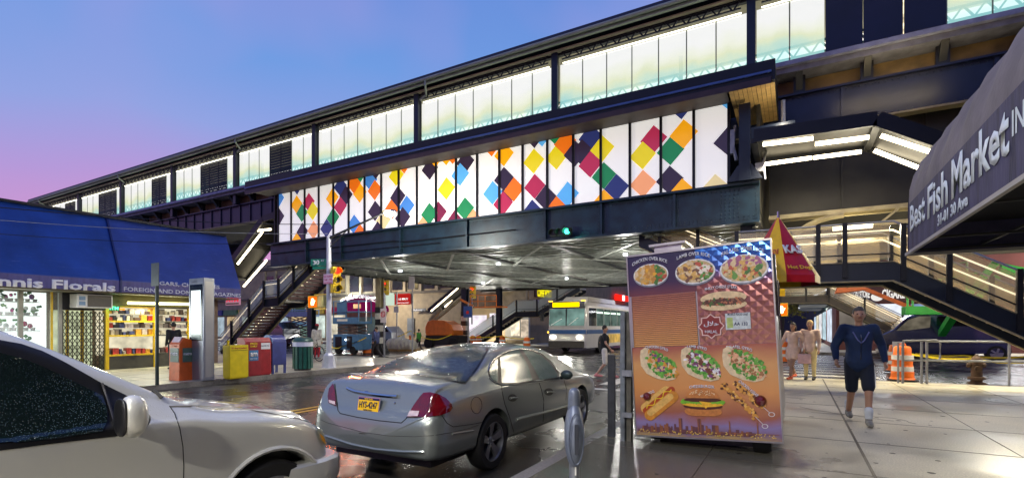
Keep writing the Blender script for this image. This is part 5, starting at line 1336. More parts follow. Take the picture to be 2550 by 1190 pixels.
x=MB(); x.box(.0,.03,-.02,.011,zmid,ztopb); x.box(-.015,.0,-.015,.02,0,Hc).box(Wc,Wc+.015,-.015,.02,0,Hc).box(-.015,Wc+.015,-.02,.02,Hc,Hc+.02).box(-.01,Wc+.01,-.012,.02,-.02,0); x.build('edge_trim',stl,cart)
x=MB(); x.tube([(Wc+.03,.06,Hc*.62),(Wc+.03,.06,Hc*.93)],.016).tube([(Wc+.05,.1,Hc*.55),(Wc+.05,.1,Hc*.8)],.012); x.build('side_handle',chrome,cart)
# food prints
FM={}
def pm2(c):
    k='print_%d_%d_%d'%c
    return M(k,c,.28,0,.18,25)
def poly2(pts,d,k,mb): mb.mat(k).add([(a,-d,b) for a,b in pts],[tuple(range(len(pts)))])
def ellp(cx,cz,rx,rz,n=28,rot=0): return [(cx+rx*math.cos(t)*math.cos(rot)-rz*math.sin(t)*math.sin(rot),cz+rx*math.cos(t)*math.sin(rot)+rz*math.sin(t)*math.cos(rot)) for t in [2*math.pi*i/n for i in range(n)]]
fr_=random.Random(11)
def blob2(cx,cz,r,n=7,asp=1,rot=None):
    rot=fr_.random()*3 if rot is None else rot
    L=[]
    for i in range(n):
        t=2*math.pi*i/n; q=r*(.65+.55*fr_.random()); x_=q*math.cos(t)*asp; z_=q*math.sin(t)
        L.append((cx+x_*math.cos(rot)-z_*math.sin(rot),cz+x_*math.sin(rot)+z_*math.cos(rot)))
    return L
ppx=Wc/370
PAL=[(196,140,60),(214,170,90),(70,120,50),(104,156,70),(190,88,60),(222,196,150),(120,84,60),(160,90,130),(235,225,205),(230,170,50)]
def scatter(mb,inside,cx,cz,rx,rz,n,r,pal,d0,rot=0,asp=1.4):
    c=0
    for i in range(n*3):
        if c>=n: break
        a=(fr_.random()*2-1)*rx;b=(fr_.random()*2-1)*rz
        if not inside(a/rx,b/rz): continue
        A_=cx+a*math.cos(rot)-b*math.sin(rot);B_=cz+a*math.sin(rot)+b*math.cos(rot)
        poly2(blob2(A_,B_,r*(.6+.8*fr_.random()),7,asp),d0+c*.00004,pal(a/rx,b/rz),mb); c+=1
def plate_print(px,py,rx,ry,seed,palf):
    cx,cz=FC(px,py); rx*=ppx;rz=ry*ppx
    m=MB(); poly2(ellp(cx,cz-.02,rx,rz,32),.0140,1,m); poly2(ellp(cx,cz,rx,rz,32),.0144,0,m); poly2(ellp(cx,cz,rx*.93,rz*.88,32),.0148,2,m)
    scatter(m,lambda a,b:a*a+b*b<.88,cx,cz,rx*.9,rz*.85,150,.022,palf,.0152)
    m.build('plate_print',[pm2(c) for c in [(225,225,222),(120,124,136),(196,172,120)]+PAL],cart,fix=False)
off=3
plate_print(1621,684,49,31,1,lambda a,b: off+(fr_.choice([2,3,2,4]) if a>.25 else fr_.choice([0,9,0,1]) if a>-.4 else fr_.choice([5,1])))
plate_print(1731,676,52,34,2,lambda a,b: off+(fr_.choice([2,3,4,8]) if a>.2 else fr_.choice([5,6,1]) ))
plate_print(1852,669,58,37,3,lambda a,b: off+(fr_.choice([7,5,1,7]) if b>.2 else fr_.choice([3,2,4,5,1])))
def tp(s,px0,px1,py,h,arc=0,rot=0,m_=None,d=.012,bold=.02):
    a=FC(px0,py);b=FC(px1,py+rot)
    xd=Vector((b[0]-a[0],0,b[1]-a[1])); W=xd.length; xd.normalize(); text(s,(a[0],-d-.003,a[1]),xd,Vector((-xd.z,0,xd.x)),m_ or txt,W,h*ppx,cart,'lettering',bold,arc=arc*ppx,depth=.001)
tp('CHICKEN OVER RICE',1575,1662,664,10,13,-8); tp('LAMB OVER RICE',1686,1768,648,10,9,-6); tp('FALAFEL OVER RICE',1797,1903,640,11,13,-8)
# cheese steak
m=MB(); cx,cz=FC(1801,749); rx=57*ppx;rz=25*ppx
poly2(ellp(cx,cz+rz*.3,rx,rz*.72),.0140,0,m); poly2(ellp(cx,cz-rz*.45,rx,rz*.55),.0142,0,m); poly2(ellp(cx,cz-rz*.1,rx*.95,rz*.36),.0144,1,m)
scatter(m,lambda a,b:a*a+b*b<1,cx,cz-rz*.1,rx*.93,rz*.4,60,.014,lambda a,b:fr_.choice([1,2,3,4]),.0148)
m.build('sandwich_print',[pm2(c) for c in [(222,196,150),(90,56,40),(120,84,60),(70,110,50),(190,120,80)]],cart,fix=False)
tp('PHILLY CHEESE STEAK',1756,1836,725,8,5,-5)
# halal star
m=MB(); cx,cz=FC(1771,812); 
def star(r0,r1,n=8): return [(cx+(r0 if i%2==0 else r1)*math.cos(math.pi*i/n),cz+(r0 if i%2==0 else r1)*math.sin(math.pi*i/n)) for i in range(2*n)]
poly2(star(34*ppx,27*ppx),.0130,0,m); poly2(star(30.5*ppx,24*ppx),.0134,1,m)
m.build('halal_star',[pm2((222,190,180)),pm2((134,52,46))],cart,fix=False)
try: tp('\uFEDD\uFEFC\uFEA3',1753,1790,814,16,m_=txt)
except Exception as ex: print(ex)
tp('HALAL',1756,1787,829,8)
# permit
m=MB(); a=FC(1808,821);b=FC(1868,777); poly2([(a[0],a[1]),(b[0],a[1]),(b[0],b[1]),(a[0],b[1])],.0135,0,m); k=(b[0]-a[0]);poly2([(a[0]+k*.06,a[1]+.02),(a[0]+k*.3,a[1]+.02),(a[0]+k*.3,b[1]-.05),(a[0]+k*.06,b[1]-.05)],.0139,1,m)
m.build('permit_card',[pm2((196,206,205)),pm2((170,190,110))],cart,fix=False)
tp('MOBILE FOOD UNIT',1812,1864,785,6,m_=M('ink_blue',(40,50,90),.5,0,.05,5)); tp('AA 133',1828,1862,810,9,m_=M('ink_blue',(40,50,90)))
# gyros
def gyro(px,py,v):
    cx,cz=FC(px,py); m=MB(); k=ppx*1.0
    rot=-.62
    def T(L): return [(cx+(x*math.cos(rot)-y*math.sin(rot))*k,cz+(x*math.sin(rot)+y*math.cos(rot))*k) for x,y in L]
    poly2(T([(-62,6),(-60,20),(-48,26),(-36,18),(-20,26),(10,32),(40,24),(56,8),(58,-6),(44,-22),(16,-34),(-14,-30),(-34,-16),(-48,-8)]),.0136,0,m)
    scatter(m,lambda a,b:a*a+b*b<1,cx+6*k,cz+2*k,53*k,29*k,190,.016,lambda a,b: (1+fr_.choice([0,1,0,1])) if abs(b)>.55 or fr_.random()<.25 else 3+fr_.choice(v),.0142,rot)
    poly2(T([(-64,8),(-58,22),(-46,20),(-40,6),(-28,-14),(-8,-26),(14,-34),(-14,-38),(-40,-28),(-56,-8)]),.0196,0,m)
    m.build('gyro_print',[pm2(c) for c in [(222,200,160),(70,140,50),(110,176,70),(214,150,60),(226,170,130),(120,70,50),(236,232,236),(130,70,120),(160,110,70)]],cart,fix=False)
gyro(1640,909,[0,0,1,4]); gyro(1745,909,[2,2,3,4,3]); gyro(1852,909,[1,5,5,1])
tp('CHICKEN GYRO',1607,1664,868,8,5,7); tp('LAMB GYRO',1711,1760,866,8,3,7); tp('FALAFEL GYRO',1808,1873,868,8,5,8)
# hot dog
cx,cz=FC(1643,1001); m=MB(); k=ppx; rot=.68
def T(L,cx=None,cz=None,r=rot): 
    cx_,cz_=(cx if cx is not None else FC(1643,1001)[0]),(cz if cz is not None else FC(1643,1001)[1]); return [(cx_+(x*math.cos(r)-y*math.sin(r))*k,cz_+(x*math.sin(r)+y*math.cos(r))*k) for x,y in L]
def caps(x0,x1,w_,y0=0,n=8): return [(x1+w_*math.cos(math.pi*(i/n-.5)),y0+w_*math.sin(math.pi*(i/n-.5))) for i in range(n+1)]+[(x0+w_*math.cos(math.pi*(i/n+.5)),y0+w_*math.sin(math.pi*(i/n+.5))) for i in range(n+1)]
poly2(T(caps(-42,36,14,12)),.0136,0,m); poly2(T(caps(-46,50,9,6)),.0140,2,m); poly2(T(caps(-46,40,15,-10)),.0144,1,m); poly2(T(caps(-40,34,9,-6)),.0146,0,m)
for i in range(14): x0=-40+i*6.4; poly2(T([(x0,8+5*math.sin(i*1.3)),(x0+6.6,8+5*math.sin((i+1)*1.3)),(x0+6.6,11+5*math.sin((i+1)*1.3)),(x0,11+5*math.sin(i*1.3))]),.0150,3,m)
m.build('hot_dog_print',[pm2(c) for c in [(226,178,96),(204,134,50),(176,74,36),(238,200,40)]],cart,fix=False)
tp('HOT DOG',1598,1631,990,8,0,-14)
# burger
cx,cz=FC(1749,994); m=MB()
def el(a,b,rx,rz,kk,d,lo=-9,hi=9):
    L=[(cx+rx*k*math.cos(t),cz+b*k+max(lo,min(hi,rz*math.sin(t)))*k) for t in [2*math.pi*i/28 for i in range(28)]]; poly2(L,d,kk,m)
el(0,-32,48,16,0,.0136,-12,8); el(0,-18,50,9,1,.0140); el(0,-12,53,8,3,.0143)
for i in range(16): poly2(blob2(cx+(-50+i*6.7)*k,cz-6*k,7*k,7),.0146+i*.00004,2,m)
el(0,-1,48,6,1,.0158); poly2([(cx-8*k,cz-4*k),(cx+24*k,cz-8*k),(cx+8*k,cz-24*k)],.0160,3,m)
L=[(cx+44*k*math.cos(t),cz+4*k+26*k*math.sin(t)) for t in [math.pi*i/18 for i in range(19)]]; poly2(L,.0164,0,m)
for i in range(60):
    a=fr_.uniform(-36,36); b=fr_.uniform(12,26); 
    if (a/40)**2+(b-4)**2/26**2<.85: poly2(blob2(cx+a*k,cz+b*k,1.2*k,5),.0168,4,m)
m.build('burger_print',[pm2(c) for c in [(196,124,64),(84,44,30),(120,180,50),(238,180,50),(240,222,180)]],cart,fix=False)
tp('CHEESEBURGER',1717,1780,967,8,3)
# kebabs
for (a_,b_) in(((1800,955),(1885,1040)),((1828,950),(1900,1012))):
    m=MB(); A0=FC(*a_);B0=FC(*b_); d=Vector((B0[0]-A0[0],B0[1]-A0[1])); L_=d.length; d.normalize(); nn=Vector((-d[1],d[0]))
    E0=Vector(B0)+d*.09
    poly2([tuple(Vector(A0)-nn*.003),tuple(E0-nn*.003),tuple(E0+nn*.003),tuple(Vector(A0)+nn*.003)],.0136,3,m)
    for i in range(12):
        t=2*math.pi*i/12; t2=2*math.pi*(i+1)/12
        f=lambda t,r:(E0[0]+d[0]*.03+r*math.cos(t),E0[1]+d[1]*.03+r*.8*math.sin(t))
        poly2([f(t,.034),f(t2,.034),f(t2,.026),f(t,.026)],.0137,3,m)
    for i in range(70):
        t=fr_.random(); p=Vector(A0)+d*(t*L_)+nn*fr_.gauss(0,.018); poly2(blob2(p[0],p[1],.018,7),.0141+i*.00004,fr_.choice([0,0,1,2]),m)
    m.build('kebab_print',[pm2(c) for c in [(214,150,64),(234,180,90),(96,56,30),(220,215,215)]],cart,fix=False)
tp('CHICKEN KEBAB',1838,1885,950,8,0,38)
# skyline
m=MB(); z0=FC(1700,1078)[1]
x=.02
while x<Wc-.3:
    w_=.012+fr_.random()*.03; h_=.03+fr_.random()*.09*(1 if x<1.0 else .5)
    if abs(x-.55)<.02 or abs(x-.78)<.02: h_=.19; w_=.014
    poly2([(x,z0),(x+w_,z0),(x+w_,z0+h_),(x,z0+h_)],.0136,fr_.choice([0,1]),m); x+=w_
for i in range(90):
    x=.02+fr_.random()*(Wc-.06); z=z0-.02+fr_.random()*.05; poly2([(x,z),(x+.012,z),(x+.012,z+.012),(x,z+.012)],.0140,2,m)
poly2([(1.0,z0+.03),(Wc-.03,z0+.03),(Wc-.03,z0+.036),(1.0,z0+.036)],.0138,1,m)
for q in(1.12,1.42): poly2([(q,z0),(q+.014,z0),(q+.014,z0+.17),(q,z0+.17)],.0142,1,m)
m.build('skyline_print',[pm2(c) for c in [(104,66,70),(140,86,60),(226,190,90)]],cart,fix=False)
for p_ in((1612,986,.052),(1894,997,.062)):
    a,b=FC(p_[0],p_[1]); MB().lathe([(0,-.05),(p_[2]*.7,-.045),(p_[2],-.025),(p_[2]*1.05,-.004),(p_[2]*1.05,.0),(0,.0)],(a,-.006,b),24,'Y').build('tail_lamp',M('lamp_dark_red',(92,10,14),.08,0,.1,5,coat=1),cart,smooth=True)
m=MB()
for x in(.12,Wc-.12-.2):
    MB().lathe([(.1,-.1),(.24,-.1),(.26,-.06),(.26,.06),(.24,.1),(.1,.1)],(x+.1,.29,.16 if x<.5 else .07),28,'X',closed=True).build('wheel',rubber,cart,smooth=True)
MB().box(.2,Wc-.2,.4,.5,-.16,.0).build('axle',black,cart)
MB().box(.26,.62,.4,.9,Hc,Hc+.16).box(.20,.68,.35,.95,Hc+.16,Hc+.19).build('roof_vent',stl,cart)
MB().box(.8,1.2,.6,.9,Hc,Hc+.08).box(.75,1.25,.5,1,Hc+.08,Hc+.1).build('roof_vent',M('vent_dark',(50,50,52),.5,.4,.2,4),cart)
# umbrella
VU=8.3; ap=onv(1938,537,VU); rz=onv(2000,690,VU).z; rr_=onv(2046,690,VU).x-ap.x
um=empty('cart_umbrella',(ap.x,VU,0),'red and yellow cone umbrella advertising hot dogs beside the food cart','umbrella')
reds=M('umbrella_red',(176,24,36),.35,0,.12,6,bump=.2,bscale=5); yels=M('umbrella_yellow',(232,186,20),.4,0,.12,6)
nseg=8; a0=R(-119+41)
for k in range(nseg):
    m=MB(); sub=6; L=[]
    for i in range(sub+1):
        t=a0+2*math.pi*(k+i/sub)/nseg; sag=1-.06*math.sin(math.pi*i/sub)
        L.append([Vector((ap.x+rr_*f*sag**1*math.cos(t),VU+rr_*f*sag*math.sin(t),ap.z-(ap.z-rz)*f-(.0 if f<1.01 else 0))) for f in(0.02,.35,.7,1.0)]+[Vector((ap.x+rr_*1.0*sag*math.cos(t),VU+rr_*sag*math.sin(t),rz-.10))])
    for i in range(sub):
        for q in range(4): m.add([L[i][q],L[i+1][q],L[i+1][q+1],L[i][q+1]],[(0,1,2,3)])
    o=m.build('panel',yels if k%2 else reds,um,smooth=True,fix=False)
MB().tube([(ap.x,VU,.3),(ap.x,VU,ap.z+.06)],.02).build('pole',chrome,um)
MB().tube([(ap.x+rr_*.9*math.cos(a0+k*math.pi/4),VU+rr_*.9*math.sin(a0+k*math.pi/4),rz+.05) for k in range(9)],.01,5).build('rib_ring',galv,um)
MB().box(ap.x-.02,ap.x+.02,VU-.02,VU+.02,.25,.3).build('collar',black,um)
def umtext(s,ang,f,h,w_,m_,nm,bold=.03,arc=0):
    t=a0+2*math.pi*ang/nseg; nrm=Vector((math.cos(t),math.sin(t),0)); xd=Vector((-math.sin(t),math.cos(t),0))
    c=Vector((ap.x,VU,ap.z))+ (nrm*rr_-Vector((0,0,ap.z-rz)))*f; up=(Vector((0,0,ap.z-rz))-nrm*rr_).normalized()
    if f>1: c=Vector((ap.x,VU,rz-.085))+nrm*rr_; up=Vector((0,0,1))
    c=c+nrm*(.012-.03*0); text(s,c-xd*w_/2+nrm*.0,xd,up,m_,w_,h,um,nm,bold,arc=arc)
logo=M('logo_white',(232,232,228),.4,0,.04,5)
# which umbrella panel faces the camera-right side? place logo on the red panel toward the camera
for k in range(0,8,2):
    t=a0+2*math.pi*(k+.5)/nseg
    vdir=(EYE-Vector((ap.x,VU,rz))).normalized(); 
    px_=(Vector((math.cos(t),math.sin(t),0))).dot(vdir)
    if px_>.3: umtext('KAS',k+.5,.66,.15,.27,logo,'logo_lettering',.05); umtext('Hot Dogs',k+.5,.93,.08,.36,yels,'lettering',.02)
for k in range(1,8,2):
    t=a0+2*math.pi*(k+.5)/nseg; vdir=(EYE-Vector((ap.x,VU,rz))).normalized()
    if (Vector((math.cos(t),math.sin(t),0))).dot(vdir)>.3: umtext('MADE',k+.5,.66,.08,.16,reds,'lettering',.02)

# ---------------- street furniture, left kerb ----------------
def cornerbox(px,py,wu,dv,h,inset=0):
    p=G(px,py); return p.x-wu,p.x,p.y,p.y+dv
# information kiosk
u0,u1,v0,v1=cornerbox(507,948,.72,.30,2.85)
kz=empty('info_kiosk',((u0+u1)/2,v0,0),'tall silver information kiosk with a glowing white screen on the kerb','kiosk')
m=MB(); m.prism([(u0+.08,v0,0),(u1,v0,0),(u1,v0,2.9),(u0-.02,v0,2.9),(u0-.02,v0,1.3),(u0+.02,v0,.8)],(0,v1-v0,0)); m.build('housing',M('kiosk_silver',(136,142,154),.32,.7,.1,1.5,stretch=(4,4,.3)),kz,bevel=.01)
MB().box(u0+.05,u1-.06,v0-.012,v0,1.12,2.72).build('bezel',M('bezel_dark',(20,40,50),.15,.1,.2,3),kz)
MB().box(u0+.12,u1-.13,v0-.018,v0-.012,1.32,2.55).build('screen',E('kiosk_screen',(235,248,255),1.7),kz)
MB().box(u0+.14,u1-.15,v0-.02,v0-.018,1.15,1.28).build('keypad',M('keypad',(50,80,84),.3,.1,.3,30),kz)
MB().box(u1-.01,u1+.004,v0+.05,v1-.03,.1,2.8).build('side_panel',M('kiosk_side',(165,166,168),.35,.6,.1,2),kz)
text('LinkNYC',(u0+.12,v0-.003,2.77),(1,0,0),(0,0,1),M('kiosk_grey_letter',(90,98,110),.5,0,.05,5),.3,.06,kz)
# orange news box
u0,u1,v0,v1=cornerbox(447,948,.5,.42,1.25)
nb=empty('news_box',((u0+u1)/2,v0,0),'orange metro newspaper box leaning beside the kiosk','news box',group='newspaper boxes and mailboxes on the kerb')
org_=M('news_orange',(206,92,30),.4,0,.15,6)
m=MB(); m.prism([(u1+.02,v0-.02,0),(u1+.02,v1,0),(u1,v1,.55),(u1,v1,1.12),(u1,v0+.12,1.22),(u1,v0,1.02),(u1,v0,.55)],(-(u1-u0)-.04,0,0)); m.build('cabinet',org_,nb,bevel=.01)
MB().box(u0+.03,u1-.03,v0-.012,v0,.52,.92).build('poster',M('metro_green',(84,106,92),.4,0,.2,4),nb); MB().box(u1,u1+.012,v0+.08,v1-.06,.52,.92).build('poster',M('metro_green',(84,106,92)),nb)
text('metro',(u0+.07,v0-.015,.71),(1,0,0),(0,0,1),txt,.36,.10,nb,bold=.02); text('metro',(u1+.015,v0+.1,.71),(0,1,0),(0,0,1),txt,.22,.08,nb,bold=.02)
MB().prism([(u0+.06,v0+.03,1.075),(u1-.06,v0+.03,1.075),(u1-.06,v0+.11,1.225),(u0+.06,v0+.11,1.225)],(0,-.02,.01)).build('display_window',M('paper_white',(225,205,200),.4,0,.1,10),nb)
MB().tube([(u0+.14,v0-.02,.98),(u0+.18,v0-.045,.98),(u1-.18,v0-.045,.98),(u1-.14,v0-.02,.98)],.012).build('handle',org_,nb)
# yellow
def newsbox(px,py,wu,dv,h,label,ms,slope=.12):
    u0,u1,v0,v1=cornerbox(px,py,wu,dv,h)
    e=empty('news_box',((u0+u1)/2,v0,0),label,'news box',group='newspaper boxes and mailboxes on the kerb')
    m=MB(); m.prism([(u0,v0,.04),(u0,v0,h),(u0,v0,h)],(0,.001,0)) if False else None
    m=MB(); m.prism([(u0,v0,.03),(u1,v0,.03),(u1,v0,h-slope),(u1-.1,v0,h),(u0,v0,h)],(0,dv,0)); m.box(u0+.02,u1-.02,v0+.02,v1-.02,0,.03); m.build('cabinet',ms,e,bevel=.008)
    return e,u0,u1,v0,v1
e,u0,u1,v0,v1=newsbox(573,944,.36,.56,.98,'yellow newspaper box at the left end of the pair of boxes',M('news_yellow',(226,200,20),.4,0,.1,5),0)
text('El Especialito',(u1+.002,v0+.05,.86),(0,1,0),(0,0,1),M('ink_red',(180,60,40),.5,0,.05,5),.46,.06,e,bold=.02)
MB().tube([(u0+.1,v0+.1,.98),(u0+.1,v0+.1,1.12)],.03).build('coin_post',M('news_yellow',(226,200,20)),e)
MB().box(u1,u1+.006,v0+.03,v1-.03,.82,.84).build('door_edge',M('news_yellow_dark',(150,130,10),.5,0,.1,5),e)
e,u0,u1,v0,v1=newsbox(611,938,.42,.52,1.18,'dark red newspaper box with am sticker next to the yellow box',M('news_red',(150,34,44),.4,0,.2,5))
MB().box(u1,u1+.006,v0+.12,v0+.42,.48,.80).build('sticker',M('am_blue',(70,130,180),.4,0,.05,5),e)
text('am',(u1+.008,v0+.15,.60),(0,1,0),(0,0,1),txt,.24,.13,e,bold=.05); text('NEW YORK',(u1+.008,v0+.15,.51),(0,1,0),(0,0,1),txt,.24,.05,e,bold=.02)
text('FREE',(u1+.008,v0+.15,.97),(0,1,0),(0,0,1),M('ink_yellow',(226,190,40),.5,0,.05,5),.24,.06,e,bold=.04); text('DAILY',(u1+.008,v0+.15,.89),(0,1,0),(0,0,1),M('ink_yellow',(226,190,40)),.24,.06,e,bold=.04)
e,u0,u1,v0,v1=newsbox(642,935,.42,.46,1.18,'second dark red newspaper box with white notice beside the mailbox',M('news_red2',(158,30,38),.4,0,.2,5))
MB().box(u1,u1+.006,v0+.08,v1-.04,.82,1.02).build('notice',M('paper_white2',(226,226,226),.4,0,.05,5),e)
text('imperial city',(u1+.008,v0+.1,.9),(0,1,0),(0,0,1),M('ink_navy',(60,60,90),.5,0,.05,5),.28,.05,e,bold=.01)
# mailbox
u0,u1,v0,v1=cornerbox(678,931,.5,.52,1.25)
e=empty('mailbox',((u0+u1)/2,v0,0),'blue street mailbox with rounded top between the red boxes and the bin','mailbox',group='newspaper boxes and mailboxes on the kerb')
mb_=M('mail_blue',(58,66,128),.4,.1,.2,5)
pr_=[(u1,.28),(u1,1.0)]+[(u1-.25+.25*math.cos(R(a)),1.0+.25*math.sin(R(a))) for a in range(10,171,16)]+[(u0,1.0),(u0,.28)]
m=MB().prism([(a,v0,b) for a,b in pr_],(0,v1-v0,0)); m.build('box',mb_,e,bevel=.012)
m=MB()
MB().prism([(a,v0-.012,b) for a,b in [(u1+.01,.99)]+[(u1-.25+.262*math.cos(R(a)),1.0+.262*math.sin(R(a))) for a in range(0,181,15)]+[(u0-.01,.99)]],(0,.02,0)).build('end_hood',M('mail_pale',(92,124,168),.4,.1,.1,5),e)
for a,b in((u0+.04,v0+.04),(u1-.04,v0+.04),(u0+.04,v1-.04),(u1-.04,v1-.04)): MB().box(a-.03,a+.03,b-.03,b+.03,0,.29).build('leg',mb_,e)
MB().box(u0+.08,u1-.08,v0-.03,v0-.01,.86,.9).build('handle',mb_,e)
# litter bin
p=G(754,921); e=empty('litter_bin',(p.x,p.y,0),'dark green slatted litter bin with domed lid near the signal pole','litter bin')
gr=M('bin_green',(24,84,72),.35,.1,.2,5)
m=MB(); m.lathe([(.27,.06),(.30,.12),(.32,.86),(.28,.86),(.26,.1)],(p.x,p.y,0),28,closed=True); m.build('liner',M('bin_dark',(16,48,44),.5,.1,.2,5),e)
m=MB()
for k in range(14):
    a=2*math.pi*k/14; m.cbox((p.x+.32*math.cos(a),p.y+.32*math.sin(a),.47),.03,.11,.80,a)
m.build('slats',gr,e,bevel=.006)
MB().lathe([(.345,.84),(.345,1.0),(.33,1.0),(.33,.84)],(p.x,p.y,0),28,closed=True).build('label_band',M('band_white',(215,215,230),.4,0,.1,5),e)
MB().lathe([(.36,1.0),(.35,1.05),(.27,1.13),(.14,1.18),(0,1.19)],(p.x,p.y,0),28).build('lid',M('lid_green',(50,80,74),.4,.2,.15,6),e,smooth=True)
MB().lathe([(.28,0),(.28,.07),(0,.07)],(p.x,p.y,0),20).build('base',black,e)
# sign pole seen from behind
p=G(391,958); e=empty('parking_sign_post',(p.x,p.y,0),'thin green sign post with a blank sign back, left of the orange news box','sign post')
zt=onv(391,655,p.y).z; MB().bar((p.x,p.y,0),(p.x,p.y,zt),.07,.05).build('post',M('post_green',(44,56,52),.5,.3,.2,5),e)
zb=onv(391,712,p.y).z; MB().box(p.x-.19,p.x+.17,p.y-.05,p.y-.03,zb,zt).build('sign_back',M('sign_back',(90,98,98),.45,.5,.15,5),e)
# signal pole
p=G(819,915); PX,PY=p.x,p.y
sp_=empty('signal_pole',(PX,PY,0),'pale lamp and signal pole with flared base on the left corner','signal pole')
zt=onv(818,588,PY).z
pw=M('pole_silver',(176,178,190),.42,.3,.12,4)
MB().tube([(PX,PY,.4),(PX,PY,zt)],.10,14,.085).build('pole',pw,sp_,smooth=True)
MB().lathe([(.27,0),(.25,.06),(.20,.45),(.13,.55),(.0,.55)],(PX,PY,0),8).build('base',pw,sp_)
le=onv(963,531,PY)
MB().tube([(PX,PY,zt-.1),(PX+.4,PY,zt+.02),(le.x,PY,le.z+.05)],.05,8,.035).tube([(PX,PY,zt-.45),(PX+1.1,PY,zt+.22)],.02,6).build('lamp_arm',M('arm_dark',(40,40,42),.5,.3,.2,5),sp_)
MB().ell((le.x+.15,PY,le.z+.03),.28,.14,.08).build('lamp_head',galv,sp_,smooth=True)
MB().ell((le.x+.15,PY-.02,le.z-.02),.20,.15,.12).build('lamp_bulb',E('street_bulb',(255,250,225),90),sp_,smooth=True)
lamp('street_lamp','POINT',(le.x+.15,PY-.1,le.z-.3),650,(1,.93,.78),.15,None,sp_)
gs=M('street_sign_green',(0,128,96),.4,0,.05,5)
a=onv(779,665,PY-.02);b=onv(811,646,PY-.02)
zc=(onv(795,655,PY).z)
MB().bar((PX-.82,PY-.14,zc+.02),(PX-.1,PY-.02,zc),.02,.26,up=(0,0,1)).build('street_sign',gs,sp_)
text('30',(PX-.70,PY-.145,zc-.075),(.98,.16,0),(0,0,1),txt,.30,.17,sp_,bold=.02); text('AV',(PX-.34,PY-.085,zc+.03),(.98,.16,0),(0,0,1),txt,.16,.08,sp_,bold=.02)
MB().bar((PX-.7,PY-.16,zc-.2),(PX-.1,PY-.05,zc-.2),.02,.10,up=(0,0,1)).build('street_sign',gs,sp_)
a=onv(806,707,PY-.12);b=onv(829,681,PY-.12); MB().box(a.x,b.x,PY-.13,PY-.11,a.z,b.z).build('notice_sign',M('notice_pink',(226,190,210),.5,0,.05,5),sp_)
for k,s_ in enumerate(('NO TURNS','7AM - 7PM','EXCEPT BUS')): text(s_,(a.x+.03,PY-.133,b.z-.13-.12*k),(1,0,0),(0,0,1),M('ink_magenta',(190,50,110),.5,0,.05,5),(b.x-a.x)-.06,.07,sp_,bold=.02)
ty=M('signal_yellow',(222,186,14),.4,0,.1,5)
def signal(parent,x,y,z,lit=None,rz=0,n=3,horizontal=False,body=None,s=1.0,face=-1):
    m=MB(); L=[]
    for k in range(n):
        off_=(k-(n-1)/2)*.34*s
        c=Vector((x+off_,y,z)) if horizontal else Vector((x,y,z-off_))
        L.append(c)
        m.cbox(c,.32*s,.22*s,.325*s,rz)
    hs=m.build('signal_housing',body or ty,parent,bevel=.015); parent=hs
    for k,c in enumerate(L):
        d=Matrix.Rotation(rz,3,'Z')@Vector((0,-1,0)); f=c+d*.115*s
        sx=Matrix.Rotation(rz,3,'Z')@Vector((1,0,0))
        ring=[f+sx*.14*s*math.cos(t)+Vector((0,0,.14*s*math.sin(t))) for t in [math.pi*i/10-.3 for i in range(14)]]
        vv_=MB(); L2=[q+d*.2*s for q in ring]
        for i in range(13): vv_.add([ring[i],ring[i+1],L2[i+1],L2[i]],[(0,1,2,3)])
        o=vv_.build('visor',body or ty,parent); md=o.modifiers.new('s','SOLIDIFY'); md.thickness=.01
        cols_={0:E('sig_red',(255,30,20),5),1:E('sig_amber',(255,160,20),5),2:E('sig_green',(60,255,200),7)}
        col_=cols_[k] if lit==k else M('lens_dark',(34,30,26),.3,0,.1,5)
        q=MB(); P=[f+d*.008+sx*.12*s*math.cos(t)+Vector((0,0,.12*s*math.sin(t))) for t in [2*math.pi*i/18 for i in range(18)]]; q.add(P,[tuple(range(18))]); q.build('lens',col_,parent)
    return L
zc=onv(833,697,PY).z
signal(sp_,PX+.30,PY+.05,zc,0,R(75),s=.95); lamp('red_signal_glow','SPOT',(PX+.75,PY-.1,zc+.3),160,(1,.16,.03),.1,(-9.2,9.0,0),sp_,spot=50)
# pedestrian signals
def pedsig(parent,x,y,z,rz,lit):
    MB().cbox((x,y,z),.42,.22,.46,rz).build('pedestrian_housing',ty,parent,bevel=.02)
    d=Matrix.Rotation(rz,3,'Z')@Vector((0,-1,0)); sx=Matrix.Rotation(rz,3,'Z')@Vector((1,0,0)); c=Vector((x,y,z))+d*.112
    MB().add([c+sx*a*.18+Vector((0,0,b*.2)) for a,b in((-1,-1),(1,-1),(1,1),(-1,1))],[(0,1,2,3)]).build('pedestrian_face',E('hand_glow',(255,110,20),1.2) if lit else M('face_pale',(200,190,120),.4,0,.2,5),parent)
    if lit:
        h=MB(); c2=c+d*.004
        def P(L): h.add([c2+sx*a+Vector((0,0,b)) for a,b in L],[tuple(range(len(L)))])
        P([(-.06,-.13),(.05,-.13),(.08,-.02),(.06,.03),(-.06,.03),(-.075,-.03)])
        for k in range(4): x0=-.058+k*.03; P([(x0,.03),(x0+.024,.03),(x0+.022,.12+.02*(k in(1,2))),(x0+.003,.12+.02*(k in(1,2)))])
        P([(.06,-.06),(.11,.02),(.125,.05),(.10,.06),(.06,.01)])
        h.build('hand_symbol',E('hand_white',(255,235,180),5),parent)
pz=onv(776,752,PY).z
pedsig(sp_,PX-.80,PY+.0,pz,R(15),True)
MB().cbox((PX-.28,PY,pz),.34,.3,.42,R(80)).build('pedestrian_housing',M('face_pale',(200,190,120)),sp_,bevel=.02)
MB().bar((PX-.8,PY,pz+.27),(PX,PY,pz+.27),.04,.04).bar((PX-.8,PY,pz-.27),(PX,PY,pz-.27),.04,.04).build('signal_bracket',ty,sp_)
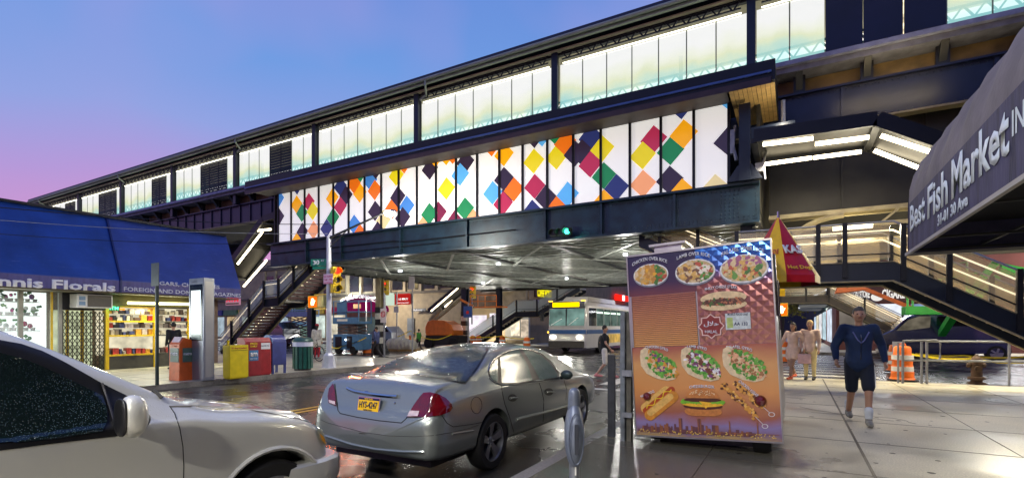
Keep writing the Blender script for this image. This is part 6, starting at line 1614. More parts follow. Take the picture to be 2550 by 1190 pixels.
lamp('hand_lamp','POINT',(PX-.8,PY-.4,pz),4,(1,.4,.1),.1,None,sp_)
# green signal on girder
e=empty('girder_signal',(onv(1397,580,15.9).x,15.9,onv(1397,580,15.9).z),'horizontal traffic signal with green lit hanging on the dark girder','traffic signal')
c=onv(1397,579,15.9); signal(e,c.x,15.9,c.z,2,0,3,True,M('signal_dark_green',(40,50,36),.5,.1,.2,5),.78)
MB().box(c.x-.06,c.x+.06,15.98,16.1,c.z-.05,c.z+.25).build('signal_bracket',steel,e)
lamp('green_glow','POINT',(c.x+.28,15.5,c.z),6,(.1,1,.75),.08,None,e)
# background signals
for (px,py,v,lit,lab) in((963,716,24,0,'yellow traffic signal showing red beside the banded column'),(1180,728,33,0,'small traffic signal showing red near the yellow grocery lettering')):
    c=onv(px,py,v); e=empty('traffic_signal',(c.x,v,c.z),lab,'traffic signal',group='signals hanging under the tracks')
    signal(e,c.x,v,c.z,lit,R(-25),3,False,None,.95); MB().bar((c.x-.25,v+.1,c.z+.4),(c.x-.25,v+.1,c.z-2.5),.08,.08).build('signal_bracket',galv,e)
# near kerb posts and meter
p=G(1523,1086); e=empty('bollard',(p.x,p.y,0),'square dark wooden bollard left of the food cart','bollard')
MB().cbox((p.x,p.y,.56),.10,.10,1.12,.2).build('post',M('bollard_dark',(52,54,58),.6,.1,.35,9,bump=.3),e,bevel=.006)
MB().cbox((p.x,p.y,1.122),.09,.09,.01,.2).build('cap',M('bollard_cap',(80,82,86),.6,.1,.2,9),e)
p=G(1560,1096); e=empty('steel_post',(p.x,p.y,0),'tall peeling grey steel channel post touching the left edge of the food cart','post')
pg=M('peeling_grey',(112,118,122),.6,.2,.5,7,bump=.4,detail=8)
zt=onv(1560,775,p.y).z
MB().box(p.x-.07,p.x-.01,p.y-.05,p.y+.04,0,zt).build('flange',pg,e); MB().box(p.x+.01,p.x+.07,p.y-.03,p.y+.06,0,zt-.02).build('flange',M('rusty_grey',(96,92,80),.7,.2,.5,8,bump=.4),e)
MB().cbox((p.x+.03,p.y-.04,.9),.13,.1,.08).build('clamp',galv,e); MB().cbox((p.x+.03,p.y-.04,.35),.13,.1,.06).build('clamp',galv,e)
# parking meter
mv=2.75; c=onv(1430,1060,mv); 
e=empty('parking_meter',(c.x,mv,0),'old grey single-head parking meter at the bottom edge of the picture','parking meter')
mg=M('meter_grey',(104,112,128),.42,.4,.2,6,bump=.15)
ps=lambda py: onv(1430,py,mv).z
sx_=.058
MB().tube([(c.x,mv,0),(c.x,mv,ps(1150))],.030,16).build('post',M('meter_post',(128,132,140),.35,.6,.2,6),e,smooth=True)
# head: seen edge-on, thin in u', deep in view depth
def oval(zc_,hz,hw,dep,z_off=0): pass
m=MB(); n=28; prof_=[]
z0,z1=ps(1156),ps(1003)
for i in range(17):
    f=i/16; w_=math.sin(math.pi*min(1,max(0,f*.92+.06)))**.45
    prof_.append((w_,z0+(z1-z0)*f))
ax=Vector((CT,ST,0)); ay=Vector((-ST,CT,0))
C0=Vector((c.x,mv,0)); hw=(onv(1453,1060,mv)-onv(1408,1060,mv)).length/2
base=len(m.v)
for w_,z in prof_:
    for k in range(n):
        t=2*math.pi*k/n; ct,st_c=math.cos(t),math.sin(t); q=lambda a:abs(a)**.8*(1 if a>=0 else -1)
        m.v.append(C0+ax*hw*w_*q(ct)+ay*.10*w_*q(st_c)+Vector((0,0,z)))
for i in range(16):
    for k in range(n): a=i*n+k;b=i*n+(k+1)%n; m.f.append([a,b,b+n,a+n]); m.m.append(0)
m.f.append(list(range(n))[::-1]);m.m.append(0);m.f.append([16*n+k for k in range(n)]);m.m.append(0)
m.build('housing',mg,e,smooth=True)
m=MB(); zc_=(z0+z1)/2-.01; L=[(C0+ax*hw*.72*math.cos(t)*1+Vector((0,0,zc_+(z1-z0)*.40*math.sin(t)))-ay*.100) for t in [2*math.pi*i/24 for i in range(24)]]
m.tube(L+[L[0]],.004,5); m.build('rim',M('meter_rim',(84,92,108),.4,.4,.2,6),e,smooth=True)
m=MB(); zt=ps(966); m.cap(C0+Vector((0,0,z1-.03)),C0+Vector((0,0,zt-.03)),.040,.034,16); m.build('dome',mg,e,smooth=True)
MB().cbox(C0-ay*.105+Vector((0,0,zc_)),.022,.01,.17,TH).build('coin_slot',M('slot_dark',(60,64,74),.4,.4,.2,6),e)
MB().cbox(C0-ay*.0305+Vector((.004,0,ps(1168))),.008,.004,.05,TH).build('sticker',white_p,e)
# ---------------- right pavement: drums, railing, hydrant ----------------
ora=M('drum_orange',(236,112,18),.45,0,.1,5); dw=M('drum_white',(225,222,215),.4,0,.08,5)
def drum(p,label,s=1,z=0,grp='orange and white traffic drums'):
    e=empty('traffic_drum',(p.x,p.y,z),label,'traffic drum',grp)
    x,y=p.x,p.y
    m=MB(); prof_=[(.30,0),(.29,.08),(.27,.1),(.265,.26),(.25,.27),(.25,.42),(.24,.43),(.235,.58),(.225,.59),(.22,.74),(.21,.75),(.2,.92),(.17,.97),(0,.98)]
    m.lathe([(a*s,z+b*s) for a,b in prof_],(x,y,0),22); m.build('barrel',ora,e,smooth=True)
    m=MB()
    for z0_,z1_ in((.28,.41),(.60,.73)): m.lathe([(.257*s,z+z0_*s),(.253*s,z+z1_*s),(.243*s,z+z1_*s),(.245*s,z+z0_*s)],(x,y,0),22,closed=True)
    m.build('bands',dw,e,smooth=True)
    MB().lathe([(.36*s,z),(.36*s,z+.05*s),(.28*s,z+.06*s),(.28*s,z)],(x,y,0),22,closed=True).build('base_ring',black,e)
    MB().tube([(x-.08*s,y,z+.96*s),(x-.06*s,y,z+1.04*s),(x+.06*s,y,z+1.04*s),(x+.08*s,y,z+.96*s)],.018*s,6).build('handle',ora,e)
drum(G(2247,948),'front orange and white drum leaning on the end of the steel railing')
drum(G(2231,925,-.1),'orange drum carrying a white notice just behind the front drum',z=-.1)
p=G(2231,925,-.1); tag(MB().box(p.x-.14,p.x+.2,p.y-.30,p.y-.285,.62,1.0).build('notice_board',[M('paper_white2',(226,226,226))]),'white work notice with red symbol hung on the rear drum','notice')
# railing
rl=empty('steel_railing',(4,17.5,0),'galvanised pipe railing along the kerb in front of the hydrant','railing')
def rp_(px,py): return G(px,py)
A_=rp_(2308,955); B_=rp_(2513,960); 
d=(B_-A_).normalized()
C_=B_+d*4
for P in(A_,B_,C_,A_-d*.12): MB().tube([(P.x,P.y,0),(P.x,P.y,1.13)],.03,8).build('post',galv,rl)
P0=A_-d*.55; MB().tube([(P0.x,P0.y,0),(P0.x,P0.y,1.1)],.03,8).tube([(P0.x-.1,P0.y,0),(P0.x-.1,P0.y,1.1)],.025,8).build('post',galv,rl)
for z in(1.13,.62): MB().tube([A_+Vector((0,0,z)),C_+Vector((0,0,z))],.028,8).build('rail',galv,rl)
L=[P0+Vector((0,0,.62)),A_+d*.25+Vector((0,0,.62)),A_+d*.3+Vector((0,0,.7)),A_+d*.3+Vector((0,0,1.1)),A_+d*.22+Vector((0,-.05,1.16)),P0+Vector((0,0,1.14))]
MB().tube(L,.026,8).build('gate_loop',galv,rl)
# hydrant
p=G(2432,956); e=empty('fire_hydrant',(p.x,p.y,0),'rusty brown fire hydrant behind the pipe railing','fire hydrant')
hm=M('hydrant_rust',(74,54,38),.65,.3,.4,9,bump=.4)
MB().lathe([(.2,0),(.2,.05),(.13,.06),(.125,.12),(.19,.13),(.19,.19),(.12,.2),(.12,.5),(.14,.52),(.135,.62),(.10,.70),(.05,.74),(.03,.79),(0,.79)],(p.x,p.y,0),16).build('barrel',hm,e,smooth=True)
MB().lathe([(.06,-.2),(.065,-.13),(.05,-.1),(.05,.1),(.065,.13),(.06,.18)],(p.x,p.y,.5),10,'X').build('outlets',hm,e,smooth=True)
MB().lathe([(.075,-.19),(.08,-.12),(.06,-.1)],(p.x,p.y,.42),10,'Y').build('pumper_cap',hm,e,smooth=True)
# caution tapes
tp_m=M('caution_yellow',(236,206,20),.5,0,.25,12)
def tape(pts,label):
    m=MB(); P=[]
    for a,b in zip(pts,pts[1:]):
        a=Vector(a);b=Vector(b)
        for i in range(8): t=i/8; P.append(a.lerp(b,t)-Vector((0,0,.12*4*t*(1-t)*min(1,(b-a).length/4))))
    P.append(Vector(pts[-1])); m2=MB()
    for a,b in zip(P,P[1:]): m2.add([a-Vector((0,0,.03)),b-Vector((0,0,.03)),b+Vector((0,0,.03)),a+Vector((0,0,.03))],[(0,1,2,3)])
    o=m2.build('caution_tape',tp_m,fix=False); md=o.modifiers.new('s','SOLIDIFY'); md.thickness=.004
    tag(o,label,'caution tape','yellow caution tapes around the works')
q=lambda px,py,v: tuple(onv(px,py,v))
tape([q(2231,872,18.6),q(2300,886,19),q(2420,892,20),q(2552,902,21)],'yellow caution tape from the notice drum drooping behind the railing')
tape([q(2280,880,22),q(2400,885,22.5),q(2552,888,23)],'upper straight yellow tape in front of the blue pickup')
tape([q(820,860,14.5),q(850,862,22),q(912,840,22)],'yellow tape stretched from the signal pole past the blue lift')
tape([q(990,838,30),q(1021,823,30),q(1060,842,30),q(1090,845,30),q(1125,832,30)],'yellow tape on the orange cone by the boom lift')
tape([q(1125,836,33),q(1180,838,33),q(1250,836,33),q(1330,842,31)],'far yellow tape passing drums in front of the corner store')
# background drums & cone
for i,(px,py,v,s) in enumerate(((1312,862,30,1),(1251,852,33,1),(1128,851,32,1),(1177,848,34,1),(1192,848,34.5,1),(874,850,26.5,1),(915,862,23,1.1),(1952,897,27,1),(897,848,28,1))):
    g=onv(px,py,v); lab=['orange drum on the road by the front of the bus','orange drum in front of the slim dark column','orange drum just right of the boom lift','left drum of the close pair below the grocery window','right drum of the close pair below the grocery window','drum behind the blue scissor lift body','low orange drum by the banded column foot','orange drum across the road behind the walking couple','drum right of the blue scissor lift'][i]
    drum(Vector((g.x,v,0)),lab,s,-.15)
g=onv(1021,850,30); e=empty('traffic_cone',(g.x,30,-.15),'tall thin orange cone left of the boom lift holding yellow tape','traffic cone')
MB().lathe([(.13,-.08),(.05,.9),(0,.92)],(g.x,30,0),12).build('cone',ora,e,smooth=True); MB().box(g.x-.2,g.x+.2,29.8,30.2,-.15,-.08).build('base',black,e); MB().lathe([(.095,.35),(.08,.5),(.07,.5),(.09,.35)],(g.x,30,0),12,closed=True).build('band',dw,e)
# ---------------- background vehicles ----------------
def rbox(m,x0,x1,y0,y1,z0,z1): return m.box(x0,x1,y0,y1,z0,z1)
bus=empty('city_bus',(-12.45,29,-.15),'white and blue city bus with glowing yellow destination sign and lit windows','bus')
bw=M('bus_white',(196,192,188),.35,.1,.08,2,coat=.5); bblue=M('bus_blue',(36,78,132),.35,.1,.1,2)
x0,x1,y0,y1=-13.75,-11.15,29,41
m=MB(); m.prism([(x0,y0+.05,.22),(x1,y0+.05,.22),(x1,y0-.0,.9),(x1,y0,1.6),(x1-.04,y0+.14,2.9),(x1-.2,y0+.3,3.18),(x0+.2,y0+.3,3.18),(x0+.04,y0+.14,2.9),(x0,y0,1.6),(x0,y0,.9)],(0,.3,0)) if False else None
sec=[(x0,.22),(x1,.22),(x1,2.85),(x1-.12,3.08),(x1-.4,3.18),(x0+.4,3.18),(x0+.12,3.08),(x0,2.85)]
m=MB(); n=8
rows=[]
for yy,ins,zi in((y0-.02,.12,.12),(y0+.06,.03,.05),(y0+.25,0,0),(y1-.2,0,0),(y1,.08,.08)):
    rows.append([( (a+ins if a<(x0+x1)/2 else a-ins),yy+(.16*max(0,(b-1.5)/1.7) if yy<y0+.3 else 0),(b-zi if b>1 else b+.04*(ins>0))) for a,b in sec])
for r_ in rows: m.v+=[Vector(p) for p in r_]
for i in range(4):
    for k in range(n): a=i*n+k;b=i*n+(k+1)%n; m.f.append([a,b,b+n,a+n]); m.m.append(0)
m.f.append(list(range(n))[::-1]);m.m.append(0);m.f.append([4*n+k for k in range(n)]);m.m.append(0)
m.build('body',bw,bus)
m=MB(); m.prism([(x0+.4,y0+1.2,3.17),(x1-.3,y0+1.2,3.17),(x1-.5,y0+1.6,3.5),(x0+.6,y0+1.6,3.5)],(0,5.5,0)); m.build('roof_unit',bw,bus)
bdark=M('bus_glass',(30,42,44),.06,.1,.5,1.2,coat=1)
blit=E('bus_interior',(150,190,180),.75,.75,1.1)
m=MB(); m.prism([(x0+.12,y0-.05,1.62),(x0+.12,y0+.07,2.66),(x0+.12,y0+.09,2.66),(x0+.12,y0-.02,1.62)],(2.36,0,0)); m.build('windscreen',blit,bus)
MB().box((x0+x1)/2-.03,(x0+x1)/2+.03,y0-.06,y0+.06,1.6,2.68).build('windscreen_divider',black,bus)
MB().bar((x0+.3,y0-.09,1.66),(x0+1.0,y0-.04,2.05),.05,.03).bar((x0+1.5,y0-.09,1.66),(x0+2.1,y0-.04,2.1),.05,.03).build('wiper',white_p,bus)
m=MB(); m.box(x0+.1,x1-.1,y0+.02,y0+.12,2.70,3.12); m.build('sign_surround',black,bus)
m=MB(); m.box(x0+.35,x1-.45,y0,y0+.02,2.78,3.06); m.build('destination_sign',E('bus_sign_yellow',(255,214,0),2.2),bus)
text('M60',(x0+.5,y0-.004,2.82),(1,0,0),(0,0,1),M('ink_dark',(60,50,10),.5,0,.05,5),1.5,.2,bus,bold=.04) if False else None
MB().box(x0+.0,x1+.0,y0-.045,y0-.025,1.10,1.36).box(x1+.001,x1+.012,y0+.1,y1-.3,1.10,1.36).build('blue_stripe',bblue,bus)
MB().box(x0+.1,x1-.1,y0-.10,y0-.02,.25,.66).build('bumper',M('bus_bumper',(70,66,60),.6,0,.2,4),bus)
for a in(x0+.38,x1-.42): 
    MB().ell((a,y0-.05,.9),.2,.05,.11).build('headlight',E('bus_headlight',(255,250,235),12),bus,smooth=True)
for a in(x0+.2,x1-.2): MB().box(a-.12,a+.12,y0+.0,y0+.09,3.13,3.19).build('marker_light',E('amber_glow',(255,190,60),4),bus)
MB().ell((x0+.06,y0-.04,1.2),.06,.04,.06).build('indicator',E('amber_glow',(255,190,60),4),bus)
lamp('bus_head_lamp','SPOT',((x0+x1)/2,y0-.3,.9),420,(1,.96,.88),.3,((x0+x1)/2,14,-.3),bus,spot=80)
for k in range(8):
    a=y0+.5+k*1.42; MB().box(x1+.001,x1+.014,a,a+1.32,1.6,2.72).build('side_window',E('bus_side_lit',(125,150,140),.6,.7,1.3) if k else bdark,bus)
for k in range(6): MB().box(x1+.014,x1+.02,y0+1.9+k*1.4,y0+3+k*1.4,2.42,2.52).build('ceiling_lamp',E('bus_tube',(225,255,230),2.2),bus)
MB().box(x1+.001,x1+.012,y0+4.2,y0+8,.45,1.05).build('side_poster',M('poster_yellow',(226,190,90),.5,0,.35,2.5),bus)
for wy in(y0+2.7,y0+9.0):
    m=MB().lathe([(0,.0),(.58,.0),(.58,.02),(0,.02)],(x1,wy,.42),24,'X'); m.build('wheel_arch',black,bus)
    wheel((x1-.10,wy,.35),.5,.28,bus,1,8); wheel((x0+.10,wy,.35),.5,.28,bus,-1,8)
MB().tube([(x0+.1,y0,2.9),(x0-.2,y0-.35,2.85),(x0-.2,y0-.35,2.4)],.03,6).box(x0-.32,x0-.1,y0-.4,y0-.3,1.9,2.4).build('mirror',black,bus)
# ---- profile car ----
def profile_car(label,v,poly,wins,wheels,wr,c,cat='car',name='parked_car',width=1.75,lights=()):
    P=[onv(a,b,v) for a,b in poly]; cx=sum(p.x for p in P)/len(P)
    e=empty(name,(cx,v,-.15),label,cat)
    m=MB(); N=len(P); c0=Vector((cx,0,.6))
    rows=[]
    for dy,s in((0.10,.955),(0,1.0),(width,1.0),(width-.1,.955)) if False else ((-.0,.93),(.10,1.0),(width-.1,1.0),(width,.93)):
        rows.append([Vector((cx+(p.x-cx)*(.99 if s<1 else 1),v+dy,(p.z-.1)*( .97 if s<1 else 1)+.1)) for p in P])
    for r_ in rows: m.v+=r_
    for i in range(3):
        for k in range(N): a=i*N+k;b=i*N+(k+1)%N; m.f.append([a,b,b+N,a+N]); m.m.append(0)
    m.f.append(list(range(N))[::-1]);m.m.append(0);m.f.append([3*N+k for k in range(N)]);m.m.append(0)
    pm__=M('car_paint_%d_%d_%d'%c,c,.25,.4,.1,2,coat=1); m.build('body',pm__,e)
    for L,mt in wins: 
        Q=[onv(a,b,v-.012) for a,b in L]; MB().prism(Q,(0,.01,0)).build('window',mt,e)
    for (a,b) in wheels:
        w_=onv(a,b,v); wheel((w_.x,v+.08,-.15+wr),wr,.22,e,1,5) if False else None
        x_,z_=w_.x,-.15+wr
        MB().lathe([(wr*.68,-.02),(wr*.95,-.02),(wr,.02),(wr,.2),(wr*.7,.2)],(x_,v-.01,z_),24,'Y',closed=True).build('tyre',rubber,e,smooth=True)
        m=MB(); m.lathe([(0,.03),(wr*.68,.03),(wr*.68,.06),(0,.06)],(x_,v-.01,z_),24,'Y')
        for k in range(5):
            t=2*math.pi*k/5; m.bar((x_,v-.01,z_),(x_+wr*.66*math.cos(t),v-.01,z_+wr*.66*math.sin(t)),.07,.04,up=(0,1,0))
        m.build('rim',rimm,e)
    return e
wl=E('car_window_lit',(160,150,130),.5,.7,2); wd=M('car_window_dark',(12,14,18),.08,0,.2,3)
pk=profile_car('dark blue pickup truck parked behind the caution tape and railing',33,[(2192,882),(2188,850),(2198,832),(2225,820),(2258,790),(2290,779),(2345,777),(2420,778),(2500,782),(2512,800),(2515,880)],
  [([(2232,823),(2262,796),(2290,787),(2318,787),(2316,815),(2262,822)],wl),([(2333,787),(2420,788),(2470,792),(2470,812),(2333,812)],wd)],[(2212,868),(2482,868)],.38,(26,32,78),'pickup','pickup_truck')
MB().box(onv(2205,880,33).x,onv(2510,880,33).x,32.98,32.995,-.02,.02).build('sill_strip',chrome,pk)
profile_car('small teal car parked beyond the lower treads of the left stairs',30,[(688,838),(688,822),(695,815),(703,800),(725,799),(735,812),(736,838)],[([(700,812),(706,803),(723,803),(729,812)],wd)],[(697,836),(727,836)],.3,(90,130,120))
profile_car('grey parked car seen through the left stair treads',27,[(615,845),(616,826),(636,818),(652,804),(690,802),(704,818),(706,845)],[([(642,817),(656,807),(686,806),(696,817)],wd)],[(632,842),(690,842)],.32,(70,74,80))
profile_car('pale grey car behind the banded column near the teal shutter',34.5,[(915,845),(916,830),(926,824),(934,813),(962,812),(975,828),(976,845)],[([(930,824),(937,816),(960,815),(968,826)],wd)],[(928,841),(965,841)],.3,(150,156,160))
# ---- scissor lifts ----
lb=M('lift_blue',(80,126,168),.4,.1,.15,4)
def slift(label,px0,px1,v,yb,yk,ys,yp,yt,mat_,mat2=None,boards=True):
    a=onv(px0,yb,v);b=onv(px1,yb,v); z=lambda y:onv((px0+px1)/2,y,v).z
    e=empty('scissor_lift',((a.x+b.x)/2,v,-.15),label,'scissor lift','lifting machines around the works')
    x0,x1=a.x,b.x; w_=x1-x0; dy=1.1; z0=-.15
    MB().box(x0,x1,v,v+dy,.12,z(yk)).build('chassis',mat_,e,bevel=.03)
    MB().box(x0+.1*w_,x0+.35*w_,v-.02,v,.2,z(yk)-.15).box(x0+.55*w_,x0+.75*w_,v-.02,v,.2,z(yk)-.12).build('hatch',black,e)
    for xx in(x0+.2*w_,x0+.78*w_): MB().lathe([(0,-.02),(.25,-.02),(.25,.2),(0,.2)],(xx,v,.1),18,'Y').build('wheel',rubber,e)
    m=MB(); n=3; zz0,zz1=z(yk),z(ys)
    for k in range(n):
        za=zz0+(zz1-zz0)*k/n; zb=zz0+(zz1-zz0)*(k+1)/n
        for yy in(v+.15,v+dy-.15): m.bar((x0+.12*w_,yy,za),(x1-.12*w_,yy,zb),.05,.08); m.bar((x1-.12*w_,yy+.04,za),(x0+.12*w_,yy+.04,zb),.05,.08)
    m.build('scissor_arms',M('scissor_grey',(110,92,80),.5,.3,.2,6),e)
    MB().box(x0,x1,v,v+dy,z(ys),z(ys)+.15).build('platform',mat_,e)
    m=MB(); zt=z(yt)
    for xx in(x0+.03,(x0+x1)/2,x1-.03):
        for yy in(v+.03,v+dy-.03): m.box(xx-.025,xx+.025,yy-.025,yy+.025,z(ys)+.15,zt)
    for zz in(zt-.05,(zt+z(ys))/2):
        for yy in(v+.03,v+dy-.03): m.box(x0,x1,yy-.025,yy+.025,zz,zz+.05)
        for xx in(x0+.03,x1-.03): m.box(xx-.025,xx+.025,v,v+dy,zz,zz+.05)
    m.build('guard_rail',mat_,e)
    MB().box(x0,x1,v-.01,v,z(yp),z(ys)+.35 if False else z(yp)+.35).build('side_board',mat_,e)
    return e,x0,x1,z
e,x0,x1,z=slift('blue scissor lift with a folded platform right of the signal pole',829,893,22,872,832,806,804,748,lb)
MB().box(x0+.4,x0+1.3,21.97,21.985,z(803)+.08,z(803)+.22).build('name_board',white_p,e); text('City Lift Rentals',(x0+.45,21.96,z(803)+.11),(1,0,0),(0,0,1),M('ink_red',(180,60,40)),.8,.08,e) if False else None
MB().box(x0+.25,x0+1.0,21.5+.6,21.6+.6,z(783),z(752)).build('tool_box',lb,e)
MB().ell((x0+1.25,21.9,.75),.05,.04,.05).build('work_lamp',E('work_lamp',(235,245,255),12),e)
slift('white and blue scissor lift standing behind the upper left stair treads',700,768,28,850,838,788,786,757,M('lift_pale_blue',(130,170,205),.4,.1,.15,4))
# ---- orange boom lift ----
bo=M('boom_orange',(214,112,26),.4,.1,.15,3)
P=[onv(a,b,31) for a,b in((1060,835),(1058,815),(1064,800),(1075,796),(1105,798),(1122,808),(1128,822),(1127,835))]
e=empty('boom_lift',(P[3].x,31,-.15),'orange boom lift with rounded counterweight in front of the taupe wall','boom lift','lifting machines around the works')
MB().prism(P,(0,1.4,0)).build('counterweight',bo,e,bevel=.06)
zb=-.15
a=onv(1058,845,31).x;b=onv(1140,845,31).x
MB().box(a,b,31.1,32.3,.15,onv(1090,835,31).z).build('chassis',M('boom_chassis',(40,38,36),.6,.2,.2,5),e)
for xx in(a+.4,b-.4): MB().lathe([(.0,-.15),(.42,-.15),(.45,-.05),(.45,.2),(0,.2)],(xx,31.05,.28),20,'Y').build('wheel',rubber,e)
p0,p1,p2=onv(1072,798,31.5),onv(1098,768,31.5),onv(1165,712,31.5)
MB().bar(p0,p1,.22,.28).build('lower_boom',cream,e); MB().bar(onv(1080,800,31.3),onv(1146,745,31.3),.18,.2).build('upper_boom',cream,e)
MB().box(onv(1170,790,31).x,onv(1238,790,31).x,31.6,32.5,onv(1200,765,31).z,onv(1200,762,31).z).build('basket_floor',bo,e)
m=MB()
for px in(1172,1190,1208,1236): q=onv(px,765,31.6); m.tube([q,onv(px,735,31.6)],.03,6)
for py in(735,750): m.tube([onv(1172,py,31.6),onv(1236,py,31.6)],.03,6)
m.build('basket_rail',bo,e)
MB().bar(onv(1146,745,31.3),onv(1178,762,31.7),.16,.16).build('jib',bo,e)
# ---- green boom lift right ----
gg=M('lift_green',(50,190,70),.4,.1,.12,3)
gv=29.5; q=lambda px,py,dv=0: onv(px,py,gv+dv)
e=empty('green_lift',(q(2300,780).x,gv,-.15),'bright green boom lift seen under and through the right stairs','boom lift','lifting machines around the works')
MB().prism([q(2256,783),q(2256,762),q(2345,762),q(2350,783)],(0,1.2,0)).build('basket_floor',gg,e,bevel=.02)
m=MB()
for px,y0_ in((2260,735),(2273,742),(2320,668),(2408,652)): m.tube([q(px,763),q(px,y0_)],.045,6)
m.tube([q(2320,668),q(2408,652)],.045,6).tube([q(2320,700),q(2440,678)],.045,6).tube([q(2256,742),q(2345,742)],.04,6); m.build('basket_rail',gg,e)
MB().bar(q(2395,752),q(2478,655),.26,.26,up=(0,1,0)).build('lower_boom',gg,e); MB().bar(q(2420,758,.5),q(2484,688,.5),.22,.22,up=(0,1,0)).build('lower_boom',gg,e)
MB().bar(q(2490,668),q(2600,690),.4,.4,up=(0,1,0)).build('upper_boom',gg,e)
MB().box(q(2385,830).x,q(2600,830).x,gv+3.8,gv+5.2,.2,1.3).build('chassis',gg,e)
MB().bar(q(2395,752),(q(2395,752).x,gv+4,1.0),.3,.3).build('lower_boom',gg,e)
for xx in(q(2420,830).x,q(2560,830).x): MB().lathe([(0,-.15),(.5,-.15),(.5,.15),(0,.15)],(xx,gv+3.8,.35),20,'Y').build('wheel',rubber,e)
# ---- orange lift basket far right ----
jv=34; q=lambda px,py,dv=0: onv(px,py,jv+dv)
e=empty('orange_lift',(q(2120,720).x,jv,-.15),'orange lift basket raised below the right stairs landing','boom lift','lifting machines around the works')
MB().prism([q(2080,730),q(2086,712),q(2150,704),q(2160,708),q(2152,722),q(2105,728)],(0,.8,0)).build('basket',M('lift_orange',(216,100,30),.4,.1,.15,3),e,bevel=.03)
text('JLG',q(2108,717,-.02),(1,0,.08),(0,0,1),M('ink_dark',(30,24,20),.5,0,.05,5),.6,.28,e,bold=.04)
MB().bar(q(2150,718,.4),q(2340,795,.8),.2,.2).build('boom',M('lift_orange',(216,100,30)),e); MB().box(q(2320,850).x,q(2430,850).x,jv+.85,jv+1.9,0,.9).build('chassis',M('lift_orange',(216,100,30)),e)
for xx in(q(2330,850).x,q(2420,850).x): MB().lathe([(0,-.1),(.35,-.1),(.35,.15),(0,.15)],(xx,jv+.9,.2),18,'Y').build('wheel',rubber,e)
# small signs on the far side
def polesign(label,px,pyb,v,pyt,w_,pys0,pys1,c,txt_=None,ct=None):
    p=onv(px,pyb,v); e=empty('street_sign',(p.x,v,-.15),label,'street sign','signs on poles across the junction')
    MB().tube([(p.x,v,-.15),(p.x,v,onv(px,pyt,v).z)],.05,8).build('post',galv,e)
    z0,z1=onv(px,pys1,v).z,onv(px,pys0,v).z; MB().box(p.x-w_/2,p.x+w_/2,v-.08,v-.055,z0,z1).build('panel',c,e)
    if txt_: text(txt_,(p.x-w_*.4,v-.082,(z0+z1)/2-.1),(1,0,0),(0,0,1),ct or txt,w_*.8,.2,e)
    return e,p,z0,z1
e,p,z0,z1=polesign('white no-turn sign with red ring fixed beside the banded column',957,865,21,730,.42,768,803,M('sign_white',(210,200,205),.5,0,.06,5))
MB().tube([(p.x+.15*math.cos(t),20.9,(z0+z1)/2+.08+.15*math.sin(t)) for t in [2*math.pi*i/20 for i in range(21)]],.02,6).bar((p.x-.1,20.9,(z0+z1)/2+.18),(p.x+.1,20.9,(z0+z1)/2-.02),.03,.01).build('ring',M('ring_red',(190,30,40),.5,0,.05,5),e)
polesign('small pale bus stop sign on a thin white pole before the taupe wall',988,860,28,728,.45,762,778,white_p)
e,p,z0,z1=polesign('blue bus sign with red dot beside the dark banded column',1166,850,31,755,.75,762,790,M('sign_blue',(60,90,160),.5,0,.1,4))
MB().lathe([(0,-.01),(.13,-.01),(.13,.01),(0,.01)],(p.x,30.9,(z0+z1)/2-.05),16,'Y').build('dot',M('dot_red',(220,50,50),.5,0,.05,5),e)
e,p,z0,z1=polesign('hanging white restriction sign above the red realty sign',1027,690,24,676,.45,688,720,M('sign_white',(210,200,205))); 
# far hand signal right
c=onv(1945,771,20)
e=empty('far_pedestrian_signal',(c.x,20,-.15),'lit orange hand signal just right of the food cart edge','traffic signal')
MB().tube([(c.x-.15,20.1,-.15),(c.x-.15,20.1,c.z+.6)],.07,10).build('pole',galv,e); pedsig(e,c.x,20,c.z,R(5),True)
MB().cbox((c.x-.03,20,c.z+.85),.32,.22,.75).build('signal_housing',ty,e,bevel=.02)
lamp('hand_lamp','POINT',(c.x,19.6,c.z),3,(1,.4,.1),.1,None,e)
# stored work materials
p=onv(1000,865,27); 
e=empty('wrapped_pallet',(p.x,27,-.15),'white wrapped pile of work materials behind the roof of the sedan','pile')
m=MB(); rr=random.Random(5)
for k in range(7): m.ell((p.x-1+k*.33,27,.2+.12*rr.random()),.35,.4,.35+.15*rr.random(),9,6)
m.build('wrapping',M('wrap_white',(205,200,185),.5,0,.2,4,bump=.5),e,smooth=True); MB().box(p.x-1.4,p.x+1.4,26.6,27.4,-.15,-.02).build('pallet',M('pallet_wood',(150,120,70),.7,0,.3,6),e)
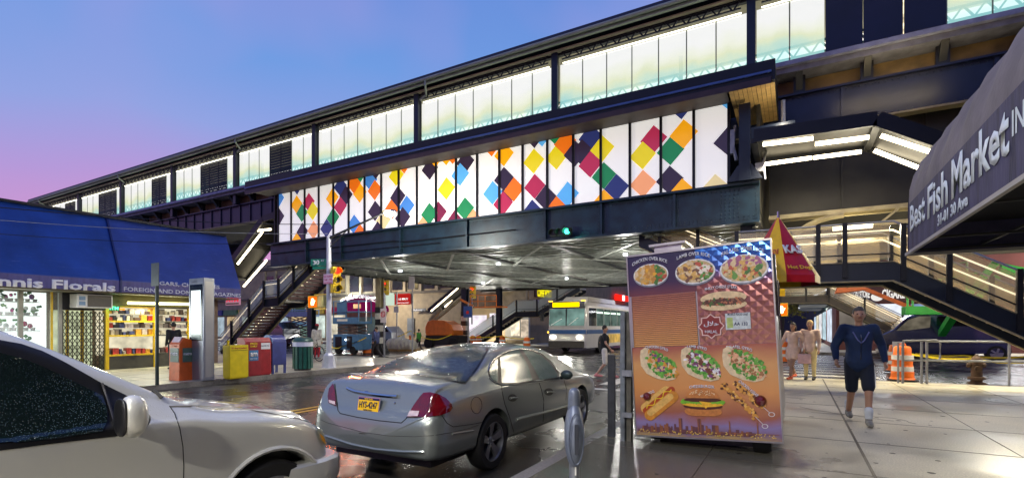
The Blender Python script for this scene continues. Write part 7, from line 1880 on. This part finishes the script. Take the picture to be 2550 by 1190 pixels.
# ---------------- people ----------------
skin=M('skin',(170,128,104),.5,0,.08,8); hairm=M('hair_dark',(28,22,18),.7,0,.2,20)
def remesh(m,name,mat_,parent,vox,smooth_it=4):
    o=m.build(name,mat_,parent,smooth=True,fix=True)
    r=o.modifiers.new('r','REMESH'); r.mode='VOXEL'; r.voxel_size=vox; r.use_smooth_shade=True
    s=o.modifiers.new('s','SMOOTH'); s.iterations=smooth_it; s.factor=.5
    dg=bpy.context.evaluated_depsgraph_get(); me=bpy.data.meshes.new_from_object(o.evaluated_get(dg)); o.modifiers.clear(); o.data=me
    me.materials.clear(); me.materials.append(mat_)
    for p in me.polygons: p.use_smooth=True
    return o
def person(loc,face,h,label,J,top,bottom,shoe,hair=None,long_top=False,shorts=False,sleeves=1.0,vox=.014,extra=None,group='people on the street',female=False,skinm=None,toptype=None,bulk=0):
    """J: joints in a local frame (x right, y forward, z up) for a 1.75 m body"""
    e=empty('person',tuple(loc),label,'person',group)
    s=h/1.75; rot=Matrix.Rotation(face,3,'Z'); L0=Vector(loc)
    def W(p): return L0+rot@(Vector(p)*s)
    D=dict(pel=(0,0,.94),waist=(0,.0,1.08),chest=(0,.01,1.28),neck=(0,0,1.47),head=(0,.02,1.615),
      sl=(-.185,0,1.41),el=(-.23,-.04,1.13),hl=(-.23,.06,.88),sr=(.185,0,1.41),er=(.23,-.04,1.13),hr=(.23,.06,.88),
      pl=(-.09,0,.92),kl=(-.10,.02,.50),al=(-.10,-.02,.09),pr=(.09,0,.92),kr=(.10,.02,.50),ar=(.10,-.02,.09))
    D.update(J); D={k:W(v) for k,v in D.items()}
    fw=rot@Vector((0,1,0)); rt=rot@Vector((1,0,0)); up=Vector((0,0,1))
    sk=skinm or skin; m=MB()
    C=lambda a,b,r0,r1: m.cap(a,b,r0*s,r1*s,12)
    C(D['pel'],D['waist'],.125,.115);C(D['waist'],D['chest'],.115,.135); C(D['chest'],D['neck']-up*.1*s,.13,.08)
    C(D['chest']+up*.06*s,D['sl'],.085,.058);C(D['chest']+up*.06*s,D['sr'],.085,.058); C(D['neck']-up*.05*s,D['head']-up*.05*s,.052,.05)
    hd=D['head']; m.ell(hd,.076*s,.092*s,.115*s,16,12); m.ell(hd+fw*.03*s-up*.06*s,.052*s,.05*s,.05*s,12,8); m.cap(hd+fw*.09*s+up*.005*s,hd+fw*.108*s-up*.022*s,.012*s,.016*s,8)
    for a in(-1,1): m.ell(hd+rt*a*.078*s-up*.005*s-fw*.005*s,.012*s,.022*s,.032*s,8,6)
    for q in'lr':
        C(D['s'+q],D['e'+q],.05,.038);C(D['e'+q],D['h'+q],.038,.026)
        C(D['p'+q],D['k'+q],.085,.055);C(D['k'+q],D['a'+q],.055,.036)
        # foot
        m.cap(D['a'+q]-up*.03*s,D['a'+q]+fw*.15*s-up*.05*s,.036*s,.026*s,10)
        # hand: palm, four fingers, thumb
        hn=D['h'+q]; d=(hn-D['e'+q]).normalized(); sd=1 if q=='r' else -1
        ac=(fw-d*fw.dot(d)).normalized(); pn=d.cross(ac).normalized()*(-sd)
        m.cap(hn+d*.02*s,hn+d*.075*s,.026*s,.030*s,10); m.cap(hn+d*.04*s+ac*.016*s,hn+d*.09*s+ac*.02*s,.018*s,.016*s,8); m.cap(hn+d*.04*s-ac*.016*s,hn+d*.085*s-ac*.02*s,.018*s,.015*s,8)
        for k,(o_,ln) in enumerate(((.034,.062),(.012,.070),(-.011,.066),(-.033,.052))):
            b0=hn+d*.09*s+ac*o_*s; b1=b0+(d*.75+pn*.35)*ln*.6*s; b2=b1+(d*.35+pn*.8)*ln*.5*s
            m.cap(b0,b1,.0095*s,.0088*s,6); m.cap(b1,b2,.0088*s,.0078*s,6)
        t0=hn+d*.035*s+ac*.028*s; t1=t0+(d*.6+ac*.7)*.04*s; m.cap(t0,t1,.012*s,.010*s,6); m.cap(t1,t1+(d*.8+ac*.1+pn*.4)*.03*s,.010*s,.009*s,6)
    remesh(m,'body',sk,e,vox*s*.75)
    # clothes
    m=MB(); g=.018+bulk
    C(D['waist'],D['chest'],.125+g,.145+g);C(D['chest'],D['neck']-up*.11*s,.14+g,.085); C(D['pel']+up*(-.02 if not long_top else -.1)*s,D['waist'],.135+g+(.03 if long_top else .01),.125+g)
    for q in'lr':
        C(D['chest']+up*.06*s,D['s'+q],.095+g*.5,.066+g*.4); C(D['s'+q],D['e'+q] if sleeves>=.5 else D['s'+q].lerp(D['e'+q],.65),.058+g*.6,.05+g*.3)
        if sleeves>=1: C(D['e'+q],D['e'+q].lerp(D['h'+q],.93),.05+g*.3,.036+g*.2)
    if long_top:
        for q in'lr': C(D['p'+q],D['p'+q].lerp(D['k'+q],.55),.12,.13)
    remesh(m,'jacket' if sleeves>=1 else 'shirt',top,e,.018*s)
    m=MB(); C(D['pel']+up*.06*s,D['pel']-up*.03*s,.135,.13)
    for q in'lr':
        C(D['p'+q],D['k'+q] if not shorts else D['p'+q].lerp(D['k'+q],.92),.102,.072 if not shorts else .085)
        if not shorts: C(D['k'+q],D['k'+q].lerp(D['a'+q],.93),.072,.05)
    remesh(m,'shorts' if shorts else 'trousers',bottom,e,.018*s)
    for q in'lr':
        m=MB(); a=D['a'+q]; m.cap(a-up*.045*s-fw*.05*s,a-up*.052*s+fw*.10*s,.042*s,.046*s,12); m.cap(a-up*.052*s+fw*.06*s,a-up*.058*s+fw*.17*s,.046*s,.034*s,12); m.cap(a,a-up*.05*s,.046*s,.046*s,12)
        remesh(m,'shoe',shoe,e,.012*s,2)
    m=MB(); m.ell(hd-fw*.012*s+up*.028*s,.085*s,.096*s,.105*s,16,10)
    if female: m.ell(hd-fw*.05*s-up*.05*s,.085*s,.07*s,.13*s,14,8)
    o=remesh(m,'hair',hair or hairm,e,.016*s,2)
    # trim hair off the face
    bm=bmesh.new(); bm.from_mesh(o.data); org=ORG[e.name]
    dl=[v for v in bm.verts if ((v.co+org)-hd).dot(fw)>.045*s and ((v.co+org)-hd).z<.055*s or ((v.co+org)-hd).z<-.05*s and not female]
    bmesh.ops.delete(bm,geom=dl,context='VERTS'); bm.to_mesh(o.data); bm.free()
    for a in(-1,1): MB().ell(hd+fw*.083*s+rt*a*.031*s+up*.012*s,.012*s,.008*s,.007*s,8,5).build('eye',M('eye_dark',(30,24,22),.2,0,.05,5),e)
    MB().cap(hd+fw*.088*s-rt*.02*s-up*.052*s,hd+fw*.088*s+rt*.02*s-up*.052*s,.006*s,.006*s,6).build('mouth',M('lip',(150,96,84),.5,0,.05,5),e)
    if extra: extra(e,D,s,fw,rt,up)
    return e
def fabric(n,c): return M(n,c,.85,0,.18,7,bump=.25,bscale=18)
navyj=fabric('cloth_navy',(18,40,76)); navyp=fabric('cloth_dark_navy',(16,24,40)); shoe_g=M('shoe_grey',(120,118,112),.6,0,.15,10); shoe_d=M('shoe_dark',(28,26,26),.6,0,.15,10)
WALK=dict(kl=(-.09,.20,.52),al=(-.08,.27,.10),kr=(.09,.02,.49),ar=(.09,-.25,.14),el=(-.31,-.12,1.16),hl=(-.33,-.02,.92),er=(.31,.04,1.15),hr=(.31,.2,.95))
def manx(e,D,s,fw,rt,up):
    m=MB()
    for a in(-1,1): q=D['chest']+fw*.17*s+up*.02*s; m.tube([q+rt*a*.10*s+up*.06*s+fw*.0*s,q+rt*a*.04*s-up*.06*s+fw*.02*s,q-up*.1*s+fw*.025*s],.010*s,6)
    m.build('chest_stripe',fabric('cloth_lilac',(90,98,150)),e,smooth=True)
    m=MB(); c=D['neck']-up*.05*s; m.tube([c+(rt*math.cos(t)+fw*math.sin(t)*.9)*.085*s+up*.01*s*math.sin(3*t) for t in [2*math.pi*i/16 for i in range(17)]],.028*s,8); m.build('collar',navyj,e,smooth=True)
    m=MB(); m.tube([D['pel']+fw*.175*s+up*.02*s,D['chest']+fw*.20*s,D['neck']-up*.07*s+fw*.10*s],.007*s,6); m.build('zip',M('zip_grey',(120,124,130),.4,.5,.1,9),e,smooth=True)
    for q in'lr': m=MB(); m.cap(D['a'+q]+up*.03*s,D['a'+q]+up*.13*s,.047*s,.055*s,12); m.build('sock',fabric('cloth_sock',(200,205,210)),e,smooth=True)
    m=MB(); q=D['pl']-rt*.10*s
    m.tube([q-up*.05*s,D['kl']-rt*.085*s+up*.04*s],.009*s,6); m.build('side_stripe',white_p,e)
hp_=G(2138,1052); 
person(hp_,R(180)+R(4),1.84,'man in a navy jacket and dark knee-length shorts walking towards the camera on the pavement',WALK,navyj,navyp,shoe_g,M('hair_grey',(74,70,64),.7,0,.2,20),shorts=True,vox=.011,extra=manx,bulk=.02)
beige=fabric('cloth_beige_pink',(206,176,160)); yl=fabric('cloth_pale_yellow',(214,196,140))
def bag(e,D,s,fw,rt,up):
    m=MB(); q=D['hl']-up*.28*s; m.cbox(q,.36*s,.16*s,.3*s,0); m.build('carried_bag',fabric('cloth_pink_grey',(196,160,160)),e,bevel=.03)
    MB().tube([q+up*.15*s-rt*.1*s,D['hl']-up*.04*s,q+up*.15*s+rt*.1*s],.01*s,5).build('bag_strap',black,e)
p=G(1975,943); person(p,R(150),1.66,'person in a beige pink coat carrying a bag, left of the couple',WALK,beige,fabric('cloth_taupe',(150,118,100)),M('shoe_orange',(190,80,40),.6,0,.1,8),long_top=True,extra=bag,female=True)
p=G(2017,945); person(p,R(170),1.72,'person in a beige shirt and pale yellow trousers, right one of the couple',{},beige,yl,shoe_d,M('hair_blond',(190,160,110),.7,0,.2,20))
p=G(1505,941,-.15); person(p,R(-70),1.74,'man in a black shirt and pale shorts stepping off the kerb beside the food cart',WALK,fabric('cloth_black',(18,18,20)),fabric('cloth_white',(205,200,190)),M('shoe_pink',(200,120,120),.6,0,.1,8),shorts=True,sleeves=.4,extra=None)
def cap_(e,D,s,fw,rt,up): MB().ell(D['head']+up*.06*s-fw*.01*s,.092*s,.1*s,.08*s).build('cap',fabric('cloth_red',(170,30,44)),e,smooth=True)
p=onv(789,892,16.2); person((p.x,16.2,0),R(20),1.68,'woman in a pale grey coat, red trousers and red cap behind the signal pole',{},fabric('cloth_pale_coat',(196,190,176)),fabric('cloth_red',(170,30,44)),shoe_g,long_top=True,extra=cap_,female=True)
p=onv(938,880,20.2); person((p.x,20.2,-.15),R(100),1.7,'person in a faded blue top passing the foot of the banded column',WALK,fabric('cloth_blue_grey',(70,78,120)),fabric('cloth_charcoal',(50,46,48)),shoe_d)
p=onv(1043,862,27.5); person((p.x,27.5,-.15),R(90),1.55,'person in a bright green top half hidden behind the sedan roof',WALK,fabric('cloth_green',(70,140,60)),fabric('cloth_charcoal',(50,46,48)),shoe_d)
p=onu(432,905,-19.6); person((-19.6,p.y,0),R(90),1.7,'dark figure standing at the newsstand window behind the orange box',{},fabric('cloth_black',(18,18,20)),fabric('cloth_charcoal',(50,46,48)),shoe_d)
# bicycle leaning by the woman
p=onv(775,893,15.2); bx,by=p.x,15.2
e=empty('bicycle',(bx,by,0),'dark bicycle standing by the pavement edge behind the litter bin','bicycle')
for dx in(-.52,.52): MB().tube([(bx+dx+.33*math.cos(t),by,.34+.33*math.sin(t)) for t in [2*math.pi*i/24 for i in range(25)]],.018,6).build('wheel',rubber,e,smooth=True)
MB().tube([(bx-.52,by,.34),(bx-.1,by,.32),(bx+.38,by,.78),(bx-.2,by,.80),(bx-.1,by,.32)],.018,6).tube([(bx-.52,by,.34),(bx-.2,by,.8),(bx-.22,by,.92)],.015,6).tube([(bx+.52,by,.34),(bx+.36,by,.95),(bx+.25,by-.25,.98)],.015,6).tube([(bx+.36,by,.95),(bx+.25,by+.25,.98)],.015,6).build('frame',steel2,e)
MB().cbox((bx-.22,by,.94),.24,.13,.05).build('saddle',black,e)
# dirt spill light etc. : street lamps of the avenue standing behind and beside the camera
def cobra(x,y,h,tx,ty_,label,power,col=(1,.9,.74)):
    e=empty('street_lamp',(x,y,0),label,'street lamp','avenue street lamps')
    MB().lathe([(.2,0),(.16,.5),(.1,.6),(0,.6)],(x,y,0),8).build('base',galv,e); MB().tube([(x,y,.5),(x,y,h-.6)],.09,10,.06).build('pole',galv,e)
    MB().tube([(x,y,h-.7),(x+(tx-x)*.4,y+(ty_-y)*.4,h-.1),(tx,ty_,h)],.04,8).build('arm',galv,e); MB().ell((tx,ty_,h),.35,.2,.1).build('head',galv,e,smooth=True)
    MB().ell((tx,ty_,h-.06),.22,.14,.08).build('bulb',E('cobra_bulb',(255,235,200),40),e,smooth=True)
    lamp('street_lamp_light','AREA',(tx,ty_,h-.2),power,col,.5,(tx,ty_,0),e)
cobra(-2.0,-5.0,8.0,-3.6,-3.4,'street lamp on the near kerb behind the camera',950,(1,.96,.88))
cobra(1.6,-9,6.5,.6,-7.5,'second street lamp on the near pavement farther back',1300,(1,.95,.84))
